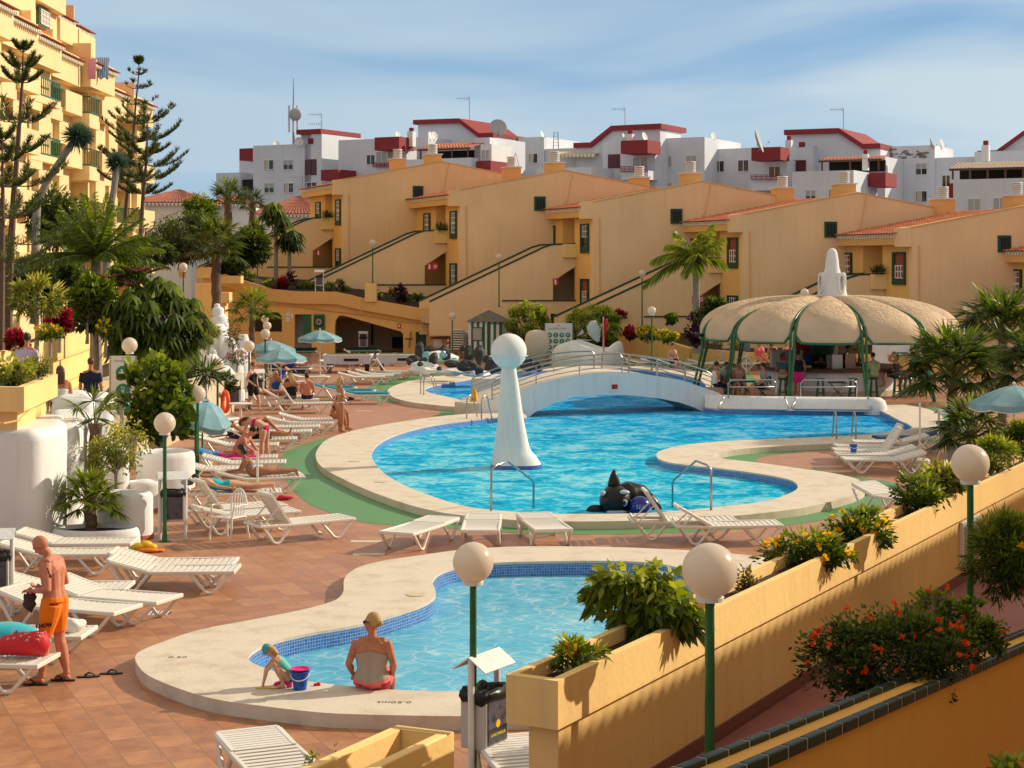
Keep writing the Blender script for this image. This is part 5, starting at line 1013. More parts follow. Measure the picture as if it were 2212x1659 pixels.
# white sloped parapet towards the pool, steel frames on it and rails above
pr=thing('bar_parapet', 'white sloping parapet with steel hoop frames between the bar and the pool', 'wall', G(1700, 880));e0=[G(1524, 879, ZC), G(1600, 883, ZC), G(1700, 885, ZC), G(1800, 886, ZC), G(1892, 887, ZC)]
b=MB();vs=[]
for i, p in enumerate(e0):
 t_=Vector((p.x, p.y, 0));vs+=[t_+Vector((0, .02, .12)), t_+Vector((0, .30, .50)), t_+Vector((0, .42, .56)), t_+Vector((0, .75, .56)), t_+Vector((0, .8, .1))]
nn=5;b._a(vs, [(i*nn+k, (i+1)*nn+k, (i+1)*nn+k+1, i*nn+k+1) for i in range(len(e0)-1) for k in range(nn-1)]);L_=(len(e0)-1)*nn
b._a([vs[k] for k in range(5)], [(0, 1, 2, 3, 4)]);en=e0[-1];b.lathe([(.42, 0), (.42, .25), (.36, .45), (.22, .56), (.05, .58)], (en.x+.05, en.y+.42, .0), 20);b.build('parapet', M_white, pr, True, smooth='auto')
for(xa, xb) in((1556, 1702), (1714, 1880)):
 A=G(xa, 884, ZC);B_=G(xb, 886, ZC);b=MB()
 b.tube([(A.x+.12, A.y+.32, .62), (A.x+.12, A.y+.25, .5), (A.x-.1, A.y-.05, .22), (A.x, A.y-.07, .17), (B_.x-.1, B_.y-.07, .17), (B_.x, B_.y-.05, .2), (B_.x-.06 if xb<1800 else B_.x+.0, B_.y+.25, .5), (B_.x-.1, B_.y+.32, .62)], .025, 8);b.v=[(v[0], v[1]-.14, v[2]+.01) for v in b.v];b.build('hoop_frame', M_steel, pr, True, smooth=True)
 b=MB();a0, a1=A.x+.35, B_.x-.25;y=A.y+.6
 for z in(1.12, .88):b.tube(([(a0, y, .5), (a0, y, z-.12), (a0+.1, y, z)]+[(a1-.1, y+.06, z), (a1, y+.06, z-.12), (a1, y+.06, .5)]) if z>1 else[(a0, y, z), (a1, y+.06, z)], .026, 8)
 b.build('railing', M_steel, pr, True, smooth=True)
# low white shapes behind the bar
r=thing('white_sculpture', 'large smooth white flared sculpture right behind the bar', 'sculpture', P(1925, 800, 82));c=P(1925, 800, 82);b=MB();b.lathe([(2.6, -.9), (1.9, -.5), (1.15, .15), (.9, .9), (.85, 2.2)], (0, 0, 0), 30, 1, .7);b.build('body', M_white, r, smooth=True)
# ------------------------------------------------------------------ foreground planter wall, tiled wall, ramp
WD=Vector((.481, .877, 0));WN=Vector((.877, -.481, 0));A0=Vector((.31, 11.53, 0));WL=34.0
pw=thing('planter_wall', 'long yellow planter wall running from the bin to the right border', 'wall', A0)
def wl(s, n, z):return A0+WD*s+WN*n+Vector((0, 0, z))
def lbox(mb, s0, s1, n0, n1, z0, z1, skew=0.0):
 vs=[wl(s+n*skew*0 if s<1 else s, n, z) for z in(z0, z1) for n in(n0, n1) for s in(s0, s1)];mb._a(vs, [(0, 2, 3, 1), (4, 5, 7, 6), (0, 1, 5, 4), (2, 6, 7, 3), (0, 4, 6, 2), (1, 3, 7, 5)])
ZP=2.3;SK=.16;b=MB();lbox(b, 0, WL, -.07, 0, 1.97, ZP, SK);lbox(b, 0, WL, -.40, -.34, 1.97, ZP, SK);lbox(b, .0, .07, -.34, -.07, 1.97, ZP, .16);lbox(b, .07, WL, -.34, -.07, 1.97, 2.02)
for s in(3.2, 8.4, 12.8, 17.5):lbox(b, s, s+.06, -.34, -.07, 2.02, ZP-.02)
b.build('planter_trough', M_yel, pw, True, fix=True)
b=MB();lbox(b, .10, WL, -.28, -.05, -.1, 1.97, SK);b.build('wall', M_yel, pw, True, bevel=.008)
b=MB();lbox(b, .02, WL, -.335, -.075, 2.02, 2.2);b.build('soil', M_soil, pw, True)
b=MB();lbox(b, 1.0, WL, -.049, -.03, 1.17, 1.29);b.build('skirting', mat('skirting_red', (.22, .08, .06), .7), pw, True)
r=thing('wall_hatch', 'white plastic service hatch set in the yellow planter wall behind the lamp', 'hatch', wl(11.2, -.05, 1.35));b=MB();lbox(b, 10.9, 11.75, -.05, .0, 1.38, 1.93);b.build('frame', M_sash, r, True, bevel=.01);b=MB();lbox(b, 10.98, 11.67, .0, .012, 1.44, 1.87);b.build('panel', M_shut, r, True)
b=MB();lbox(b, -4, WL, -.02, 1.75, 1.0, 1.18);tag(b.build('ramp', mat('ramp_floor', (.28, .10, .085), .6, .2, 2), origin=1), kind='structure')
# near wall with two rows of green bullnose tiles
T0=Vector((1.24, 9.4, 2.34));T1=Vector((4.69, 15.7, 1.62));TD=(T1-T0);TL=TD.length;TD=TD.normalized();TN=Vector((TD.y, -TD.x, 0)).normalized()
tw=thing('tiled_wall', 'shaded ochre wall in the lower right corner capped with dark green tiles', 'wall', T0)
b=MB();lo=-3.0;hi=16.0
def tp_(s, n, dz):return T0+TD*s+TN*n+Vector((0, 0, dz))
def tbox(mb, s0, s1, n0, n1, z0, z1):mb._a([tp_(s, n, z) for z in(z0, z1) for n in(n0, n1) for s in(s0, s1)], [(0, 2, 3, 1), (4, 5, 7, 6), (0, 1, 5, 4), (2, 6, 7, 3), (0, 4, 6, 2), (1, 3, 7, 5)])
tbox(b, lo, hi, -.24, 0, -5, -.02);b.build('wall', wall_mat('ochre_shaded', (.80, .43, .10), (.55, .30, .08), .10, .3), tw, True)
b=MB();L_=.34;k=lo;jt=MB()
while k<hi:
 for n0 in(-.275, -.035):
  tbox(b, k+.008, k+L_-.008, n0, n0+.07, -.06, .02)
  tbox(jt, k-.008, k+.008, n0+.004, n0+.066, -.056, .016)
 k+=L_
b.build('green_tile', mat('glazed_green', (.005, .026, .011), .42, .3, 4, spec=.2), tw, True, bevel=.018, seg=3);jt.build('tile_joint', mat('grout', (.38, .34, .28), .9), tw, True)
# the tiled wing on the viewer's right, outside the frame
wg=thing('apartment_wing', 'ochre wing with a tiled eave just outside the right border, shading the ramp', 'building', (9, 14, 0));b=MB()
EA=Vector((1.75, 0, 0));
def ep(s, n, z):return EA+WD*s+WN*n+Vector((0, 0, z))
def ebox(mb, s0, s1, n0, n1, z0, z1):mb._a([ep(s, n, z) for z in(z0, z1) for n in(n0, n1) for s in(s0, s1)], [(0, 2, 3, 1), (4, 5, 7, 6), (0, 1, 5, 4), (2, 6, 7, 3), (0, 4, 6, 2), (1, 3, 7, 5)])
ebox(b, 2, 44, .8, 6, -.1, 7.4);b.build('wall', M_yel, wg, True);b=MB();ebox(b, 2, 44, 0, 3, 7.66, 7.76)
k=2.0
while k<44:b.tube([ep(k, -.02, 7.82), ep(k, 3, 8.44)], .075, 8);k+=.21
b.build('roof_edge', M_tile, wg, True)
# small planter bottom centre
def pxz(x, y, z):return G(x, y, z)
zq=1.5;q=[pxz(857,1565,zq), pxz(982,1580,zq)];sp=thing('planter_box', 'empty yellow planter box with gravel at the bottom edge of the photo', 'planter', (q[0].x, q[0].y, 0))
a, c=q;d=(G(697,1636,zq)-a).normalized();e=(c-a);Lq=4.5;b=MB();th=.11;en=e.normalized();W_=e.length
def qb(s0, s1, t0, t1, z0, z1):b._a([a+d*s+en*t_+Vector((0, 0, z-zq)) for z in(z0, z1) for t_ in(t0, t1) for s in(s0, s1)], [(0, 2, 3, 1), (4, 5, 7, 6), (0, 1, 5, 4), (2, 6, 7, 3), (0, 4, 6, 2), (1, 3, 7, 5)])
qb(0, .11, 0, W_, -.1, zq);qb(.11, Lq, 0, .10, -.1, zq);qb(.11, Lq, W_-.10, W_, -.1, zq);b.build('trough', M_yel, sp, True, fix=True, bevel=.012);b=MB();qb(.12, Lq, .10, W_-.10, zq-.45, zq-.26);b.build('soil', M_soil, sp, True)
n=900;pos=[a+d*(.15+2.2*RNG.random())+en*(.12+(W_-.24)*RNG.random())+Vector((0, 0, -.25+.02*RNG.random())) for _ in range(n)]
gr=leafobj('gravel', leaf_mat('gravel_mat', (.20, .15, .11), (.35, .28, .22), (.5, .42, .34), 0), sp, pos, RNG.normal(size=(n, 3)), .035, .03, world=True);gr['kind']='stuff'
# ------------------------------------------------------------------ lamps
def lamp(x, y, Z, zb, label, gr_=.2, arm=False):
 g=P(x, y, Z);r=thing('globe_lamp', label, 'lamp', (g.x, g.y, zb), 0, 'white globe lamps on green posts');h=g.z-zb
 b=MB();b.ball((0, 0, h), gr_, 28, 18);gl=b.build('globe', M_globe, r, smooth=True);b=MB();b.lathe([(gr_*.28, -.035), (gr_*.50, -.03), (gr_*.52, .0), (gr_*.4, .02)], (0, 0, h-gr_*.93), 18);b.build('collar', M_wmetal, r)
 b=MB();b.tube([(0, 0, 0), (0, 0, 1.0), (0, 0, h-gr_)], [.038, .036, .034], 12);b.lathe([(.12, 0), (.12, .015), (.06, .03), (.045, .12)], (0, 0, 0), 14);b.build('post', M_green, r, smooth='auto');return r
lamp(1533, 1233, 12.3, 1.18, 'largest globe lamp, on the ramp in front of the yellow planter wall');lamp(2096, 1001, 18.05, 1.18, 'globe lamp right of the centre ramp, in front of the wall hatch');lamp(1022, 1215, 16.8, 0, 'globe lamp standing at the kids pool behind the grey litter bin')
lamp(356, 914, 31.6, 0, 'globe lamp beside the white planters with its whole post visible');lamp(280, 746, 43.5, 0, 'globe lamp rising above the round leaved bush');lamp(427, 851, 41.5, 0, 'globe lamp half hidden in the round leaved bush');lamp(470, 787, 53.0, 0, 'globe lamp between the bush and the walking woman in black')
lamp(538, 748, 60.7, 0, 'globe lamp directly behind the walking woman in black');lamp(573, 721, 70, 0, 'lowest of three globes lined up behind the blue parasols');lamp(577, 704, 80, 0, 'middle one of three globes lined up behind the blue parasols');lamp(572, 689, 91, 0, 'highest of three globes lined up behind the blue parasols')
lamp(805, 525, 98.7, 4.09, 'globe lamp on the pedestal of the ramp wall');lamp(1078, 556, 95.5, 2.78, 'globe lamp in front of the stair right of the centre house');lamp(977, 683, 92.5, 0, 'globe lamp beside the striped hut');lamp(1387, 591, 92, 1.84, 'globe lamp left of the feathery palm')
lamp(1408, 671, 80.5, 0, 'globe lamp by the yellow flower bed left of the bar');lamp(1738, 632, 82, 0, 'globe lamp peeking over the bar dome');lamp(2091, 666, 70.5, 0, 'globe lamp right of the bar dome');lamp(396, 577, 79, 1.5, 'globe lamp above the drooping umbrella tree');lamp(172, 621, 70, 1.5, 'globe lamp among the shrubs left of the umbrella tree')
lamp(80, 548, 64, 1.2, 'globe lamp behind the pine branches at the far left');lamp(0, 546, 70, 1.2, 'globe lamp cut by the left border');lamp(325, 499, 102, 1, 'right one of two globes by the hotel palm');lamp(300, 500, 101, 1, 'left one of two globes by the hotel palm');lamp(556, 496, 106, 4, 'globe lamp at the foot of the first house stair')
# ------------------------------------------------------------------ white and yellow structures on the left
def drum(label, cx, ybase, wpx, ztop, sy=.8, z0=-.02, cat='planter', name='white_planter', hollow=True, rnd=.14, Y=None, soilz=.12):
 c=G(cx, ybase, 0);Yd=Y or c.y;rx=wpx*Yd/F/2;r=thing(name, label, cat, ((cx-CX)*Yd/F, Yd+rx*sy, z0));b=MB();h=ztop-z0;t_=min(.16, rx*.3)
 pr_=[(rx, 0), (rx*.99, h-rnd), (rx*.96, h-rnd*.35), (rx-t_*.5, h), (rx-t_, h-.04)]+([(rx-t_*1.1, h-soilz-.1)] if hollow else[(rx*.3, h+.03), (.02, h+.04)])
 b.lathe(pr_, (0, 0, 0), 40, 1, sy);b.build('bowl', M_white, r, smooth='auto', angle=60)
 if hollow:b=MB();b.lathe([(rx-t_*1.05, -.02), (rx-t_*1.05, 0)], (0, 0, h-soilz), 30, 1, sy);b.build('soil', M_soil, r)
 b=MB();b.lathe([(rx+.012, 0), (rx+.012, .10)], (0, 0, 0), 40, 1, sy);b.build('skirting', mat('skirting_terracotta', (.45, .15, .08), .7) if 'skirting_terracotta' not in bpy.data.materials else bpy.data.materials['skirting_terracotta'], r) if z0<.3 else None
 return r
def block(name, label, pts, z0, z1, bev=.16, cat='wall', m=None):
 c=Vector((sum(p[0] for p in pts)/len(pts), sum(p[1] for p in pts)/len(pts), z0));r=thing(name, label, cat, c);b=MB();b.prism([(p[0]-c.x, p[1]-c.y) for p in pts], 0, z1-z0);b.build('body', m or M_white, r, bevel=bev, seg=4);return r
X0l=lambda x, Y:(x-CX)/F*Y
block('white_wall', 'tall smooth white wall block at the left border', [(-13, 30.6), (X0l(82, 30.6), 30.5), (X0l(137, 31.2), 31.4), (X0l(140, 33.5), 33.8), (-13, 34.5)], -.02, 2.17, .22)
block('white_wall', 'smooth white wall set back between the tall block and the potted ficus', [(X0l(130, 33), 32.4), (X0l(178, 33), 32.6), (X0l(206, 34), 34), (X0l(190, 36), 36), (-9.6, 35.5)], -.02, 2.12, .2)
block('white_wall', 'white rounded seat back behind the fan palm', [(X0l(110, 36), 36), (X0l(200, 36), 36.2), (X0l(205, 38), 38), (X0l(110, 38), 38.2)], -.02, 2.35, .28);block('white_wall', 'white rounded wall end below the man in navy', [(X0l(195, 37.2), 37.3), (X0l(238, 37.2), 37.3), (X0l(246, 39.5), 39.5), (X0l(196, 39.5), 39.5)], -.02, 2.2, .28)
block('white_wall', 'lower white curved wall behind the yellow leaved ficus', [(X0l(200, 35), 35), (X0l(275, 35), 35.2), (X0l(278, 37), 37), (X0l(205, 37), 37)], -.02, 1.25, .25)
drum('low white planter bowl holding the small fan palm', 192, 1192, 196, .36, .62, soilz=.07);drum('round white planter holding the yellow leaved ficus', 258, 1170, 124, .87, .8, soilz=.1);drum('white planter drum holding the big round leaved bush', 345, 1068, 128, .90, 1.0)
r=drum('white round bench shelf between two planter drums', 305, 1108, 76, .62, .9, hollow=False, cat='bench', name='white_bench', rnd=.1)
# yellow planter on the white block
yp=thing('planter_box', 'yellow planter box with yellowish shrubs on top of the tall white block', 'planter', (-9.7, 30.4, 2.15));b=MB();pts=[(-11.6, 30.45), (-8.66, 30.4), (-9.02, 34.0), (-11.6, 34.0)]
def ring(mb, o, i, z0, z1):
 n=len(o);mb._a([(p[0], p[1], z) for z in(z0, z1) for p in o]+[(p[0], p[1], z) for z in(z1-.15, z1) for p in i], [(k, (k+1)%n, n+(k+1)%n, n+k) for k in range(n)]+[(2*n+k, 3*n+k, 3*n+(k+1)%n, 2*n+(k+1)%n) for k in range(n)]+[(n+k, n+(k+1)%n, 3*n+(k+1)%n, 3*n+k) for k in range(n)]+[tuple(range(n-1, -1, -1))])
ring(b, pts, [(-11.5, 30.6), (-8.82, 30.55), (-9.16, 33.85), (-11.5, 33.85)], 2.5, 2.94);b.build('trough', M_yel, yp, True);b=MB();b.prism([(-11.5, 30.6), (-8.82, 30.55), (-9.16, 33.85), (-11.5, 33.85)], 2.75, 2.86);b.build('soil', M_soil, yp, True)
b=MB();b.prism([(-11.6, 30.7), (-8.85, 30.65), (-9.2, 33.8), (-11.6, 33.8)], 2.1, 2.5);b.build('base', M_yel, yp, True)
b=MB();b.tube([(-11.4, 30.38, 2.3), (-9.0, 30.36, 2.3), (-8.8, 30.6, 2.33), (-9.15, 34, 2.6)], .02, 6);b.build('pipe', M_yel, yp, True)
fw=thing('planter_wall', 'sunlit yellow planter wall with red and yellow flowers at the left', 'wall', (-13, 50, 0));b=MB()
F0=Vector((-12.4, 41.5, 0));F1=Vector((-14.6, 62, 0));fd=(F1-F0).normalized();fn=Vector((fd.y, -fd.x, 0))
def fb(mb, s0, s1, n0, n1, z0, z1):mb._a([F0+fd*s+fn*n+Vector((0, 0, z)) for z in(z0, z1) for n in(n0, n1) for s in(s0, s1)], [(0, 2, 3, 1), (4, 5, 7, 6), (0, 1, 5, 4), (2, 6, 7, 3), (0, 4, 6, 2), (1, 3, 7, 5)])
fb(b, -6, 22, -.12, 0, 2.35, 3.0);fb(b, -6, 22, -1.2, -1.08, 2.35, 3.0);fb(b, -6, 22, -1.2, 0, 2.3, 2.36);fb(b, -6, 22, -1.1, -.12, -.1, 2.35);b.build('wall', M_yel, fw, True);b=MB();fb(b, -6, 22, -1.08, -.12, 2.36, 2.85);b.build('soil', M_soil, fw, True)
b=MB();b.tube([F0+fd*s+fn*.0+Vector((0, 0, 1.6)) for s in(-5, 22)], .035, 6);b.build('pipe', M_yel, fw, True)
tag(MB().box(-16, -9.7, 35.5, 62, -.02, 1.2).build('raised_walkway', M_copside, origin=1), kind='structure')
tag(MB().box(-13, -9.7, 35.8, 38.2, 1.19, 1.86).build('steps', M_copside, origin=1), kind='structure');tag(MB().box(-60, -14.2, 44, 79, -.02, 1.5).build('garden_bed', M_soil, origin=1), kind='structure');tag(MB().box(-60, -15.5, 28, 44, -.02, 2.6).build('garden_bed', M_soil, origin=1), kind='structure')
tag(MB().box(-19, -8, 108, 128, -.02, 3.2).build('garden_bed', M_soil, origin=1), kind='structure')
b=MB();b._a([G(300, 815, 0), G(440, 815, 0), P(436, 690, 84), P(385, 690, 84)], [(0, 1, 2, 3)]);tag(b.build('ramp', mat('pink_ramp', (.55, .20, .14), .8, .15, 2), origin=1), kind='structure')
r=thing('balustrade', 'pale ochre wall and platform with a yellow flowered planter above the white tower', 'wall', P(450, 700, 92));b=MB()
for(x0, x1, y0, y1, Y) in((421, 466, 613, 700, 94), (464, 495, 632, 655, 90), (466, 486, 655, 690, 90.4), (425, 470, 577, 600, 96), (440, 520, 596, 612, 97)):
 a=P(x0, y1, Y);c=P(x1, y0, Y);b.box(a.x, c.x, Y, Y+1.0, a.z, c.z)
b.build('wall', M_yel, r, True);b=MB();c=P(391, 574, 97);c2=P(450, 612, 95)
b.box(P(386, 0, 97).x, P(398, 0, 97).x, 97, 97.4, P(0, 600, 97).z, P(0, 562, 97).z);b.build('gatepost', M_yel, r, True)
# white tower of stacked bowls
wt=thing('white_tower', 'white tower of stacked rounded bowls between the ficus balls', 'sculpture', G(478, 880));b=MB()
def tier(cx, yt, yb, w_, Z):c=P(cx, yb, Z);h=(yb-yt)*Z/F;rx=w_*Z/F/2;b.lathe([(rx, 0), (rx, h*.6), (rx*.9, h*.85), (rx*.55, h), (.02, h+.01)], (c.x, c.y, c.z), 26)
for q in((469, 656, 664, 13, 64), (471, 663, 682, 26, 64), (474, 679, 730, 40, 64), (468, 700, 775, 50, 63.6), (495, 730, 850, 36, 63), (448, 752, 800, 44, 62.5), (452, 765, 860, 56, 62), (525, 722, 850, 34, 66), (520, 752, 860, 40, 65), (505, 770, 870, 44, 62.5), (475, 790, 880, 70, 61.5)):tier(*q)
b.build('bowl', M_white, wt, True, smooth='auto', angle=60)
drum('round white planter beside the litter bin and walking woman', 500, 888, 52, .75, .8, hollow=False);drum('long low white planter with purple flowers behind the walking woman', 523, 862, 70, .9, .6)
# ------------------------------------------------------------------ loungers
def make_lounger(name, back, label, backseg=1):
 """white plastic sun lounger, foot end at +x; back = angle of the head section"""
 r=thing(name, label, 'sun lounger', (0, 0, -20), 0, 'white plastic sun loungers');Ls=.97;hx=-.33;z=.33;w_=.33
 f=MB()
 for s in(-1, 1):
  f.bar((Ls, s*w_, z+.01), (hx, s*w_, z), .05, .055);f.bar((hx, s*w_, z), (-Ls, s*w_, z+(.17 if 5<back<25 else.02)), .045, .055)
 f.bar((Ls, -w_-.02, z+.01), (Ls, w_+.02, z+.01), .05, .06);f.bar((hx, -w_, z-.02), (hx, w_, z-.02), .04, .03);f.bar((-Ls, -w_, z+(.17 if 5<back<25 else.02)), (-Ls, w_, z+(.17 if 5<back<25 else.02)), .05, .05);f.build('frame', M_plast, r, bevel=.012)
 st=MB();n=13
 for i in range(n):
  x=hx+.05+(Ls-.06-hx-.05)*i/(n-1);dz=-.018*math.sin(math.pi*i/(n-1));st.box(x-.036, x+.036, -w_+.02, w_-.02, z+.012+dz, z+.03+dz)
 st.build('seat', M_plast, r)
 bk=MB();ba=R(back);n=9;cs, sn=math.cos(ba), math.sin(ba);LB=.66
 def bp(u, y, o):return Vector((hx-.01-u*cs+o*sn*-1*-1, y, z+.02+u*sn+o*cs))
 for i in range(n):u=.03+(LB-.06)*i/(n-1);bk._a([bp(uu, y, o) for o in(0, .018) for y in(-w_+.03, w_-.03) for uu in(u-.03, u+.03)], [(0, 2, 3, 1), (4, 5, 7, 6), (0, 1, 5, 4), (2, 6, 7, 3), (0, 4, 6, 2), (1, 3, 7, 5)])
 for s in(-1, 1):bk.bar(bp(0, s*(w_-.02), 0), bp(LB, s*(w_-.02), 0), .04, .045, Vector((0, 1, 0)) if False else Vector((sn, 0, cs)))
 bk.bar(bp(LB, -w_+.02, 0), bp(LB, w_-.02, 0), .05, .05);bk.build('backrest', M_plast, r)
 if back>25:
  for s in(-1, 1):sp_=MB();sp_.bar(bp(.38, s*.25, -.01), (hx-.55, s*.27, z), .025, .02);sp_.build('prop', M_plast, r)
 for xc, fr in((.60, 1), (-.62, -1)):
  for s in(-1, 1):
   y=s*(w_+.0);l=MB();zt=z if fr>0 else z+.03;l.tube([(xc-.30*fr, y*.97, zt-.02), (xc-.06*fr, y, .045), (xc, y*1.01, .02), (xc+.07*fr, y, .045), (xc+.33*fr, y*.98, zt+(.0 if fr>0 or back<5 else.06))], [.026, .026, .028, .026, .026], 6);l.build('leg', M_plast, r)
 return r
LG={}
def lounger(x, y, th, kind, label, z=0.0):
 bk={0:15, 1:56, 2:30, 3:1}[kind];c=G(x, y, z);rz=R(th)
 if kind not in LG:
  o=make_lounger('sun_lounger', bk, label);LG[kind]=o;o.location=c;o.rotation_euler=(0, 0, rz)
 else:o=dup(LG[kind], c, rz, label)
 MW[o.name]=Matrix.Translation(c)@Matrix.Rotation(rz, 4, 'Z');return o
LS=[(167,1212,0,0,'lounger closest to the white wall, behind another one, head at left'),(138,1236,0,0,'lounger in front of the low white planter, behind the man in orange shorts'),(376,1260,0,0,'rear lounger of the tight pair beside the inflatable toy'),(377,1276,0,0,'front lounger of the tight pair beside the inflatable toy'),
(137,1316,0,0,'lounger partly behind the waist of the man in orange shorts'),(241,1335,-22,0,'lounger pointing to the drain grate, right of the man in orange shorts'),(149,1358,-22,0,'lounger whose seat passes just behind the orange shorts'),(32,1421,-4,0,'lounger with purple and white towels behind the legs of the standing man'),(-62,1482,-8,0,'lounger carrying the red patterned bag at the left border'),
(590,1716,-67,3,'lounger seen lengthways at the bottom edge by the yellow planter'),(648,1165,33,1,'empty lounger with raised back beside the plastic chair'),(506,1132,28,1,'raised back lounger directly behind the plastic chair'),(532,1147,28,0,'flat lounger partly hidden behind the plastic chair'),(505,1098,10,2,'lounger of the woman in turquoise lying on her front'),(560,1063,14,0,'lounger of the woman resting on her elbows'),
(473,1042,5,0,'flat lounger just right of the green umbrella pole'),(528,1029,6,0,'empty lounger below the magenta towel'),(512,1017,6,0,'lounger covered by magenta and blue towels'),(520,988,4,0,'empty lounger behind the magenta towel'),(563,975,8,2,'lounger of the man lying with raised knee'),(598,957,5,0,'nearest empty lounger behind the bending woman'),(618,946,5,0,'second empty lounger behind the bending woman'),(648,938,5,0,'third empty lounger behind the bending woman'),(673,929,5,0,'lounger on which the seated woman perches beside the photographer'),
(484,943,5,0,'lounger next to the pile under the tilted umbrella'),(655,892,8,1,'raised back lounger at the feet of the chatting group'),(628,884,8,2,'lounger behind the raised back one at the chatting group'),(600,876,6,0,'lounger of the woman in a yellow bikini'),(788,872,2,0,'lounger with a teal mattress nearest the pool corner'),(755,864,2,0,'lounger with a teal mattress, middle of three'),(715,857,2,0,'lounger with a teal mattress, farthest of three'),
(781,831,4,0,'front lounger of the group beside the upper pool ladder'),(801,828,4,0,'second lounger of the group beside the upper pool ladder'),(818,824,4,0,'third lounger of the group beside the upper pool ladder'),(848,818,4,1,'lounger with raised back near the black rocks, facing right'),(886,819,184,1,'lounger with raised back against the black rocks, facing left'),
(676,806,-8,0,'lounger right of the lying man under the parasol'),(735,802,-12,0,'lounger between the parasol foot and the white games tables'),(748,792,-20,0,'leftmost lounger in front of the games tables'),(784,791,-20,0,'second lounger in front of the games tables'),(818,790,-25,0,'third lounger in front of the games tables'),(856,790,-14,0,'fourth lounger in front of the games tables'),(886,786,-20,0,'fifth lounger in front of the games tables, by the rocks'),
(626,812,-6,2,'lounger of the man in blue shorts under the parasol'),(661,831,-4,0,'empty lounger below the man in blue shorts'),(610,842,-4,0,'lounger below the parasols behind the chatting group'),
(908,1176,-113,3,'left of three loungers between the two pools, turned away'),(1041,1170,-91,3,'middle of three loungers between the two pools, pointing at the camera'),(1174,1168,-80,3,'right of three loungers between the two pools'),(1474,1162,4,1,'lounger with raised back below the inflatable whale'),(1569,1172,4,2,'lounger with slightly raised back right of the raised one'),
(1908,1021,180,0,'nearest lounger of the right hand row, blue toy bucket on the one behind'),(1891,1010,180,0,'second lounger of the right hand row, holding the toy bucket'),(1884,1000,180,1,'lounger with raised back in the right hand row'),(1886,991,180,1,'lounger behind the raised one in the right hand row'),(1921,981,180,0,'fifth lounger of the right hand row'),(1959,975,182,0,'lounger with a dark blue mattress at the right'),(1935,1108,-60,0,'lounger foot poking out behind the yellow planter wall'),
(1150,1735,-75,3,'lounger tucked beneath the end of the yellow planter wall'),
(1395,797,-6,0,'lounger with a blue towel beyond the bridge railing'),(1428,797,-6,0,'lounger with a dark towel beyond the bridge railing'),(1462,799,-4,0,'empty lounger in front of the sunburnt man'),(1496,800,-4,0,'lounger left of the first bar post'),(1530,799,-4,0,'lounger between the first two bar posts'),(1580,797,150,2,'lounger under the dome edge, left of the closed parasol'),(1612,798,0,1,'raised blue covered lounger beside the closed parasol'),(1640,801,0,1,'second raised blue covered lounger inside the bar view'),(1850,792,0,0,'lounger behind the right side of the counter'),(1990,835,160,0,'lounger behind the fan palm near the bar')]
LO=[lounger(*q) for q in LS]
M_mat=mat('teal_mattress', (.01, .20, .30), .7, .15, 4);M_matd=mat('navy_mattress', (.015, .06, .16), .7)
def on_lounger(i, name, m, label, cat, x0=-.9, x1=.9, w_=.3, thk=.07, wav=0.0, drop=0.0):
 o=LO[i];M_=MW[o.name];r=thing(name, label, cat, M_@Vector((0, 0, .36)), o.rotation_euler.z);b=MB();nx, ny=20, 8;vs=[]
 hinge=-.33
 for k in range(nx+1):
  x=x0+(x1-x0)*k/nx;zz=max(0, (hinge-x))*math.tan(R(15))
  for j in range(ny+1):
   y=-w_+2*w_*j/ny;vs.append((x, y, zz+thk*(1-(2*j/ny-1)**8*.5)+wav*(math.sin(x*9+y*4+i)*.5+math.sin(x*17-y*13)*.5)-(drop if j in(0, ny) else 0)))
 n=len(vs);vs+=[(v[0], v[1], v[2]-thk*.8) for v in vs];q=ny+1
 fs=[(k*q+j, (k+1)*q+j, (k+1)*q+j+1, k*q+j+1) for k in range(nx) for j in range(ny)];fs+=[tuple(n+a for a in f_[::-1]) for f_ in fs]
 fs+=[(k*q, n+k*q, n+(k+1)*q, (k+1)*q) for k in range(nx)]+[(k*q+ny, (k+1)*q+ny, n+(k+1)*q+ny, n+k*q+ny) for k in range(nx)]+[(j, j+1, n+j+1, n+j) for j in range(ny)]+[(nx*q+j, n+nx*q+j, n+nx*q+j+1, nx*q+j+1) for j in range(ny)]
 b._a(vs, fs);b.build('cushion' if cat=='mattress' else 'cloth', m, r, smooth=True)
on_lounger(28, 'mattress', M_mat, 'teal mattress on the lounger nearest the pool corner', 'mattress');on_lounger(29, 'mattress', M_mat, 'teal mattress on the middle one of three loungers', 'mattress');on_lounger(30, 'mattress', M_mat, 'teal mattress on the farthest one of three loungers', 'mattress');on_lounger(56, 'mattress', M_matd, 'dark blue mattress on the right hand lounger', 'mattress')
M_mag=mat('towel_magenta', (.60, .01, .20), .95, .15, 5);M_tblue=mat('towel_blue', (.06, .20, .55), .95, .15, 5);M_twh=mat('towel_white', (.78, .76, .74), .95)
on_lounger(17, 'beach_towel', M_mag, 'magenta towel spread under the hands of the bending woman', 'towel', -.55, .55, .36, .03, .03, .06);on_lounger(17, 'beach_towel', M_tblue, 'blue towel at the head of the magenta one', 'towel', -1.0, -.45, .36, .04, .04, .05);on_lounger(19, 'beach_towel', mat('towel_aubergine', (.05, .02, .05), .95), 'dark towel under the man with raised knee', 'towel', -.9, .3, .34, .025, .02, .05)
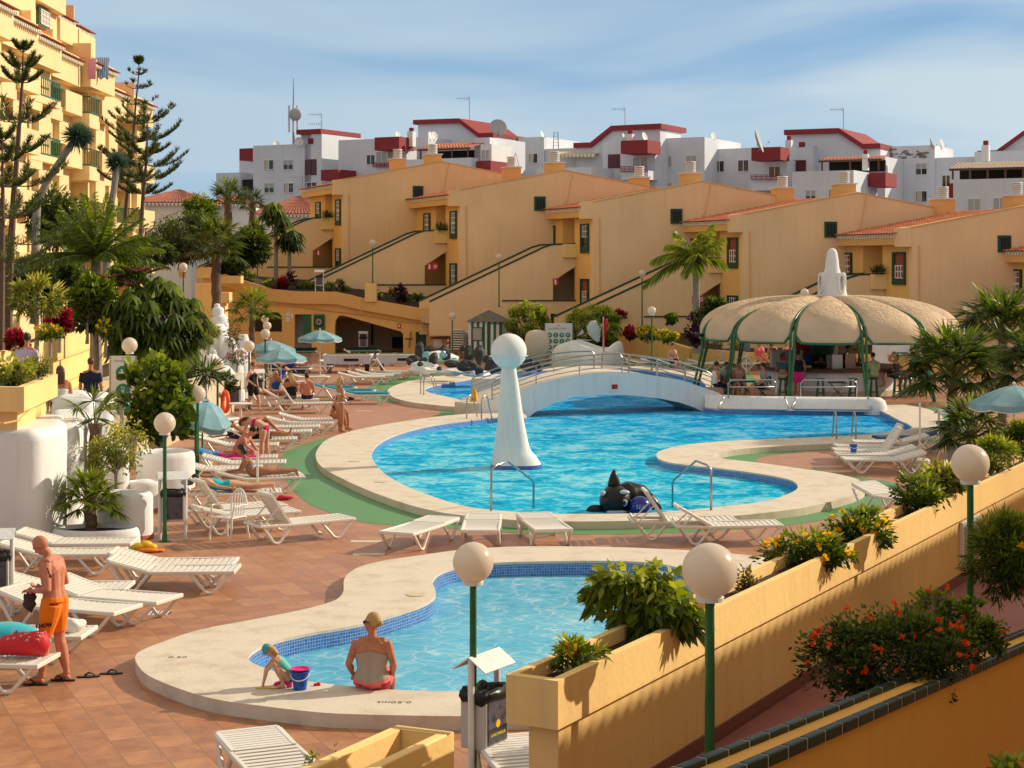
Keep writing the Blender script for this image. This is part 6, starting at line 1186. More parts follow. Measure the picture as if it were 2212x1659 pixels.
on_lounger(61, 'beach_towel', M_tblue, 'blue towel on a lounger beyond the bridge railing', 'towel', -.8, .3, .3, .05, .05);on_lounger(60, 'beach_towel', mat('towel_navy', (.03, .03, .12), .95), 'navy towel crumpled on a lounger beyond the bridge', 'towel', -.7, .2, .3, .05, .05);on_lounger(43, 'beach_towel', mat('towel_dark', (.02, .05, .14), .95), 'navy towel hanging from the lounger of the man in blue shorts', 'towel', -.9, .9, .36, .03, .02, .22)
# stack of loungers under the tilted parasol and by the hut
for(x, y, n, lb, gp_) in((446, 972, 6, 'white lounger in the pile under the tilted umbrella', 'pile of loungers under the tilted umbrella'), (998, 772, 9, 'white lounger in the tall stack beside the striped hut', 'tall stack of loungers beside the hut')):
 for k in range(n):
  c=G(x, y);o=dup(LG[0], Vector((c.x, c.y, k*(.095 if n<8 else.13))), R(75 if n>8 else 60), lb, gp_, skip=('leg',) if k<n-1 and n<8 else())
# plastic armchairs
def armchair(x, y, rz, label, z=0):
 c=G(x, y, z);r=thing('plastic_chair', label, 'chair', c, R(rz), 'white plastic armchairs');b=MB()
 b.box(-.23, .23, -.22, .22, .40, .425);b.build('seat', M_plast, r, bevel=.01)
 for sx in(-1, 1):
  for sy in(-1, 1):b=MB();b.tube([(sx*.26, sy*.26, 0), (sx*.22, sy*.20, .41)], .022, 6);b.build('leg', M_plast, r)
 b=MB();n=10;arc=[(-.25+.5*t_/n, -.22-.10*math.sin(math.pi*t_/n), .62+.28*math.sin(math.pi*t_/n)) for t_ in range(n+1)];b.tube(arc, .02, 6)
 for i in range(1, 7):x_=-.16+.32*(i-1)/5;b.bar((x_*.9, -.23, .42), (x_, -.22-.10*math.sin(math.pi*(x_/.5+.5)), .62+.28*math.sin(math.pi*(x_/.5+.5))), .03, .012)
 b.build('backrest', M_plast, r)
 for s in(-1, 1):b=MB();b.tube([(s*.25, -.22, .62), (s*.27, -.05, .64), (s*.27, .18, .63), (s*.24, .22, .42)], .02, 6);b.build('armrest', M_plast, r)
 return r
armchair(495, 1164, 150, 'white plastic armchair in front of the loungers beside the turquoise swimmer');armchair(1560, 795, 10, 'white plastic armchair with fan back beyond the bar posts')
# ------------------------------------------------------------------ parasols
def umb_mat():
 m=bpy.data.materials.new('parasol_canvas');t=nt(m);o=N(t, 'ShaderNodeOutputMaterial');b=N(t, 'ShaderNodeBsdfPrincipled', Roughness=.85);g=N(t, 'ShaderNodeNewGeometry');n=N(t, 'ShaderNodeTexNoise', Scale=2.5, Detail=3.0);lk(t, g.outputs['Position'], n.inputs[0]);r=ramp(t, [(.35, (.20, .40, .48)), (.65, (.30, .52, .60))]);lk(t, n.outputs['Fac'], r.inputs[0]);lk(t, r.outputs[0], b.inputs[0])
 tr=N(t, 'ShaderNodeBsdfTranslucent');lk(t, r.outputs[0], tr.inputs[0]);mx=N(t, 'ShaderNodeMixShader', Fac=.25);lk(t, b.outputs[0], mx.inputs[1]);lk(t, tr.outputs[0], mx.inputs[2]);lk(t, mx.outputs[0], o.inputs[0]);return m
M_umb=umb_mat()
def parasol(x, ytop, yb, label, rad=1.05, tilt=0, taz=0, Z=None, base=True, h=None, rise=.36, pole=M_wmetal):
 c=G(x, yb) if Z is None else Vector(((x-CX)*Z/F, Z, 0));hz=h or(H-(ytop-HY)*c.y/F);r=thing('parasol', label, 'parasol', c, 0, 'pale blue parasols');n=8;b=MB();vs=[];rows=6;sub=5
 Mt=Matrix.Translation((0, 0, hz-rise))@Matrix.Rotation(R(taz), 4, 'Z')@Matrix.Rotation(R(tilt), 4, 'X')
 for j in range(rows+1):
  for i in range(n*sub):
   a=2*math.pi*i/(n*sub);u=(i%sub)/sub;sag=1-.09*math.sin(math.pi*u)*(j/rows);q=rad*j/rows*sag;z=rise*(1-(j/rows)**1.35)-.04*math.sin(math.pi*u)*(j/rows);vs.append(Mt@Vector((q*math.cos(a), q*math.sin(a), z)))
 for i in range(n*sub):
  a=2*math.pi*i/(n*sub);u=(i%sub)/sub;q=rad*(1-.09*math.sin(math.pi*u));vs.append(Mt@Vector((q*1.01*math.cos(a), q*1.01*math.sin(a), -.13-.06*math.sin(math.pi*u))))
 m_=n*sub;b._a(vs, [(j*m_+i, (j+1)*m_+i, (j+1)*m_+(i+1)%m_, j*m_+(i+1)%m_) for j in range(rows+1) for i in range(m_)]);b.build('canopy', M_umb, r, smooth='auto', angle=25)
 b=MB();b.tube([vs[(rows+1)*m_+i] for i in range(m_)]+[vs[(rows+1)*m_]], .012, 4);b.build('hem', M_signw, r)
 for k in range(n):a=2*math.pi*k/n;b=MB();b.bar(Mt@Vector((0, 0, rise-.03)), Mt@Vector((rad*math.cos(a), rad*math.sin(a), -.01)), .015, .015);b.build('rib', M_wmetal, r)
 b=MB();b.tube([(0, 0, 0), Mt@Vector((0, 0, 0)), Mt@Vector((0, 0, rise+.02))], .022, 8);b.build('pole', pole, r);b=MB();b.ball(Mt@Vector((0, 0, rise+.04)), .04, 10, 7);b.build('finial', M_signw, r, smooth=True)
 if base:b=MB();b.lathe([(.28, 0), (.28, .07), (.24, .10), (.05, .12), (.04, .22)], (0, 0, 0), 22);b.build('foot', M_copside, r, smooth='auto')
 return r
parasol(691, 713, 815, 'pale blue parasol in front of the dartboard wall', 1.0);parasol(607, 752, 858, 'pale blue parasol above the man in blue shorts', .98);parasol(585, 735, 838, 'grey blue parasol behind the one over the man in blue shorts', 1.02);parasol(437, 862, 1000, 'tilted pale blue parasol half behind the round leaved bush', .82, 30, 60, pole=M_green)
parasol(1180, 713, 777, 'tilted blue parasol in front of the rules board', 1.0, 14, 200);parasol(2190, 838, 0, 'pale blue parasol above the right hand shrubs', 1.05, 0, 0, 40, h=2.3, rise=.40);parasol(2075, 713, 0, 'pale blue parasol half behind the bar dome', 1.2, 0, 0, 85, h=1.88);
c=G(1612, 806);r=thing('closed_parasol', 'closed dark blue parasol beside the blue covered loungers', 'parasol', c);b=MB();b.lathe([(.05, 1.0), (.20, 1.1), (.17, 1.5), (.08, 2.0), (.02, 2.15)], (0, 0, 0), 10);b.build('canopy', mat('closed_canvas', (.12, .20, .26), .9), r, smooth=True);b=MB();b.tube([(0, 0, 0), (0, 0, 1.1)], .022, 6);b.build('pole', M_wmetal, r)
for(x, y, h, lb) in((424, 1028, 3.4, 'bare green umbrella pole left of the sunbathers'),):
 c=G(x, y);r=thing('umbrella_pole', lb, 'pole', c);b=MB();b.tube([(0, 0, 0), (0, 0, 1.32)], .045, 10);b.build('pole', M_green, r)
for(x, y, h, lb) in((556, 1074, 1.0, 'thin white parasol pole standing beside the turquoise swimmer'), (1987, 1000, 1.55, 'thin grey parasol pole behind the right hand loungers')):
 c=G(x, y);r=thing('parasol_pole', lb, 'pole', c);b=MB();b.tube([(0, 0, 0), (0, 0, h)], .025, 8);b.build('pole', M_wmetal, r);b=MB();b.lathe([(.26, 0), (.26, .08), (.2, .12), (.04, .13)], (0, 0, 0), 20);b.build('foot', M_plast, r)
r=thing('concrete_disc', 'round concrete parasol weight behind the nearest right hand lounger', 'parasol weight', G(1982, 1012));b=MB();b.lathe([(.30, 0), (.30, .10), (.27, .13), (.05, .14)], (0, 0, 0), 24);b.build('foot', M_copside, r)
# ------------------------------------------------------------------ litter bins
M_ad=mat('ad_panel', (.10, .09, .12), .3, .8, 9)
def bin_(x, y, rz, label, ad='', s=1.0):
 c=G(x, y);r=thing('litter_bin', label, 'litter bin', c, R(rz), 'litter bins with little roofs');b=MB()
 for sx in(-.235, .235):b.tube([(0, sx, 0), (0, sx, 1.25)], .033, 12)
 b.build('post', M_wmetal, r, smooth='auto');b=MB();b.box(-.15, .15, -.20, .20, .35, .85);b.build('box', mat('bin_grey', (.52, .50, .46), .5, .12, 5) if 'bin_grey' not in bpy.data.materials else bpy.data.materials['bin_grey'], r, bevel=.012)
 b=MB();pts=[];n=24
 for j, (q, z) in enumerate(((1.0, .80), (1.12, .83), (1.15, .88), (1.08, .93), (.9, .92), (.75, .86))):
  for k in range(n):
   a=6.2832*k/n;ca, sa=math.cos(a), math.sin(a);e_=.35;pts.append((.155*q*math.copysign(abs(ca)**e_, ca)+.012*math.sin(5*a+j), .205*q*math.copysign(abs(sa)**e_, sa)+.012*math.sin(7*a), z+.018*math.sin(6*a+j*2)))
 b._a(pts, [(j*n+k, j*n+(k+1)%n, (j+1)*n+(k+1)%n, (j+1)*n+k) for j in range(5) for k in range(n)]+[tuple(5*n+k for k in range(n))]);b.build('bin_liner', M_black, r, smooth=True)
 b=MB();b._a([(-.19, -.28, 1.13), (-.19, .28, 1.13), (0, .28, 1.26), (0, -.28, 1.26), (.19, .28, 1.13), (.19, -.28, 1.13)], [(0, 1, 2, 3), (3, 2, 4, 5)]);o=b.build('roof', M_white, r);so_=o.modifiers.new('S', 'SOLIDIFY');so_.thickness=.012
 b=MB();b.box(.151, .162, -.17, .17, .40, .82);an=b.build('ad_panel', M_ad, r)
 if ad:
  b=MB();b.box(.1621, .1635, -.165, .165, .41, .56);b.build('ad_caption', M_black, r);text_obj('LORO PARQUE', .038, M_yelp, r, (.1645, 0, .49), (R(90), 0, R(90)), bold=.001);b=MB();b.tube([(.1636, 0, .59), (.1646, 0, .59)], .04, 14);b.build('emblem', M_yelp, r)
 return r
bin_(1046, 1686, -32, 'nearest litter bin with black liner and poster, by the yellow planter end', 'x');bin_(373, 1166, -75, 'litter bin with black liner beside the green lamp post');bin_(505, 893, -80, 'litter bin beside the walking woman in black');bin_(2045, 985, -75, 'litter bin at the right beside the fan palms');bin_(692, 640, 0, 'litter bin on top of the ramp wall') if False else None
c=P(690, 628, 99.6);r=bin_(690, 700, -90, 'litter bin standing among shrubs on the ramp wall');r.location=(c.x, 99.6, c.z-.05);r=bin_(783, 800, -85, 'litter bin inside the games room opening');r.location=(X0l(783, 99), 99.5, .0);r=bin_(10, 1330, -80, 'litter bin cut by the left border');r.location=(G(-10, 1330).x, G(0, 1330).y, 0)
r=bin_(555, 872, -75, 'litter bin behind the blue parasol poles');
# ------------------------------------------------------------------ games: pool tables and table tennis
def pooltable(x, y, rz, label):
 c=G(x, y);r=thing('billiard_table', label, 'billiard table', c, R(rz), 'white coin billiard tables');b=MB();L, w_=1.15, .62
 b._a([(-L+.06, -w_+.06, .42), (L-.06, -w_+.06, .42), (L-.06, w_-.06, .42), (-L+.06, w_-.06, .42), (-L, -w_, .80), (L, -w_, .80), (L, w_, .80), (-L, w_, .80)], [(3, 2, 1, 0), (4, 5, 6, 7), (0, 1, 5, 4), (1, 2, 6, 5), (2, 3, 7, 6), (3, 0, 4, 7)]);b.build('cabinet', M_wbld, r)
 b=MB();b.box(-L-.02, L+.02, -w_-.02, w_+.02, .80, .86);b.build('rail', M_wmetal, r, bevel=.01);b=MB();b.box(-L+.12, L-.12, -w_+.12, w_-.12, .861, .868);b.build('cloth', M_green, r);b=MB();b.box(-.15, .55, -w_+.005, -w_+.03, .56, .68);b.box(-L+.01, -L+.04, -.2, .2, .5, .7);b.build('ball_slot', M_dark, r)
 for sx in(-1, 1):
  for sy in(-1, 1):b=MB();b.lathe([(.06, 0), (.09, .42)], (sx*(L-.25), sy*(w_-.2), 0), 10);b.build('leg', M_black, r)
pooltable(752, 804, 0, 'left white coin billiard table');pooltable(866, 803, 2, 'right white coin billiard table next to the rocks')
def pingpong(x, y, rz, label):
 c=G(x, y);r=thing('table_tennis_table', label, 'table tennis table', c, R(rz), 'table tennis tables');b=MB();b.box(-1.37, 1.37, -.76, .76, .72, .76);b.build('table_top', M_dgreen, r);b=MB();b.box(-1.39, 1.39, -.79, -.76, .68, .765);b.box(-1.39, 1.39, .76, .79, .68, .765);b.build('edge', M_signw, r);b=MB();b.box(-.01, .01, -.85, .85, .76, .92);b.build('net', M_black, r)
 for sx in(-.9, .9):
  for sy in(-.5, .5):b=MB();b.bar((sx, sy, 0), (sx, sy, .72), .05, .05);b.build('leg', M_shut, r)
pingpong(648, 790, -80, 'green table tennis table under the left of the wall');pingpong(782, 788, -78, 'green table tennis table in front of the games room opening')
# ------------------------------------------------------------------ small things
r=thing('round_table', 'round white plastic table beside the litter bin', 'table', G(520, 917));b=MB();b.lathe([(.36, 0), (.38, .02), (.36, .03)], (0, 0, .66), 26);b.build('table_top', M_plast, r);b=MB();b.tube([(0, 0, .1), (0, 0, .66)], .04, 8);b.build('pillar', M_plast, r)
for k in range(3):a=R(20+120*k);b=MB();b.tube([(0, 0, .14), (.30*math.cos(a), .30*math.sin(a), .015)], .022, 6);b.build('leg', M_plast, r)
r=thing('life_ring', 'orange life ring hanging behind the round white table', 'life ring', G(487, 905)+Vector((0, 0, .25)), R(25));b=MB();n=24;b.tube([(0, .33*math.cos(6.2832*k/n), .33+.33*math.sin(6.2832*k/n)) for k in range(n+1)], .07, 10);b.build('ring', mat('life_orange', (.75, .10, .02), .5), r, smooth=True)
def bucket(loc, s, m, label, handle=True, stand=0.0, col2=None):
 r=thing('toy_bucket', label, 'toy bucket', loc);b=MB();n=20;b.lathe([(.075*s, 0), (.10*s, .19*s), (.115*s, .20*s), (.115*s, .215*s), (.095*s, .215*s), (.075*s, .02*s)], (0, 0, 0), n);b.build('body', m, r, smooth='auto')
 if handle:b=MB();b.tube([(-.11*s, 0, .19*s)]+[(-.11*s*math.cos(k/8*math.pi), -.12*s*math.sin(k/8*math.pi), .19*s-.07*s*math.sin(k/8*math.pi)) for k in range(1, 8)]+[(.11*s, 0, .19*s)], .006*s, 6);b.build('handle', M_signw, r)
 return r
cb=G(648, 1489, ZC);bucket(cb+Vector((0, 0, .002)), 1.0, M_blue, 'blue toy bucket beside the crouching child');r=thing('toy_sieve', 'pink sieve lying on the blue toy bucket', 'toy', cb+Vector((0, 0, .217)));b=MB();b.lathe([(.085, 0), (.115, .025), (.12, .03), (.11, .03), (.08, .008)], (0, 0, 0), 20);b.build('bowl', M_pink, r)
c=G(622, 1484, ZC);r=thing('toy_watering_can', 'pink toy watering can between child and blue bucket', 'toy', c+Vector((0, 0, .002)));b=MB();b.lathe([(.05, 0), (.058, .08), (.045, .12), (.03, .13)], (0, 0, 0), 16);b.build('body', M_pink, r, smooth=True);b=MB();b.tube([(-.04, 0, .11)]+[(-.04*math.cos(k/6*math.pi), 0, .12+.05*math.sin(k/6*math.pi)) for k in range(7)], .008, 6);b.build('handle', M_pink, r)
c=G(578, 1488, ZC);r=thing('toy_spade', 'yellow toy spade lying in front of the child', 'toy', c+Vector((0, 0, .012)), R(6));b=MB();b.tube([(-.14, 0, 0), (.05, 0, 0)], .009, 6);b.lathe([(.001, 0), (.045, .004), (.04, .012)], (.09, 0, -.004), 12, 1.4, .8);b.build('blade', M_yelp, r)
c=G(600, 1481, ZC);r=thing('toy_mould', 'pink sand mould under the hands of the child', 'toy', c+Vector((0, 0, .002)));b=MB();b.ball((0, 0, .012), (.05, .035, .03), 12, 8);b.build('shell', M_pink, r, smooth=True)
c=G(685, 1481, ZC);r=thing('toy_block', 'small red toy piece right of the blue bucket', 'toy', c+Vector((0, 0, .002)));b=MB();b.box(-.04, .04, -.015, .015, 0, .025);b.box(.0, .03, -.015, .015, .025, .04);b.build('body', M_redp, r, bevel=.004)
o=LO[52];c=MW[o.name]@Vector((.52, -.15, .365));bucket(c, .95, M_blue, 'small blue toy bucket with a yellow spade on the right hand lounger');b=MB();r=thing('toy_spade', 'yellow spade sticking out of the bucket on the right hand lounger', 'toy', c+Vector((-.02, 0, .05)));b.tube([(0, 0, 0), (-.03, 0, .25), (-.04, 0, .30)], [.008, .01, .02], 6);b.build('handle', M_yelp, r)
def flipflop(x, y, rz, label):
 r=thing('flip_flop', label, 'flip-flop', G(x, y), R(rz), 'pair of black flip-flops on the tiles');b=MB();o=[(.145*math.cos(a), (.05 if math.cos(a)>0 else.038)*math.sin(a)) for a in[6.2832*k/20 for k in range(20)]];b.prism(o, 0, .018);b.build('sole', M_black, r, bevel=.004);b=MB();b.tube([(.075, 0, .02), (.05, 0, .045), (.0, .03, .055), (-.05, .042, .02)], .007, 6);b.tube([(.05, 0, .045), (.0, -.03, .055), (-.05, -.042, .02)], .007, 6);b.build('strap', M_black, r)
flipflop(191, 1463, 12, 'left black flip-flop lying on the tiles beside the kids pool');flipflop(240, 1456, 8, 'right black flip-flop lying nearest the kids pool coping')
r=thing('inflatable_toy', 'crumpled yellow, orange and green inflatable toy on the tiles', 'inflatable', G(312, 1192));
for nm, m, L_ in(('yellow_panel', M_yelp, [(-.08, 0, .10, .13, .11, .07), (.02, .02, .12, .13, .10, .08), (.13, .0, .09, .10, .09, .06)]), ('orange_panel', mat('infl_orange', (.8, .22, .02), .35), [(.05, -.08, .04, .22, .08, .045), (.27, -.02, .03, .10, .07, .03)]), ('green_panel', mat('infl_green', (.25, .5, .03), .35), [(-.20, -.02, .05, .10, .09, .06)])):
 b=MB();[b.ball(q[:3], q[3:], 12, 8) for q in L_];b.build(nm, m, r, smooth=True)
r=thing('drain_grate', 'white drain grate in the tiles by the flip of the lounger legs', 'drain', G(345, 1325));b=MB();b.box(-.15, .15, -.15, .15, .002, .006);b.build('frame', M_signw, r);b=MB();[b.box(-.12+k*.05, -.095+k*.05, -.12, .12, .0065, .008) for k in range(6)];b.build('slot', M_black, r)
for(x, y, lb) in((790, 1170, 'pale drain cover right of the raised back lounger'), (610, 1169, 'pale drain cover under the raised back lounger'), (785, 888, 'pale tile cover on the deck by the teal mattresses'), (797, 1198, 'narrow pale drain cover near the kids pool')):
 r=thing('drain_cover', lb, 'drain', G(x, y));b=MB();b.box(-.28, .28, -.12, .12, .001, .007);b.build('cover', M_copside, r)
for(x, y) in((1286*0+899, 1285), (756, 997), (829, 1041), (1030, 916), (868, 1003)):
 pass
for i, (x, y, lb) in enumerate(((899, 1285, 'round skimmer lid on the kids pool coping'), (766, 997, 'round skimmer lid left of the statue shadow'), (823, 1041, 'round skimmer lid on the coping below the statue shadow'))):
 r=thing('skimmer_lid', lb, 'lid', G(x, y, ZC)+Vector((0, 0, .002)));b=MB();b.lathe([(.15, 0), (.15, .008), (.12, .010)], (0, 0, 0), 26);b.build('lid', M_copside, r)
M_let=mat('stencil_ink', (.10, .10, .09), .8)
for(x, y, s, lb) in((384, 1420, '0,50', 'depth marking painted on the left of the kids pool coping'), (1006-120, 1285+60, '0,50', ''), (852, 1517, '0,50mt', 'depth marking painted on the near coping of the kids pool')):
 if lb:r=thing('depth_marking', lb, 'marking', G(x, y, ZC)+Vector((0, 0, .003)));text_obj(s, .14, M_let, r, (0, 0, 0), (0, 0, R(180) if x>500 else R(0)))
# inflatable orca
c=G(1355, 1112, -.02);oc=thing('inflatable_whale', 'black and white inflatable whale floating by the near pool edge', 'inflatable', (c.x, c.y+.75, -.02));M_infl=mat('vinyl_black', (.006, .006, .008), .32, spec=.35);M_inflw=mat('vinyl_white', (.42, .52, .58), .2, coat=.4)
b=MB();b.ball((-.22, -.25, .22), (.33, .36, .33), 24, 16);b.tube([(-.1, -.1, .2), (.1, .15, .28), (.35, .2, .25), (.62, .1, .10), (.75, .0, .0)], [.3, .30, .25, .13, .04], 18);b.build('body', M_infl, oc, smooth=True)
b=MB();b.lathe([(.14, 0), (.12, .12), (.075, .26), (.02, .36)], (-.24, -.2, .5), 16);b.build('dorsal_fin', M_infl, oc, smooth=True)
b=MB();b.ball((-.62, -.25, .02), (.2, .1, .12), 12, 8);b.ball((.12, -.42, .0), (.2, .1, .1), 12, 8);b.build('flipper', M_infl, oc, smooth=True);b=MB();b.ball((-.05, -.42, .42), (.13, .13, .05), 14, 8);b.ball((-.48, -.40, .40), (.07, .13, .06), 12, 8);b.ball((-.2, -.5, .02), (.22, .1, .05), 14, 8);b.build('white_patch', M_inflw, oc, smooth=True)
b=MB();b.ball((-.04, -.545, .22), (.065, .03, .075), 14, 8);ey=b.build('eye', M_inflw, oc, smooth=True);b=MB();b.ball((-.05, -.572, .215), (.032, .01, .045), 12, 8);p=b.build('pupil', M_black, None, origin=1);p.parent=ey
b=MB();b.tube([(.02, -.30, .55), (.07, -.36, .60), (.12, -.32, .54)], .014, 6);b.build('grip', M_black, oc)
r=thing('beach_ball', 'dark blue ball floating beside the inflatable whale', 'ball', (c.x+.28, c.y+.28, .05));b=MB();b.ball((0, 0, .05), .23, 22, 14);b.build('ball', mat('ball_blue', (.005, .015, .22), .2, coat=.4), r, smooth=True);text_obj('SEA', .12, M_inflw, r, (.0, -.225, .08), (R(80), 0, 0))
# bags and towels around the man
M_bag=mat('bag_red', (.60, .02, .03), .6);o=LO[8];c=MW[o.name]@Vector((.62, .05, .37));r=thing('beach_bag', 'red bag with white flower print on the left lounger', 'bag', c, R(-6));b=MB();nx=18;b.tube([(-.34, 0, .07), (-.2, 0, .13), (0, 0, .15), (.18, 0, .16), (.3, .02, .17), (.34, .02, .17)], [.06, .12, .14, .15, .13, .03], 14);b.build('bag_body', M_bag, r, smooth=True);b=MB();rr_=random.Random(5)
for k in range(34):
 x=rr_.uniform(-.12, .30);a=rr_.uniform(3.6, 6.0);q=.152 if x<.2 else.14;pt=Vector((x, q*math.cos(a), .15-q*math.sin(a)));s_=rr_.uniform(.012, .022);b.tube([pt+Vector((s_*math.cos(t_*1.05), 0, s_*math.sin(t_*1.05))) for t_ in range(5)], .004, 4)
b.build('flower_print', M_twh, r)
c=MW[o.name]@Vector((.2, .5, .40));r=thing('inflatable_ring', 'turquoise inflatable fish on the loungers behind the red bag', 'inflatable', c);b=MB();b.ball((0, 0, .12), (.42, .25, .16), 18, 12);b.ball((.4, -.05, .05), (.2, .12, .07), 12, 8);b.ball((-.1, -.25, .0), (.3, .12, .12), 12, 8);b.build('body', mat('vinyl_turquoise', (.02, .48, .58), .2, coat=.4), r, smooth=True);b=MB();b.ball((.2, -.2, .18), (.04, .02, .04), 10, 6);b.ball((.34, -.14, .12), (.035, .02, .035), 10, 6);b.build('eye', M_blue, r)
def crumple(loc, sz, m, label, name='beach_towel', cat='towel', seed=1):
 r=thing(name, label, cat, loc);b=MB();b.ball((0, 0, sz[2]*.8), sz, 18, 12);rr_=random.Random(seed);ph=[rr_.uniform(0, 6) for _ in range(4)]
 b.v=[tuple(Vector(v)*(1+.16*math.sin(v[0]*30+ph[0])*math.sin(v[1]*34+ph[1])+.12*math.sin(v[2]*45+ph[2]+v[0]*12))) for v in b.v];b.build('cloth', m, r, smooth=True);return r
M_pur=mat('towel_purple', (.16, .03, .35), .95);o=LO[7];Mo=MW[o.name];crumple(Mo@Vector((.55, .05, .36)), (.16, .12, .10), M_pur, 'purple towel heap behind the knees of the standing man', seed=2);crumple(Mo@Vector((.78, -.02, .36)), (.14, .12, .09), M_twh, 'white fluffy towel heap at the foot of a lounger', seed=3)
crumple(MW[LO[14].name]@Vector((.78, .1, .35)), (.16, .12, .05), M_twh, 'white towel heap at the foot of the bikini woman lounger', seed=4);crumple(MW[LO[13].name]@Vector((.25, -.24, .35)), (.36, .07, .04), mat('scarf_pattern', (.30, .10, .06), .95, .8, 40), 'patterned red scarf on the edge of the turquoise swimmer lounger', seed=5)
crumple(G(607, 1080), (.22, .10, .05), mat('shoes_red', (.5, .01, .04), .6), 'red sandals under the foot of the sunbathers loungers', 'sandals', 'sandals', 6);crumple(G(518, 1089), (.14, .08, .09), mat('bag_orange', (.7, .10, .03), .6), 'small orange bag under the turquoise swimmer lounger', 'beach_bag', 'bag', 7)
crumple(MW[LO[13].name]@Vector((-.95, .12, .5)), (.13, .16, .08), mat('towel_green_blue', (.20, .30, .35), .9, .7, 20), 'green and blue towels under the head of the turquoise swimmer', seed=8)
r=thing('straw_hat', 'straw hat on the magenta towel in front of the bending woman', 'hat', MW[LO[17].name]@Vector((.28, .0, .40)));b=MB();b.lathe([(.19, 0), (.18, .012), (.10, .02), (.095, .09), (.07, .12), (.01, .125)], (0, 0, 0), 20);b.build('crown', mat('straw', (.50, .34, .15), .9, .3, 40), r, smooth='auto')
# bar equipment
def bl(name, lb, cat, x, y, z, parts, rz=0, gp_=None):
 r=thing(name, lb, cat, Vector(((BC.x+x)/BC.y*(BC.y+y), BC.y+y, z)), rz, gp_)
 for(nm, m, fn_) in parts:b=MB();fn_(b);b.build(nm, m, r, bevel=.008 if nm in('body', 'cabinet') else 0)
bl('fridge', 'pale steel drinks fridge at the left end of the bar counter', 'fridge', -1.95, -1.35, 1.26, [('body', mat('fridge_beige', (.50, .46, .40), .4), lambda b:b.box(-.25, .25, -.25, .25, 0, .62)), ('top', M_steel, lambda b:b.box(-.26, .26, -.26, .26, .62, .65))])
bl('fridge', 'dark grey steel fridge beside the pale one on the bar', 'fridge', -1.35, -1.75, 1.26, [('body', mat('fridge_grey', (.22, .22, .22), .35), lambda b:b.box(-.32, .32, -.25, .25, 0, .68))])
for i, x in enumerate((.0, .12, .24, .4, .8, .95, 1.05, 1.2, 1.5, 1.62, 1.8)):
 bl('bottle', 'liquor bottle on the shelf inside the pool bar', 'bottle', -.45+x, .9-.1*(i%2), 1.26, [('glass', [M_green, M_brown, M_glass, M_dgreen][i%4], lambda b, i=i:b.lathe([(.045, 0), (.045, .2), (.018, .26), (.018, .34)], (0, 0, 0), 10))], gp_='bottles behind the bar')
bl('menu_stand', 'white menu board standing on the bar counter', 'menu', .35, -2.15, 1.26, [('panel', M_signw, lambda b:b.box(-.19, .19, -.02, .02, 0, .52))]);bl('menu_stand', 'pink menu board standing right of the white one', 'menu', .85, -2.08, 1.26, [('panel', mat('menu_pink', (.62, .36, .30), .7), lambda b:b.box(-.19, .19, -.02, .02, 0, .54))])
bl('poster', 'red and blue drinks cooler with a bright label inside the bar', 'drinks cooler', -.95, .4, 1.26, [('cabinet', mat('cooler_red', (.4, .02, .03), .4), lambda b:b.box(-.38, .38, -.2, .2, .45, .95)), ('lower_panel', M_blue, lambda b:b.box(-.38, .38, -.2, .2, 0, .44)), ('label', M_signw, lambda b:b.box(-.3, .3, -.22, -.2, .9, 1.08))])
bl('shelf', 'dark bottle shelf around the column of the bar', 'shelf', .1, .2, .2, [('cabinet', M_dark, lambda b:b.box(-.7, .7, -.3, .3, 0, 1.5))])
def stool(x, y, lb, z=.2):
 def legs(b):
  for k in range(4):a=R(45+90*k);b.tube([(.19*math.cos(a), .19*math.sin(a), 0), (.15*math.cos(a), .15*math.sin(a), .35), (.12*math.cos(a), .12*math.sin(a), .7)], [.022, .028, .018], 6)
  for k in range(4):a=R(45+90*k);a2=R(135+90*k);b.bar((.17*math.cos(a), .17*math.sin(a), .22), (.17*math.cos(a2), .17*math.sin(a2), .22), .02, .02)
 bl('bar_stool', lb, 'bar stool', x, y, z, [('legs', M_green, legs), ('seat', M_green, lambda b:b.lathe([(.18, .69), (.19, .72), (.17, .75)], (0, 0, 0), 18))], gp_='green wooden bar stools')
for x, y, lb in((-1.75, -2.7, 'green stool under the woman in a crop top'), (.05-.35, -3.05, 'free green stool left of centre at the counter'), (.95, -2.95, 'free green stool right of centre at the counter'), (1.75, -2.6, 'green stool under the man in stripes'), (2.65, -2.3, 'green stool under the woman in a hat'), (3.05, -2.4, 'green stool right of the woman in a hat'), (3.25, -1.9, 'green stool nearest the man in a black polo')):stool(x, y, lb)
def foldtable(x, y, lb):
 bl('folding_table', lb, 'table', x, y, .2, [('table_top', M_dgreen, lambda b:[b.box(-.3+k*.12, -.2+k*.12, -.28, .28, .66, .69) for k in range(5)]), ('leg', M_black, lambda b:[b.tube([(sx*.3, -.2, 0), (-sx*.28, -.2, .66)], .012, 5) for sx in(-1, 1)]+[b.tube([(sx*.3, .2, 0), (-sx*.28, .2, .66)], .012, 5) for sx in(-1, 1)])])
foldtable(.35, -4.0, 'small folding table with slats between the front posts');foldtable(-3.1, -3.6, 'small folding table among the four men at the bar edge')
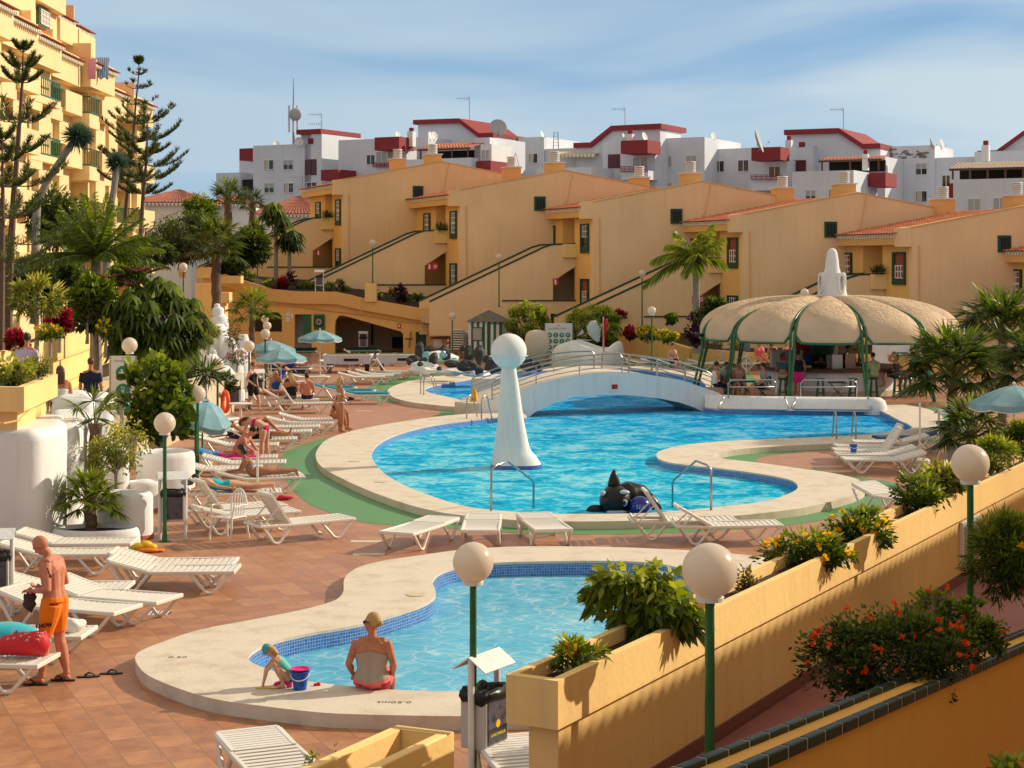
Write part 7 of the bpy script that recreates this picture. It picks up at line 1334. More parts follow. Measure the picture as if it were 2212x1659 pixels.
for x, y, rz, lb in((-2.45, -4.0, 1.57, 'black folding chair of the man in the grey shirt'), (-3.9, -3.3, -1.57, 'black folding chair of the man in the white vest'), (-3.4, -2.8, 3.1, 'black folding chair of the man in the pink vest')):
 bl('folding_chair', lb, 'chair', x, y, .2, [('seat', M_black, lambda b:b.box(-.2, .2, -.2, .2, .42, .44)), ('leg', M_black, lambda b:[b.tube([(sx*.2, -.22, 0), (sx*.2, .2, .43)], .012, 5) for sx in(-1, 1)]+[b.tube([(sx*.2, .22, 0), (sx*.2, -.2, .9)], .012, 5) for sx in(-1, 1)]), ('backrest', M_black, lambda b:b.box(-.2, .2, -.22, -.19, .62, .9))], rz)
# ------------------------------------------------------------------ plants
def plant(name, label, cat, loc, group=None):
 return thing(name, label, cat, loc, 0, group)
def stems(r, c0, tips, rad, m, curve=.15, name='stem', n=5):
 b=MB();rr=random.Random(len(tips))
 for t_ in tips:
  p=Vector(c0);q=Vector(t_);mid=p.lerp(q, .5)+Vector((rr.uniform(-1, 1), rr.uniform(-1, 1), rr.uniform(-.2, .6)))*(q-p).length*curve;b.tube([p, mid, q], [rad, rad*.65, rad*.3], n, caps=False)
 return b.build(name, m, r)
def bush(label, cx, cy, w_, h_, Z, m, n, L, W, shape='dia', name='shrub', cat='shrub', fl=None, nf=0, fs=.05, group=None, clumps=24, cs=.34, dy=.8, trunk=None, droop=0.0, shell=.5, down=0.0, bark=None):
 """shrub whose crown is centred on px (cx,cy) at depth Z, w_ x h_ px; fl = (flower material, positions random near the surface)"""
 c=P(cx, cy, Z);rx=w_*Z/F/2;rz=h_*Z/F/2;zb=(trunk if trunk is not None else c.z-rz);r=plant(name, label, cat, (c.x, Z, zb), group);cl=np.array([0, 0, c.z-zb])
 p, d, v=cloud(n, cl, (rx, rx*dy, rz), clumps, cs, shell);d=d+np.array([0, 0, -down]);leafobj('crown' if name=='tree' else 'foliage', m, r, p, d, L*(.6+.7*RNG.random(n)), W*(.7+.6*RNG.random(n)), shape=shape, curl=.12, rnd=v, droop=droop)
 k=max(5, min(14, int(n/120)));idx=RNG.integers(0, n, k);tr=c.z-rz-zb
 st=MB()
 if tr>.15:st.tube([(0, 0, -.05), (.03*tr, 0, tr*.5), (0, 0, tr+rz*.3)], [.04+.04*tr, .03+.03*tr, .03+.02*tr], 8)
 base=Vector((0, 0, max(0, tr)))
 for i in idx:q=Vector(p[i]);mid=base.lerp(q, .5)+Vector((0, 0, .1*rz));st.tube([base, mid, q], [max(.008, rx*.035), max(.006, rx*.02), .004], 5, caps=False)
 st.build('trunk' if tr>.3 else 'stem', bark or M_trunkg, r)
 if fl is not None:
  q=RNG.normal(size=(nf, 3));q[:, 2]=np.abs(q[:, 2])*.8-.1;q[:, 1]=-np.abs(q[:, 1]);q/=np.linalg.norm(q, axis=1, keepdims=True);q=cl+q*np.array([rx, rx*dy, rz])*.98
  pk=6;pp=np.repeat(q, pk, axis=0);dd=RNG.normal(size=(nf*pk, 3))*.8+np.array([0, -.5, .2]);leafobj('flower', fl, r, pp, dd, fs, fs*.8, shape='round', curl=.15)
 return r
def fan_palm(label, cx, cy, Z, Rp, zb, nf=26, seg=26, m=L_fan, up=.25, group=None, trad=.12, name='fan_palm', rag=0.0, old=True):
 c=P(cx, cy, Z);s=Z/F;RR=Rp*s;r=plant(name, label, 'palm', (c.x, Z, zb), group);hc=c.z-zb;pos=[];dr=[];ln=[];rn=[];st=MB()
 for i in range(nf):
  a=2.39996*i+RNG.random()*.4;el=-.55+1.75*((i+.5)/nf)+RNG.normal()*.1;d=Vector((math.cos(a)*math.cos(el), math.sin(a)*math.cos(el), math.sin(el)+up)).normalized();L=RR*(.52+.1*RNG.random());hub=Vector((0, 0, hc))+d*L-Vector((0, 0, RR*.05*(1-math.sin(el))))
  st.tube([(0, 0, hc-RR*.12), Vector((0, 0, hc))+d*L*.55+Vector((0, 0, RR*.04)), hub], [RR*.022, RR*.015, RR*.01], 5, caps=False)
  side=d.cross(Vector((0, 0, 1))).normalized();fl=RR*.55;tn=1-el
  for k in range(seg):
   t_=-1.9+3.8*k/(seg-1)+RNG.normal()*.03;v=d*math.cos(t_)+side*math.sin(t_);v=v+Vector((0, 0, -.25-.12*abs(t_)))*.6;pos.append(hub);dr.append(v);ln.append(fl*(.82+.3*math.cos(t_*.7))*(.85+.2*RNG.random()));rn.append(.35+.3*math.sin(el)+RNG.normal()*.18)
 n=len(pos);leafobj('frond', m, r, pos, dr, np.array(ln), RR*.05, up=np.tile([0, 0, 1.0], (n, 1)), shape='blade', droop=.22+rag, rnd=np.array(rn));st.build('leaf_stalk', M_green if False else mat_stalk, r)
 b=MB();k=10;b.tube([(0, 0, -.05)]+[(.02*math.sin(j), 0, hc*(j+1)/k) for j in range(k)], [trad*1.5]+[trad*(1.15 if j%2 else.95) for j in range(k)], 12);b.build('trunk', M_trunk, r)
 return r
mat_stalk=mat('leaf_stalk', (.16, .17, .05), .5, .2, 6)
def feather_palm(label, cx, cy, Z, Rp, zb, fr, trad=.12, m=L_green, leafw=.04, leaf=.30, nl=60, group=None, sag=.55, bx=0):
 """fr = list of (azimuth deg, elevation deg, length factor)"""
 c=P(cx, cy, Z);RR=Rp*Z/F;r=plant('feather_palm', label, 'palm', (c.x+bx, Z, zb), group);hc=c.z-zb;pos=[];dr=[];ln=[];rn=[];st=MB()
 for(az, el, lf) in fr:
  a, e=R(az), R(el);d=Vector((math.cos(a)*math.cos(e), math.sin(a)*math.cos(e), math.sin(e)));L=RR*lf;path=[]
  for j in range(nl+1):
   u=j/nl;path.append(Vector((-bx, 0, hc))+d*L*u-Vector((0, 0, sag*L*u*u*math.cos(e))))
  st.tube(path[::6], [RR*.02*(1-.8*q/10) for q in range(len(path[::6]))], 5, caps=False);side=d.cross(Vector((0, 0, 1))).normalized()
  for j in range(5, nl+1):
   tg=(path[j]-path[j-1]).normalized();u=j/nl
   for sg in(-1, 1):v=side*sg*(1-.3*u)+tg*(.55+.6*u)+Vector((0, 0, -.25));pos.append(path[j]);dr.append(v+Vector(RNG.normal(size=3)*.08));ln.append(RR*leaf*(math.sin(math.pi*(.12+.8*u))*.9+.15));rn.append(.4+.4*math.sin(e)+RNG.normal()*.15)
 n=len(pos);leafobj('frond', m, r, pos, dr, np.array(ln), RR*leafw, shape='blade', droop=.5, rnd=np.array(rn));st.build('leaf_stalk', mat_stalk, r)
 b=MB();k=12;b.tube([(-bx*(j/k)**1.3, 0, hc*j/k) for j in range(k+1)], [trad*(1.3-.4*j/k+(.05 if j%2 else 0)) for j in range(k+1)], 12);b.build('trunk', M_trunkg, r);return r
def pine(label, pts, Z, whorls, group=None, rad=.10):
 """araucaria: pts = trunk px polyline top to bottom; whorls = (y px, length px, branches, tilt, density)"""
 T=[P(x, y, Z) for x, y in pts];base=T[-1];r=plant('norfolk_pine', label, 'pine tree', base, group);T=[p-base for p in T];b=MB();n=len(T);b.tube(T, [.015+(rad-.015)*i/(n-1) for i in range(n)], 8);b.build('trunk', M_trunk, r)
 pos=[];dr=[];rn=[];br=MB();s=Z/F;rr=random.Random(int(pts[0][0]))
 for(y, Lp, nb, tilt, dens) in whorls:
  zz=(H-(y-HY)*s)-base.z
  for a_, b_ in zip(T, T[1:]):
   if b_.z<=zz<=a_.z:q=a_.lerp(b_, (a_.z-zz)/(a_.z-b_.z+1e-6));break
  else:q=T[0] if zz>T[0].z else T[-1]
  for k in range(nb):
   a=6.283*k/nb+rr.uniform(-.25, .25)+y;L=Lp*s*rr.uniform(.7, 1.1);path=[]
   for j in range(13):u=j/12;path.append(q+Vector((math.cos(a)*L*u, math.sin(a)*L*u, L*(tilt*u+.28*u*u-.10*math.sin(math.pi*u)))))
   br.tube(path[::2], [.022, .018, .014, .011, .008, .006, .004], 4, caps=False)
   for j in range(3 if dens<1 else 4, 13):
    if rr.random()>dens*1.2:continue
    tg=(path[j]-path[j-1]).normalized();sd_=tg.cross(Vector((0, 0, 1))).normalized()
    for sg in(-1, 1, 0):
     tw=L*.24*rr.uniform(.6, 1.1)*(1.15-j/16);dd=(sd_*sg*.9+tg*.55+Vector((0, 0, .35+.2*abs(sg)))).normalized()
     for q2 in range(5):
      pp=path[j]+dd*tw*q2/5
      for _ in range(2):pos.append(pp);dr.append(dd*.9+Vector((rr.gauss(0, .42), rr.gauss(0, .42), rr.gauss(.35, .3))));rn.append(.25+.6*q2/5+rr.gauss(0, .15))
 br.build('branch', M_trunk, r);n=len(pos);leafobj('needles', L_needle, r, pos, dr, (.15 if Z<60 else.19)*(.7+.6*RNG.random(n)), .016 if Z<60 else.024, shape='blade', rnd=np.array(rn));return r
def yucca(label, pts, Z, Rp, nleaf=520):
 T=[P(x, y, Z) for x, y in pts];base=T[-1];r=plant('dragon_tree', label, 'dragon tree', base, 'dragon trees in front of the hotel');T=[p-base for p in T];b=MB();n=len(T);b.tube(T, [.11+.03*i/(n-1)+.015*(i%2) for i in range(n)], 10);b.build('trunk', M_trunkg, r);RR=Rp*Z/F
 d=RNG.normal(size=(nleaf, 3));d/=np.linalg.norm(d, axis=1, keepdims=True);ax=np.array((T[0]-T[1]).normalized());d=d+ax*.45;leafobj('leaf_rosette', L_blue, r, np.tile(np.array(T[0]), (nleaf, 1))+d*.08, d, RR*(.8+.3*RNG.random(nleaf)), RR*.07, shape='blade', rnd=.5+.4*d[:, 2]+RNG.normal(size=nleaf)*.1, droop=.15);return r
def umbrella_tree(label, cx, cy, w_, h_, Z, n, zb, bx=0, leaf=.42, m=L_green, name='umbrella_tree', sprays=0, group=None):
 c=P(cx, cy, Z);rx=w_*Z/F/2;rz=h_*Z/F/2;r=plant(name, label, 'tree', (c.x, Z, zb), group);cl=Vector((0, 0, c.z-zb));pos=[];dr=[];rn=[];tips=[];ups=[]
 for i in range(n):
  q=Vector(RNG.normal(size=3));q.normalize();q=q*(.45+.55*RNG.random());hub=cl+Vector((q.x*rx, q.y*rx*.8, q.z*rz));tips.append(hub);k=11;br=.35+.4*max(0, q.z)+RNG.normal()*.15
  for j in range(k):
   a=6.283*j/k+RNG.random()*.3;v=Vector((math.cos(a), math.sin(a), -.35));pos.append(hub);dr.append(v);rn.append(br+RNG.normal()*.12);ups.append((0, 0, 1.0))
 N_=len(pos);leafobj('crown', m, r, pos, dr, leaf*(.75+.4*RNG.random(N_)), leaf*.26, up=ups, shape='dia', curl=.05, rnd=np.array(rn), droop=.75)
 b=MB();f0=cl-Vector((0, 0, rz*.75));b.tube([(bx, 0, -.05), (bx*.6, 0, f0.z*.5), (0, 0, f0.z+.1)], [.16, .13, .10], 9)
 for t_ in tips[::max(1, n//26)]:b.tube([f0, f0.lerp(t_, .5)+Vector((0, 0, .1)), t_], [.05, .03, .012], 5, caps=False)
 b.build('trunk', M_trunkg, r)
 if sprays:
  b=MB()
  for i in range(sprays):
   t_=cl+Vector((RNG.uniform(-.8, .6)*rx, RNG.uniform(-.6, .2)*rx, rz*RNG.uniform(.7, 1.0)))
   for j in range(9):a=6.283*j/9;b.tube([t_, t_+Vector((.45*math.cos(a), .45*math.sin(a), .12))], [.022, .012], 4, caps=False)
  b.build('flower_spike', mat('spike_red', (.12, .015, .02), .7), r)
 return r
# --- left garden
pine('tall Norfolk pine at the far left reaching above the hotel railings', [(50,108),(48,180),(40,300),(30,420),(22,560),(15,760)], 46, [(112,22,5,.6,1),(150,42,6,.35,1),(178,50,6,.2,1),(262,92,7,.12,1),(330,70,6,.2,1),(400,115,7,.12,1.0),(452,90,6,.1,1),(522,175,7,.04,1.0),(590,120,6,.0,1)], rad=.13)
pine('second Norfolk pine at the far left with low sweeping branches', [(5,300),(6,420),(4,560),(0,760)], 43, [(305,34,5,.5,1),(350,60,6,.2,1),(402,90,6,.1,1),(468,110,7,.05,1),(560,130,6,.0,1)], rad=.12)
pine('slender Norfolk pine with bare whorls between hotel and villas', [(300,137),(299,170),(293,225),(288,300),(280,370),(272,450),(270,520)], 74, [(140,9,7,1.0,1),(161,26,6,.12,.18),(190,38,6,.10,.16),(224,46,5,.05,.14),(266,60,6,.08,.55),(306,48,6,.05,1),(345,72,7,.05,1),(392,70,6,.0,1)])
pine('denser Norfolk pine right of the slender one', [(319,262),(318,300),(316,350),(310,410),(303,520)], 72, [(266,62,5,.35,.6),(300,85,6,.12,1),(330,60,6,.05,1),(355,92,7,.0,1),(380,96,7,-.04,1),(415,60,6,-.05,1)])
yucca('dragon tree with long leaning grey trunk in front of the hotel', [(166,296),(150,318),(132,345),(115,372),(100,395),(80,440),(75,560),(75,700)], 60, 36);yucca('smaller dragon tree with upright trunk in front of the hotel', [(252,352),(250,375),(246,410),(238,450),(233,520),(230,600),(228,680)], 66, 26)
feather_palm('large feathery date palm in front of the lower hotel balconies', 207, 560, 52, 165, 1.5, [(a, e, l) for a, e, l in((10,12,.95),(178,15,.95),(30,25,1.0),(155,52,1.0),(185,48,1.0),(345,48,1.0),(5,70,.9),(230,55,1),(310,60,1),(240,15,.8),(300,20,.85),(0,35,1.0),(20,58,1),(170,40,1.0),(200,62,.95),(60,78,.95),(250,72,1),(300,50,1.0),(335,30,.95),(220,36,.95),(150,66,1),(100,60,.9),(275,85,.9),(190,22,.75),(350,18,.8),(260,45,1),(315,68,.95),(40,40,.85),(125,45,.9),(235,80,.9))], .15, L_green, .02, .17, 60, sag=.32)
fan_palm('green fan palm with red brown trunk above the ramp wall', 467, 530, 84, 72, 2.3, 26, 24, trad=.22);fan_palm('fan palm crown in front of the leftmost white block', 492, 432, 112, 56, 3, 22, 18, L_fan, .5, trad=.25);fan_palm('second small fan palm crown under the white block', 545, 440, 116, 40, 3, 18, 16, L_dark, .5, trad=.22)
bush('leafy shrub hiding the date palm foot', 205, 650, 120, 130, 50.5, L_green, 2600, .22, .10, trunk=1.4, clumps=30)
umbrella_tree('big drooping umbrella tree with red flower spikes left of the pink ramp', 330, 688, 235, 205, 50, 190, 1.2, -1.4, .46, sprays=6);umbrella_tree('smaller umbrella tree in front of the reddish villa', 596, 462, 58, 60, 104, 30, 3, 0, .62, L_green);umbrella_tree('umbrella tree low beside the first house stair', 625, 512, 60, 46, 104, 26, 3, 0, .6, L_dark)
G1='garden shrubs crowding the left slope'
for q in(('weeping grey green tree behind the fan palm', 400, 505, 150, 130, 96, L_dark, 5200, .34, .07, 1.3), ('bright green leafy tree in front of the villas', 428, 452, 70, 60, 104, L_green, 2200, .3, .09, .4), ('dark tree right of the fan palm with red brown trunk', 535, 530, 100, 90, 98, L_dark, 3600, .36, .14, .3), ('dark hedge at the foot of the first house stair', 500, 575, 110, 36, 100, L_dark, 1600, .3, .13, .2), ('dark leafy tree behind the date palm', 120, 470, 150, 130, 66, L_dark, 4200, .26, .07, .3), ('shady shrub mass under the pines', 60, 610, 140, 110, 60, L_dark, 4200, .26, .08, .3), ('green shrub below the date palm', 275, 590, 90, 60, 62, L_green, 1800, .22, .10, .3), ('dark climber on the green fence by the hotel', 148, 590, 46, 60, 55, L_dark, 1200, .16, .08, .3), ('dark bushes in front of the hotel ground floor', 330, 540, 90, 70, 90, L_dark, 1800, .34, .12, .5)):
 bush(q[0], q[1], q[2], q[3], q[4], q[5], q[6], q[7], q[8], q[9], name='tree', cat='tree', down=q[10], group=None, clumps=34)
bush('frangipani like shrub with grey stems and spiky yellow green leaves', 78, 640, 120, 90, 44, L_yelgr, 900, .26, .045, 'blade', clumps=22, cs=.22, trunk=2.85, shell=.75, dy=.5, name='frangipani');bush('red leaved shrub between grey stems and yellow wall', 128, 694, 54, 52, 46, L_red, 650, .16, .09, trunk=2.8);bush('red leaved shrub left of the man in lavender', 34, 735, 44, 40, 42, L_red, 500, .15, .08, trunk=2.7)
bush('yellow trumpet flowers over the sunlit yellow wall', 108, 716, 66, 36, 44, L_lime, 600, .12, .05, fl=L_yflow, nf=11, fs=.07, trunk=2.8);bush('twiggy brown shrub on the sunlit yellow wall', 188, 668, 76, 80, 50, L_bronze, 500, .10, .03, trunk=2.85, clumps=40);bush('yellow flowers trailing near the umbrella tree trunk', 228, 712, 40, 50, 49, L_lime, 450, .11, .05, fl=L_yflow, nf=8, fs=.07, trunk=2.5);bush('brown leaved shrubs behind the yellow wall', 150, 640, 70, 60, 56, L_bronze, 700, .14, .06, trunk=2.2)
bush('banana like green shrub beside the green hotel fence', 160, 560, 40, 36, 58, L_green, 60, .6, .18, trunk=3.2);bush('yellowish broad leaved shrub in the yellow planter box', 34, 805, 84, 62, 31.5, L_yelgr, 650, .15, .07, trunk=2.83, down=.4, name='potted_shrub', dy=.9);bush('dark green shrub with orange buds beside the man in lavender', 84, 790, 56, 56, 32.4, L_green, 900, .05, .025, trunk=2.83, fl=L_oflow, nf=2, fs=.04, name='potted_shrub')
bush('big bush of round sea grape leaves in a white drum', 350, 866, 196, 222, 40.8, L_green, 1900, .18, .17, 'round', trunk=.80, clumps=40, cs=.26, name='sea_grape_bush', shell=.35);bush('yellow leaved weeping ficus in a white planter', 250, 962, 142, 124, 32.6, L_yelgr, 2600, .075, .034, trunk=.75, down=.8, clumps=36, name='ficus', cs=.30, shell=.3)
fan_palm('small fan palm with swollen trunk in the low white bowl', 196, 1082, 31.2, 84, .28, 24, 28, L_lime, .3, trad=.10, name='fan_palm');fan_palm('fan palm with a shaggy trunk behind the yellow leaved ficus', 205, 915, 33.3, 92, .1, 7, 30, L_fan, .25, trad=.12);bush('low dark shrub on the white wall by the round leaved bush', 262, 863, 34, 30, 38.4, L_dark, 240, .09, .05, trunk=1.3)
bush('clipped yellow green ficus ball in front of the pink ramp', 450, 722, 64, 64, 60, L_yelgr, 1900, .10, .05, trunk=2.0, name='ficus');bush('loose leafy shrub on the white tower', 503, 718, 36, 80, 62.6, L_bronze, 350, .10, .05, trunk=1.6);fan_palm('bright fan palm above the parasols', 545, 672, 67, 62, 1.6, 18, 24, L_lime, .35, trad=.11)
bush('purple flowering plants in the long white planter', 512, 772, 52, 32, 62, L_green, 400, .10, .04, fl=L_pflow, nf=60, fs=.04, trunk=1.3);bush('dark shrub behind the litter bin and the walking woman', 492, 822, 40, 60, 58, L_dark, 700, .12, .06, trunk=.6);bush('drooping palm leaves beside the round leaved bush', 440, 800, 60, 26, 46, L_dark, 120, .5, .05, 'blade', trunk=1.0)
G2='low shrubs planted along the ramp wall'
for i, (cx, cy, w_, h_, m, n, fl, nf, lb) in enumerate(((535,597,42,20,L_green,260,None,0,'green shrub at the left end of the ramp wall top'),(506,588,26,22,L_bronze,140,None,0,'brownish shrub at the foot of the first stair parapet'),(577,611,22,20,L_lime,120,None,0,'thin light green shrub left of the red one on the ramp wall'),(606,612,31,32,L_red,500,None,0,'dense dark red shrub on the ramp wall'),(628,608,26,40,L_purple,220,None,0,'thin purplish shrub right of the red one'),(657,620,48,24,L_green,460,None,0,'wide green shrub left of the litter bin on the ramp wall'),(711,619,20,18,L_green,160,None,0,'round green shrub right of the litter bin on the ramp wall'),(733,618,22,26,L_dark,150,None,0,'spiky dark shrub below the second stair foot'),(746,627,40,17,L_green,300,None,0,'low spreading shrub left of the pedestal'),(810,638,38,20,L_green,360,L_yflow,5,'green shrub with yellow blooms right of the pedestal'),(838,647,30,14,L_green,220,None,0,'low shrub left of the purple one'),(848,630,16,20,L_bronze,120,None,0,'small bronze shrub behind the purple one'),(865,634,28,38,L_purple,420,None,0,'tall dark purple shrub on the ramp wall'),(882,651,36,22,L_green,300,None,0,'green shrub right below the purple one'),(903,640,28,22,L_green,240,None,0,'upper green shrub in front of the second house pier'),(940,650,38,28,L_green,260,None,0,'bushy shrub with bare stems on the ramp wall'),(971,657,40,20,L_green,260,None,0,'low green shrub near the third stair foot'),(989,652,26,22,L_bronze,160,None,0,'brown tipped shrub near the third stair foot'),(1017,668,16,14,L_bronze,70,None,0,'last tiny brown shrub on the ramp wall'))):
 Zq=YR+1.1+(i%3)*.5;bush(lb, cx, cy, w_, h_, Zq, m, n, .2, .09, fl=fl, nf=nf, fs=.12, group=G2, clumps=12)
bush('left big round clipped bush behind the rules board', 1144, 700, 104, 104, 90.6, L_lime, 6500, .17, .075, name='round_bush', cat='bush', clumps=60, cs=.22, shell=.8, down=.7, dy=1);bush('right big round clipped bush behind the dolphin', 1281, 704, 142, 100, 89.6, L_lime, 7500, .17, .075, name='round_bush', cat='bush', clumps=70, cs=.2, shell=.8, down=.7, dy=.8)
feather_palm('feathery palm with ringed grey trunk in front of the fourth house', 1504, 562, 83.5, 112, .8, [(180,30,.95),(200,62,.85),(175,5,1.0),(5,55,.85),(350,25,.6),(270,40,.5),(300,75,.6),(160,48,.8),(20,70,.9),(255,10,.55),(330,50,.65),(90,50,.6)], .16, L_lime, .03, .34, 60, sag=.55)
for q in(('dark rounded shrub behind the palm trunk', 1543, 662, 62, 44, 83, L_dark, 1300, .2, .1, None, 0), ('purple leaved shrub under the palm', 1500, 722, 30, 52, 82, L_purple, 420, .2, .12, None, 0), ('shrub with pink blooms at the palm foot', 1503, 688, 34, 30, 82.4, L_dark, 300, .18, .1, L_pflow, 5), ('small topiary ball left of the palm', 1450, 689, 28, 24, 84, L_green, 520, .16, .08, None, 0), ('yellow flowering shrub left of the bar', 1395, 722, 52, 34, 86, L_lime, 700, .18, .08, L_yflow, 26), ('yellow flowering shrub beside the first bar post', 1440, 726, 54, 28, 85, L_lime, 650, .18, .08, L_yflow, 22), ('red leaved shrub beside the right round bush', 1362, 719, 30, 26, 87, L_red, 420, .2, .12, None, 0), ('dark red shrub at the third stair foot', 1030, 700, 20, 10, 95, L_red, 80, .2, .1, None, 0), ('bare brown shrub under the dome edge', 1545, 742, 34, 26, 82, L_bronze, 200, .14, .05, None, 0), ('shrubs with yellow blooms behind the bar', 1850, 740, 40, 30, 80, L_bronze, 300, .16, .06, L_yflow, 5), ('dark red shrub at the fourth stair foot', 1340, 680, 30, 16, 92, L_red, 160, .22, .1, None, 0), ('light green shrub behind the bar', 1590, 742, 30, 22, 81, L_lime, 200, .16, .07, L_yflow, 4)):
 bush(q[0], q[1], q[2], q[3], q[4], q[5], q[6], q[7], q[8], q[9], fl=q[10], nf=q[11], fs=.09, clumps=16)
GP='fan palms at the right edge'
fan_palm('large spreading fan palm beside the bar at the right', 2058, 806, 50, 128, .1, 34, 26, L_fan, .3, GP, .14);fan_palm('upper fan palm behind, touching the right border', 2165, 722, 53, 120, .1, 34, 26, L_fan, .3, GP, .14);fan_palm('low fan palm clump behind the right globe lamp', 2098, 935, 43, 95, .1, 30, 24, L_fan, .2, GP, .13);fan_palm('fan palm filling the right border above the parasol', 2235, 800, 47, 110, .1, 26, 24, L_dark, .25, GP, .14)
drum('white planter behind the globe lamp at the right', 2085, 1010, 70, .55, .8)
def wp(px, n=-.2):
 k=(px-CX)/F;bx_, by_=A0.x+WN.x*n, A0.y+WN.y*n;s=(k*by_-bx_)/(WD.x-k*WD.y);return by_+WD.y*s
def wbush(label, cx, cy, w_, h_, m, n, L, W, n_=-.2, **k):
 return bush(label, cx, cy, w_, h_, wp(cx, n_), m, n, L, W, trunk=2.19, dy=k.pop('dy', .5), **k)
wbush('broad leaved green shrub overhanging the yellow wall beside the big globe lamp', 1402, 1288, 262, 178, L_lime, 1500, .12, .06, name='wall_shrub', clumps=34, cs=.28, down=.7, shell=.35, droop=.1);wbush('small plant with yellow blooms near the end of the planter wall', 1240, 1408, 130, 66, L_lime, 420, .075, .026, fl=L_yflow, nf=4, fs=.035, name='wall_shrub', clumps=12)
wbush('leggy bronze plant right behind the big globe lamp', 1612, 1255, 56, 66, L_bronze, 300, .05, .02, name='wall_shrub');wbush('allamanda with large yellow flowers, nearer clump on the wall', 1742, 1196, 200, 104, L_green, 1900, .085, .032, fl=L_yflow, nf=11, fs=.05, name='wall_shrub', clumps=30);wbush('allamanda with large yellow flowers, farther clump on the wall', 1860, 1146, 180, 104, L_green, 1700, .085, .032, fl=L_yflow, nf=10, fs=.05, name='wall_shrub', clumps=30)
wbush('fine leaved green shrub left of the hatch lamp', 1985, 1066, 140, 100, L_green, 1400, .08, .028, name='wall_shrub', clumps=30);wbush('yellow green shrub directly left of the hatch lamp globe', 2028, 1040, 120, 80, L_yelgr, 900, .11, .05, name='wall_shrub', clumps=26);wbush('fine green shrub right of the hatch lamp globe', 2140, 985, 130, 80, L_lime, 1500, .08, .028, name='wall_shrub', clumps=30);wbush('green shrub at the right end of the wall', 2210, 950, 90, 80, L_green, 1100, .09, .03, name='wall_shrub')
bush('bush of orange red flowers in the shaded ramp corner', 1915, 1425, 390, 255, 13.4, L_dark, 8000, .055, .024, fl=L_oflow, nf=30, fs=.036, clumps=150, cs=.17, name='flower_bush', cat='bush', dy=.45);bush('lighter leafy climber above the orange red flowers', 2040, 1365, 290, 200, 14.4, L_green, 4000, .055, .03, fl=L_oflow, nf=10, fs=.032, clumps=90, cs=.20, name='climber', dy=.4);bush('fine needle leaved shrub at the right border', 2170, 1190, 160, 215, 17.5, L_green, 4800, .12, .014, 'blade', clumps=34, name='shrub', fl=L_yflow, nf=2, fs=.05)
bush('few broad green leaves at the bottom right corner', 2175, 1655, 90, 50, 8.0, L_lime, 60, .07, .04, clumps=10, name='shrub');bush('thin plant with tiny yellow buds in the bottom planter', 705, 1655, 150, 100, 14.2, L_lime, 330, .05, .014, fl=L_yflow, nf=3, fs=.02, clumps=26, cs=.16, name='shrub', dy=.4)
c=P(266, 850, 42.5);board((c.x, 42.5, 1.2), 0, .62, .95, .70, 1, 3, 'tall white rules board half hidden behind the round leaved bush', 'LAGUNA PARK 1')
# ------------------------------------------------------------------ people
def skinm(n, c):return mat(n, c, .55, .22, 7, spec=.3, dirt=(c[0]*.8, c[1]*.68, c[2]*.62))
SK={'tan':skinm('skin_tan', (.46, .19, .095)), 'red':skinm('skin_red', (.54, .21, .125)), 'pale':skinm('skin_pale', (.60, .34, .23)), 'brown':skinm('skin_brown', (.33, .145, .075))}
HR={'blond':mat('hair_blond', (.45, .29, .11), .6, .4, 40), 'dark':mat('hair_dark', (.02, .013, .01), .5, .4, 40), 'brown':mat('hair_brown', (.09, .04, .02), .55, .4, 40), 'auburn':mat('hair_auburn', (.16, .045, .02), .55, .4, 40)}
def V3(*a):return Vector(a)
BASE=dict(pel=(0, 0, .95), wai=(.01, 0, 1.10), che=(.0, 0, 1.30), nek=(-.01, 0, 1.47), hea=(.025, 0, 1.61), shL=(-.01, .175, 1.40), shR=(-.01, -.175, 1.40), elL=(-.02, .235, 1.13), elR=(-.02, -.235, 1.13), wrL=(.07, .245, .89), wrR=(.07, -.245, .89),
hiL=(0, .085, .92), hiR=(0, -.085, .92), knL=(.03, .10, .50), knR=(.03, -.10, .50), anL=(0, .10, .08), anR=(0, -.10, .08), toL=(.15, .12, .03), toR=(.15, -.12, .03))
SIT=dict(pel=(0, 0, .10), wai=(.0, 0, .25), che=(.03, 0, .46), nek=(.03, 0, .63), hea=(.065, 0, .77), shL=(.02, .175, .56), shR=(.02, -.175, .56), elL=(.04, .24, .29), elR=(.04, -.24, .29), wrL=(.24, .17, .17), wrR=(.24, -.17, .17),
hiL=(.04, .085, .09), hiR=(.04, -.085, .09), knL=(.44, .11, .10), knR=(.44, -.11, .10), anL=(.46, .11, -.36), anR=(.46, -.11, -.36), toL=(.60, .12, -.41), toR=(.60, -.12, -.41))
def lie(prone=False, back=15, **ov):
 J=dict(BASE);J.update(ov);o={}
 for k, v in J.items():
  x=.85-v[2];z=(-v[0] if prone else v[0])+.12;y=-v[1] if prone else v[1]
  if k[:2]=='to':x+=.02
  if x<-.33:z+=(-.33-x)*math.tan(R(back))
  o[k]=(x, y, z)
 return o
def remesh(o, vox, it=6):
 m=o.modifiers.new('Remesh', 'REMESH');m.mode='VOXEL';m.voxel_size=vox;m.use_smooth_shade=True;s=o.modifiers.new('Smooth', 'SMOOTH');s.factor=.5;s.iterations=it;return o
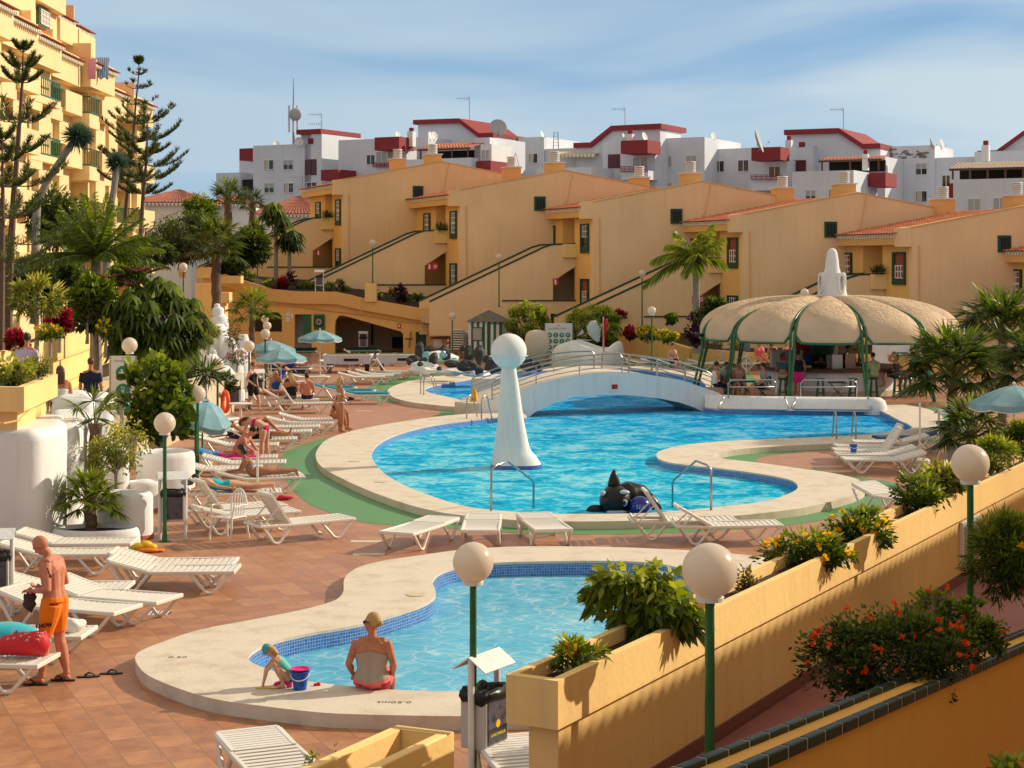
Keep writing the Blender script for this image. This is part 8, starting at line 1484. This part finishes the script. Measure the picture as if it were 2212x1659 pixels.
def person(label, loc, rz, J0=None, skin='tan', hair='brown', hl=0, wear=(), s=1.0, vox=.018, base=BASE, group=None, hero=False, look=None, hands=None, hat=None, glasses=False, fem=False, bun=False, bulk=1.14):
 J=dict(base);J.update(J0 or{});J={k:Vector(v) for k, v in J.items()};r=thing('person', label, 'person', loc, rz, group);r.scale=(s, s, s);sw=.94 if fem else 1.0
 up=(J['nek']-J['pel']).normalized();side=(J['shL']-J['shR']).normalized();fwd=side.cross(up).normalized()
 hd=(J['hea']-J['nek']).normalized();hf=(look and Vector(look).normalized()) or(fwd-hd*fwd.dot(hd)).normalized();hsd=hd.cross(hf).normalized();hf=hsd.cross(hd).normalized();MH=Matrix((hf, hsd, hd)).transposed()
 def torso(b, k=1.0, a=0.0, z=1.0, add=0.0):
  for sg, sh in((1, 'shL'), (-1, 'shR')):
   w=.062*sw;path=[J['pel']+side*sg*.075-up*.02, J['wai']+side*sg*w*.9, J['che']+side*sg*.085*sw, J[sh]-side*sg*.035];rad=[q*bulk for q in(.098+(.008 if fem else 0), .082*sw, .102*sw, .056)]
   n=12;pp=crom(path, n, False);m=len(pp);rr=[np.interp(i/(m-1), [0, .333, .667, 1], rad)*k+add for i in range(m)];i0, i1=int(a*(m-1)), int(z*(m-1))+1;b.tube(pp[i0:i1], rr[i0:i1], 12)
  if z>.7 and a<.6:b.ball(J['che']-fwd*.01, (.08*k*bulk+add, .15*k*sw*bulk+add, .12*k), 14, 9, MHb)
  if fem and z>.6:[b.ball(J['che']+side*sg*.075+fwd*.075-up*.01, .055*k+add, 12, 8) for sg in(-1, 1)]
 MHb=Matrix((fwd, side, up)).transposed()
 def leg(b, S, a=0.0, z=1.0, k=1.0, add=0.0):
  path=[J['hi'+S], J['kn'+S], J['an'+S]];pp=[path[0].lerp(path[1], t/6) for t in range(6)]+[path[1].lerp(path[2], t/6) for t in range(7)];rad=[.088, .086, .080, .072, .062, .055, .052, .055, .056, .052, .044, .037, .034];rad=[q*(bulk if j<11 else 1.05) for j, q in enumerate(rad)];m=12;i0, i1=int(a*m), int(z*m)+1;b.tube(pp[i0:i1], [q*k*(1.04 if fem and j<4 else 1)+add for j, q in enumerate(rad)][i0:i1], 12)
 def arm(b, S, a=0.0, z=1.0, k=1.0, add=0.0):
  path=[J['sh'+S], J['el'+S], J['wr'+S]];pp=[path[0].lerp(path[1], t/5) for t in range(5)]+[path[1].lerp(path[2], t/5) for t in range(6)];rad=[.052, .050, .046, .042, .038, .036, .038, .036, .031, .027, .024];rad=[q*(1+(bulk-1)*.75)*(.94 if j==0 else 1) for j, q in enumerate(rad)];m=10;i0, i1=int(a*m), int(z*m)+1;b.tube(pp[i0:i1], [q*k*sw+add for q in rad][i0:i1], 10)
 b=MB();torso(b);[b.tube([J['nek']-up*.03, (J['nek']-up*.05).lerp(J['sh'+S], .5), J['sh'+S]-side*sg*.01+up*.002], [.055, .054, .050], 10) for S, sg in(('L', 1), ('R', -1))];[leg(b, S) for S in 'LR'];[arm(b, S) for S in 'LR']
 for S, sg in(('L', 1), ('R', -1)):
  b.tube([J['an'+S], J['an'+S].lerp(J['to'+S], .35), J['to'+S], J['to'+S]+(J['to'+S]-J['an'+S]).normalized()*.05], [.036, .036, .030, .016], 10);b.ball(J['an'+S].lerp(J['kn'+S], -.09), .033, 10, 6)
  w_=J['wr'+S];fd_=(hands and Vector(hands)) or(w_-J['el'+S]).normalized();pn=fd_.cross(side).normalized();sd2=fd_.cross(pn).normalized();b.ball(w_+fd_*.045, (.03, .03, .045), 10, 7)
  if hero:
   for f in range(4):q=w_+fd_*.07+sd2*(f-1.5)*.02;L_=(.07, .08, .075, .06)[f];b.tube([q-fd_*.02, q+fd_*L_*.5, q+fd_*L_*.8-pn*.02*sg, q+fd_*L_*.95-pn*.045*sg], [.0105, .0095, .009, .007], 7)
   b.tube([w_+fd_*.02-sd2*.02, w_+fd_*.055-sd2*.045, w_+fd_*.085-sd2*.045-pn*.02*sg], [.013, .011, .008], 7)
  else:b.tube([w_+fd_*.05, w_+fd_*.10, w_+fd_*.15+pn*.02], [.028, .024, .012], 7)
 hc=J['hea']+hd*.02;b.tube([J['nek']-up*.05, J['nek']+(J['hea']-J['nek'])*.4, J['hea']-hd*.02], [.062*sw, .052*sw, .05], 12);b.ball(hc+hd*.02-hf*.012, (.092, .074, .098), 18, 12, MH);b.ball(hc-hd*.045+hf*.028, (.058, .052, .062), 14, 9, MH)
 b.tube([hc+hf*.078+hd*.015, hc+hf*.098-hd*.018, hc+hf*.085-hd*.028], [.009, .013, .011], 8);b.ball(hc+hf*.07-hd*.055, (.018, .024, .010), 8, 6, MH);[b.ball(hc+hsd*sg*.074-hd*.005, (.018, .009, .028), 8, 6, MH) for sg in(-1, 1)];b.ball(hc+hf*.072+hd*.034, (.02, .05, .012), 10, 6, MH)
 body=remesh(b.build('body', SK[skin], r), .0065 if hero else vox, 9 if hero else 4)
 if not glasses:b=MB();[b.ball(hc+hf*.079+hsd*sg*.03+hd*.016, (.007, .012, .006), 8, 5, MH) for sg in(-1, 1)];b.build('eye', M_black, r)
 else:b=MB();[b.ball(hc+hf*.084+hsd*sg*.032+hd*.014, (.010, .028, .020), 10, 6, MH) for sg in(-1, 1)];[b.bar(hc+hf*.08+hsd*sg*.055+hd*.018, hc-hf*.01+hsd*sg*.078+hd*.014, .008, .010) for sg in(-1, 1)];b.build('sunglasses', M_black, r)
 if hl>=0:
  b=MB();b.ball(hc+hd*.034-hf*.024, (.096, .082, .098), 18, 12, MH)
  if hl>0:[b.tube([hc+hd*.05-hf*.06+hsd*y, hc-hf*.085-hd*.06+hsd*y*1.2, hc-hf*.08-hd*(.10+hl*.5)+hsd*y*1.4, hc-hf*.085-hd*(.10+hl)+hsd*y], [.05, .05, .04, .015], 9) for y in(-.04, 0, .04)]
  if bun:b.ball(hc-hf*.115-hd*.01, .036, 12, 8)
  remesh(b.build('hair', HR[hair], r), .012, 3)
 if bun:b=MB();b.tube([hc-hf*.095-hd*.01+(hsd*math.cos(t)+hd*math.sin(t))*.03 for t in(0, 1.05, 2.1, 3.14, 4.2, 5.2, 6.3)], .01, 6);b.build('hair_band', M_black, r)
 if hat:b=MB();b.ball(hc+hd*.045-hf*.012, (.105, .094, .098), 18, 12, MH);b.ball(hc+hd*.02+hf*.09, (.06, .07, .012), 12, 6, MH) if hat[1]=='cap' else b.lathe([(.10, 0), (.16, .004), (.10, .01)], hc+hd*.05, 20);remesh(b.build('hat', hat[0], r), .01, 3)
 for kind, m in wear:
  b=MB()
  if kind in('shorts', 'pants', 'briefs'):
   torso(b, 1.0, 0, .16, .012);z={'shorts':.42, 'pants':.97, 'briefs':.04}[kind];[leg(b, S, 0, z, 1.05, .014 if kind!='briefs' else.006) for S in 'LR']
   if kind=='briefs':b=MB();torso(b, 1.0, 0, .10, .006);b.tube([J['hiL'], J['pel']-up*.03, J['hiR']], .092, 10)
   b.tube([J['hiL'], J['pel']-up*.02, J['hiR']], .088, 10) if kind!='briefs' else None
  elif kind=='shirt':torso(b, 1.04, 0, 1, .010);[arm(b, S, 0, .42, 1.1, .014) for S in 'LR'];b.tube([J['nek']-up*.06, J['nek']-up*.01], [.075, .062], 12)
  elif kind=='vest':torso(b, 1.02, 0, .96, .008)
  elif kind=='suit':torso(b, 1.0, 0, .80, .006);b.tube([J['hiL'], J['pel']-up*.03, J['hiR']], .088, 10);[b.tube([J['che']+side*sg*.08+fwd*.08+up*.03, J['sh'+S]+up*.045-side*sg*.07, J['che']+side*sg*.06-fwd*.10+up*.02], .008, 5) for sg, S in((1, 'L'), (-1, 'R'))]
  elif kind=='top':torso(b, 1.05, .10, .62, .014)
  elif kind=='crop':torso(b, 1.03, .42, .97, .010);[arm(b, S, 0, .2, 1.1, .01) for S in 'LR']
  elif kind=='bra':torso(b, 1.0, .50, .66, .007)
  elif kind=='skirt':torso(b, 1.0, 0, .25, .014);b.tube([J['pel'], (J['hiL']+J['hiR']+J['knL']+J['knR'])/4], [.16, .19], 16)
  remesh(b.build({'suit':'swimsuit', 'bra':'bikini_top', 'briefs':'swim_briefs', 'crop':'crop_top'}.get(kind, kind), m, r), .010 if hero else.016, 3)
 return r
def fab(n, c, v=.1, s=8):return mat('cloth_'+n, c, .9, v, s)
F_or=fab('orange', (.80, .20, .01));F_ta=fab('taupe', (.36, .29, .235));F_pk=fab('coral', (.80, .14, .15));F_bk=fab('black', (.015, .015, .017));F_tq=fab('turquoise', (.02, .42, .50), .5, 30);F_mg=fab('magenta', (.45, .01, .10));F_wh=fab('white', (.70, .67, .64));F_lav=fab('lavender', (.48, .40, .58));F_nv=fab('navy', (.012, .018, .05));F_bl=fab('blue', (.02, .10, .45));F_gr=fab('grey', (.22, .22, .23));F_hp=fab('hot_pink', (.75, .03, .25));F_te=fab('teal', (.03, .14, .19));F_mint=fab('mint', (.12, .52, .45));F_kh=fab('khaki', (.40, .30, .20));F_st=fab('green_white', (.38, .48, .26), .4, 3)
# man in orange shorts
mn=person('sunburnt bald man in orange swim shorts looking down at his hands', G(118, 1474), R(172), dict(che=(.03, 0, 1.31), nek=(.06, 0, 1.46), hea=(.155, 0, 1.56), shL=(.03, .18, 1.40), shR=(.03, -.18, 1.40), elL=(-.03, .26, 1.12), elR=(-.03, -.26, 1.12), wrL=(.20, .12, 1.07), wrR=(.20, -.10, 1.07), anL=(.10, .13, .08), anR=(-.12, -.08, .08), toL=(.24, .16, .035), toR=(.0, -.10, .035), knL=(.08, .11, .50), knR=(-.02, -.09, .50)), 'red', 'brown', -1, [('shorts', F_or)], 1.06, hero=True, bulk=1.22, look=(.75, 0, -.65), hands=(.95, 0, .1))
for S, (x, y) in(('L', (.17, .145)), ('R', (-.06, -.09))):
 b=MB();b.prism([(x+.15*math.cos(a), y+(.055 if math.cos(a)>0 else.042)*math.sin(a)) for a in[6.2832*k/18 for k in range(18)]], -.002, .018);b.build('flip_flop_sole', M_black, mn);b=MB();b.tube([(x+.09, y, .04), (x+.04, y+.04, .07), (x-.02, y+.052, .03)], .008, 6);b.tube([(x+.09, y, .04), (x+.04, y-.04, .07), (x-.02, y-.052, .03)], .008, 6);b.build('flip_flop_strap', M_black, mn)
b=MB();rr_=random.Random(2);c=Vector((-.03, .238, 1.30))
for k in range(7):q=c+Vector((rr_.uniform(-.02, .02), 0, rr_.uniform(-.04, .05)));b.ball(q, (.014, .006, .022), 8, 6)
b.build('tattoo', mat('tattoo_ink', (.04, .035, .04), .6), mn);text_obj('KNOW', .06, M_black, mn, (.03, .232, .70), (R(90), R(-8), R(180)), bold=.004);r=thing('garment', 'crumpled dark cloth held in the hands of the man in orange shorts', 'cloth', Vector(mn.location)+Vector((-.30, -.02, .98)));b=MB();b.ball((0, 0, .02), (.08, .05, .13), 14, 10);b.v=[tuple(Vector(v)*(1+.2*math.sin(v[2]*60+v[0]*50))) for v in b.v];b.build('cloth', fab('rag', (.06, .045, .045)), r, smooth=True)
person('blond woman in taupe strapless top sitting on the kids pool coping', G(803, 1489, ZC), R(82), dict(elL=(-.02, .27, .30), elR=(-.01, -.26, .30), wrL=(.16, .25, .12), wrR=(.2, -.2, .12), nek=(.03, 0, .60), hea=(.055, .01, .74), knL=(.42, .15, .12), knR=(.42, -.12, .12)), 'tan', 'blond', 0, [('top', F_ta), ('shorts', F_pk)], 1.0, base=SIT, hero=True, bulk=1.32, look=(.25, .95, -.15), glasses=True, fem=True, bun=True)
person('small child in mint swimsuit and blue sun hat crouching over sand toys', G(614, 1483, ZC), R(188), dict(pel=(-.12, 0, .17), wai=(-.06, 0, .32), che=(.08, 0, .48), nek=(.20, 0, .60), hea=(.30, .0, .70), shL=(.14, .13, .56), shR=(.14, -.13, .56), elL=(.34, .17, .36), elR=(.34, -.17, .36), wrL=(.40, .08, .10), wrR=(.40, -.06, .10), hiL=(-.10, .08, .17), hiR=(-.10, -.08, .17), knL=(.20, .17, .50), knR=(.20, -.17, .50), anL=(.0, .15, .07), anR=(.0, -.15, .07), toL=(.15, .17, .03), toR=(.15, -.17, .03)), 'pale', 'blond', .10, [('suit', F_mint)], .60, hero=True, bulk=1.0, look=(.7, 0, -.7), hat=(mat('hat_dotted', (.06, .36, .40), .9, .4, 60), 'cap'))
ST_=dict(knL=(.16, .10, .52), knR=(-.04, -.09, .50), anL=(.22, .10, .09), anR=(-.24, -.09, .12), toL=(.37, .12, .04), toR=(-.12, -.10, .03))
person('woman in black swimsuit and shorts walking past the blue parasols', G(546, 890), R(-35), dict(ST_, elL=(-.06, .25, 1.15), wrL=(.05, .2, .93), wrR=(.16, -.12, .98), elR=(-.02, -.27, 1.15)), 'pale', 'auburn', 0, [('suit', F_bk), ('shorts', F_bk)], .99, glasses=True, fem=True)
person('young woman in white bikini standing with a black camera', G(735, 935), R(25), dict(wrL=(.24, .10, 1.06), wrR=(.26, -.08, 1.06), elL=(.02, .25, 1.14), elR=(.02, -.25, 1.14)), 'tan', 'blond', .10, [('bra', F_wh), ('briefs', F_wh)], .97, fem=True, look=(1, 0, -.3));r=thing('camera_bag', 'black camera held by the woman in white bikini', 'camera', G(735, 935)+Vector((.28, .05, .98)));b=MB();b.box(-.07, .07, -.05, .05, 0, .11);b.tube([(.05, 0, .05), (.14, 0, .05)], .04, 12);b.build('camera_body', M_black, r, bevel=.01)
onf=lambda i, x, y=0, z=.37:MW[LO[i].name]@Vector((x, y, z))
FT=dict(anL=(.44, .13, -.30), anR=(.50, -.10, -.30), toL=(.58, .14, -.34), toR=(.64, -.11, -.34))
person('woman in black bikini seated on a lounger edge behind the photographer', onf(23, .70, -.1), R(-25), dict(FT, elL=(.2, .22, .34), elR=(.2, -.22, .34), wrL=(.40, .12, .22), wrR=(.42, -.10, .24), che=(.12, 0, .44), nek=(.2, 0, .60), hea=(.26, 0, .74), shL=(.15, .17, .54), shR=(.15, -.17, .54)), 'tan', 'brown', .12, [('bra', F_bk), ('briefs', F_bk)], .95, base=SIT, fem=True)
person('woman in magenta bikini bending forward over the magenta towel', G(572, 1003), R(160), dict(wai=(.12, 0, 1.05), che=(.33, 0, 1.12), nek=(.50, 0, 1.14), hea=(.63, 0, 1.08), shL=(.42, .17, 1.13), shR=(.42, -.17, 1.13), elL=(.50, .20, .84), elR=(.46, -.20, .84), wrL=(.58, .14, .60), wrR=(.54, -.14, .60), anL=(.0, .17, .08), anR=(.0, -.17, .08), knL=(.02, .14, .5), knR=(.02, -.14, .5)), 'pale', 'auburn', .12, [('bra', F_mg), ('briefs', F_mg)], .97, fem=True, look=(.6, 0, -.8))
person('shirtless man sitting hunched on the towel covered lounger', onf(17, .02, .15, .34), R(-10), dict(FT, che=(.16, 0, .42), nek=(.27, 0, .54), hea=(.36, 0, .62), shL=(.2, .18, .5), shR=(.2, -.18, .5), elL=(.30, .24, .28), elR=(.30, -.24, .28), wrL=(.45, .1, .16), wrR=(.45, -.1, .16)), 'red', 'dark', 0, [('shorts', F_pk)], 1, base=SIT, look=(.7, 0, -.7))
person('man lying on his back with one knee raised on an aubergine towel', onf(19, 0, 0, .36), R(8), lie(False, 28, knL=(.42, .11, .72), anL=(.06, .12, .36), toL=(.04, .12, .24)), 'tan', 'dark', 0, [('shorts', F_bk)], 1, glasses=True)
person('woman in turquoise swimsuit lying face down on a lounger', onf(13, .02, 0, .37), R(10), lie(True, 20, elL=(.0, .26, 1.18), wrL=(.03, .28, .92), elR=(.0, -.26, 1.18), wrR=(.03, -.3, .94)), 'pale', 'dark', 0, [('suit', F_tq)], 1, fem=True)
person('woman in grey bikini propped on her elbows on a lounger', onf(14, .05, 0, .36), R(14), dict(lie(True, 12), che=(-.30, 0, .32), nek=(-.42, 0, .46), hea=(-.46, 0, .60), shL=(-.36, -.17, .40), shR=(-.36, .17, .40), elL=(-.48, -.2, .12), elR=(-.48, .2, .12), wrL=(-.7, -.12, .12), wrR=(-.7, .1, .12)), 'brown', 'dark', .02, [('bra', F_gr), ('briefs', F_gr)], .98, fem=True, look=(-1, .3, 0), bun=True)
GF='chatting group on the loungers'
person('woman in blue swimsuit smoking in the chatting group', onf(27, -.1, .3), R(-60), dict(FT, wrL=(.14, .06, .70), elL=(.18, .2, .46)), 'tan', 'blond', .10, [('suit', F_bl)], .97, base=SIT, fem=True, glasses=True);person('blond woman in black off shoulder top seen from behind', onf(26, .02, .0), R(115), FT, 'tan', 'blond', .22, [('top', F_bk), ('shorts', F_gr)], .99, base=SIT, fem=True)
person('dark haired woman with sunglasses at the back of the chatting group', onf(27, .45, .4), R(-110), FT, 'tan', 'dark', .02, [('vest', mat('cloth_flower', (.10, .03, .03), .9, .8, 30))], .98, base=SIT, fem=True, glasses=True, bun=True);person('shirtless man in navy shorts seen from behind in the chatting group', onf(26, .58, -.05), R(100), dict(FT, che=(.08, 0, .45), nek=(.12, 0, .6), hea=(.17, 0, .72)), 'red', 'dark', 0, [('shorts', F_nv)], 1.02, base=SIT)
person('woman in yellow bikini lying beside the chatting group', onf(27, -.25, -.15, .38), R(8), lie(False, 20), 'tan', 'auburn', .05, [('bra', mat('cloth_yellow', (.7, .5, .05), .9)), ('briefs', M_yelp)], .96, fem=True, glasses=True)
person('man in blue shorts lying on a lounger beneath the parasol', onf(43, 0, 0, .38), R(-6), lie(False, 26), 'red', 'dark', 0, [('shorts', F_bl)], 1, glasses=True);person('person lying with raised knees behind the woman in blue', onf(45, 0, 0, .38), R(-4), lie(False, 15, knL=(.42, .11, .72), anL=(.06, .12, .36), toL=(.04, .12, .24), knR=(.40, -.11, .7), anR=(.05, -.12, .36), toR=(.04, -.12, .24)), 'pale', 'blond', .05, [('shorts', F_bl)], .98)
at=lambda x, y, Z, z:Vector(((x-CX)*Z/F, Z, z))
person('black haired man in a lavender shirt walking away at the left', at(58, 0, 36.6, 1.86), R(80), {}, 'tan', 'dark', 0, [('shirt', F_lav), ('pants', F_nv)], 1.02);person('woman with long brown hair behind the white wall', at(130, 0, 36.6, 1.2), R(110), {}, 'tan', 'brown', .2, [('top', F_wh), ('pants', F_nv)], 1.0, fem=True);person('man in navy polo shirt walking away behind the white wall', at(196, 0, 39.8, 1.2), R(95), {}, 'tan', 'brown', 0, [('shirt', F_nv), ('pants', F_kh)], 1.0)
person('sunburnt shirtless man in black shorts sitting beyond the bridge', at(1452, 0, 82, .42), R(-60), FT, 'pale', 'brown', 0, [('shorts', F_bk)], 1.05, base=SIT)
GB='people around the pool bar';bz=lambda x, y, z:Vector(((BC.x+x)/BC.y*(BC.y+y), BC.y+y, z))
for a in(('man in a white vest sitting with his back to the rail', -4.35, -3.1, .65, 20, FT, 'tan', 'dark', [('vest', F_wh), ('shorts', F_nv)], SIT, False), ('man in a pink vest at the back of the group of four', -3.45, -2.6, .65, -80, FT, 'tan', 'brown', [('vest', mat('cloth_dusty', (.45, .25, .22), .9)), ('shorts', F_gr)], SIT, False), ('dark haired man leaning between the two men in vests', -3.95, -2.7, .62, -60, FT, 'brown', 'dark', [('shirt', F_gr), ('shorts', F_bk)], SIT, False), ('man in a grey striped shirt on a folding chair facing left', -2.45, -3.95, .65, 178, FT, 'tan', 'dark', [('shirt', F_gr), ('shorts', F_bk)], SIT, False),
('woman in a dark crop top sitting at the bar counter', -1.75, -2.75, .95, 75, FT, 'tan', 'auburn', [('crop', F_te), ('briefs', F_wh)], SIT, True), ('person in black vest and hot pink shorts standing at the counter', -1.15, -3.05, .2, 85, {}, 'brown', 'dark', [('vest', F_bk), ('shorts', F_hp)], BASE, False), ('barman in black leaning over the counter', -.35, -1.5, .1, -90, dict(che=(.1, 0, 1.26), nek=(.2, 0, 1.38), hea=(.28, 0, 1.45), shL=(.13, .18, 1.33), shR=(.13, -.18, 1.33)), 'brown', 'dark', [('shirt', F_bk), ('pants', F_bk)], BASE, False), ('second barman in black looking to the right', .75, -.9, .3, -30, {}, 'brown', 'dark', [('shirt', F_bk), ('pants', F_bk)], BASE, False),
('man in a green and white striped shirt on a bar stool', 1.75, -2.65, .95, 110, FT, 'pale', 'dark', [('shirt', F_st), ('shorts', F_kh)], SIT, False), ('woman in a hat raising her arms on a bar stool', 2.65, -2.35, .95, 170, dict(FT, elL=(.30, .16, .62), wrL=(.18, .10, .84), elR=(.30, -.16, .62), wrR=(.18, -.10, .84)), 'pale', 'brown', [('vest', mat('cloth_plum', (.10, .06, .08), .9)), ('shorts', F_bk)], SIT, True), ('man in a black polo and khaki shorts leaning at the right', 3.7, -2.1, .2, 175, dict(wrL=(.35, .1, 1.05), wrR=(.38, -.1, 1.05)), 'tan', 'dark', [('shirt', F_bk), ('shorts', F_kh)], BASE, False), ('woman in a teal top behind the man in the black polo', 3.3, -1.7, .95, 200, FT, 'tan', 'brown', [('vest', F_te), ('skirt', F_bk)], SIT, True)):
 person(a[0], bz(*a[1:4]), R(a[4]), a[5], a[6], a[7], .08 if a[10] else 0, a[8], 1.02, base=a[9], fem=a[10], group=GB, vox=.022, hat=(F_wh, 'brim') if 'hat raising' in a[0] else None)
for x, sk_, h_, lb in((1640, 'red', 'blond', 'blond woman in red seated beyond the bar fridges'), (1668, 'tan', 'dark', 'dark haired person seated beyond the bar fridges'), (1700, 'pale', 'blond', 'blond woman in pink seated beyond the first right post')):person(lb, at(x, 0, 76, .85), R(-70), FT, sk_, h_, .1, [('vest', F_pk if h_=='blond' else F_bk)], 1.02, base=SIT, fem=True, vox=.024, group='sunbathers beyond the bar')
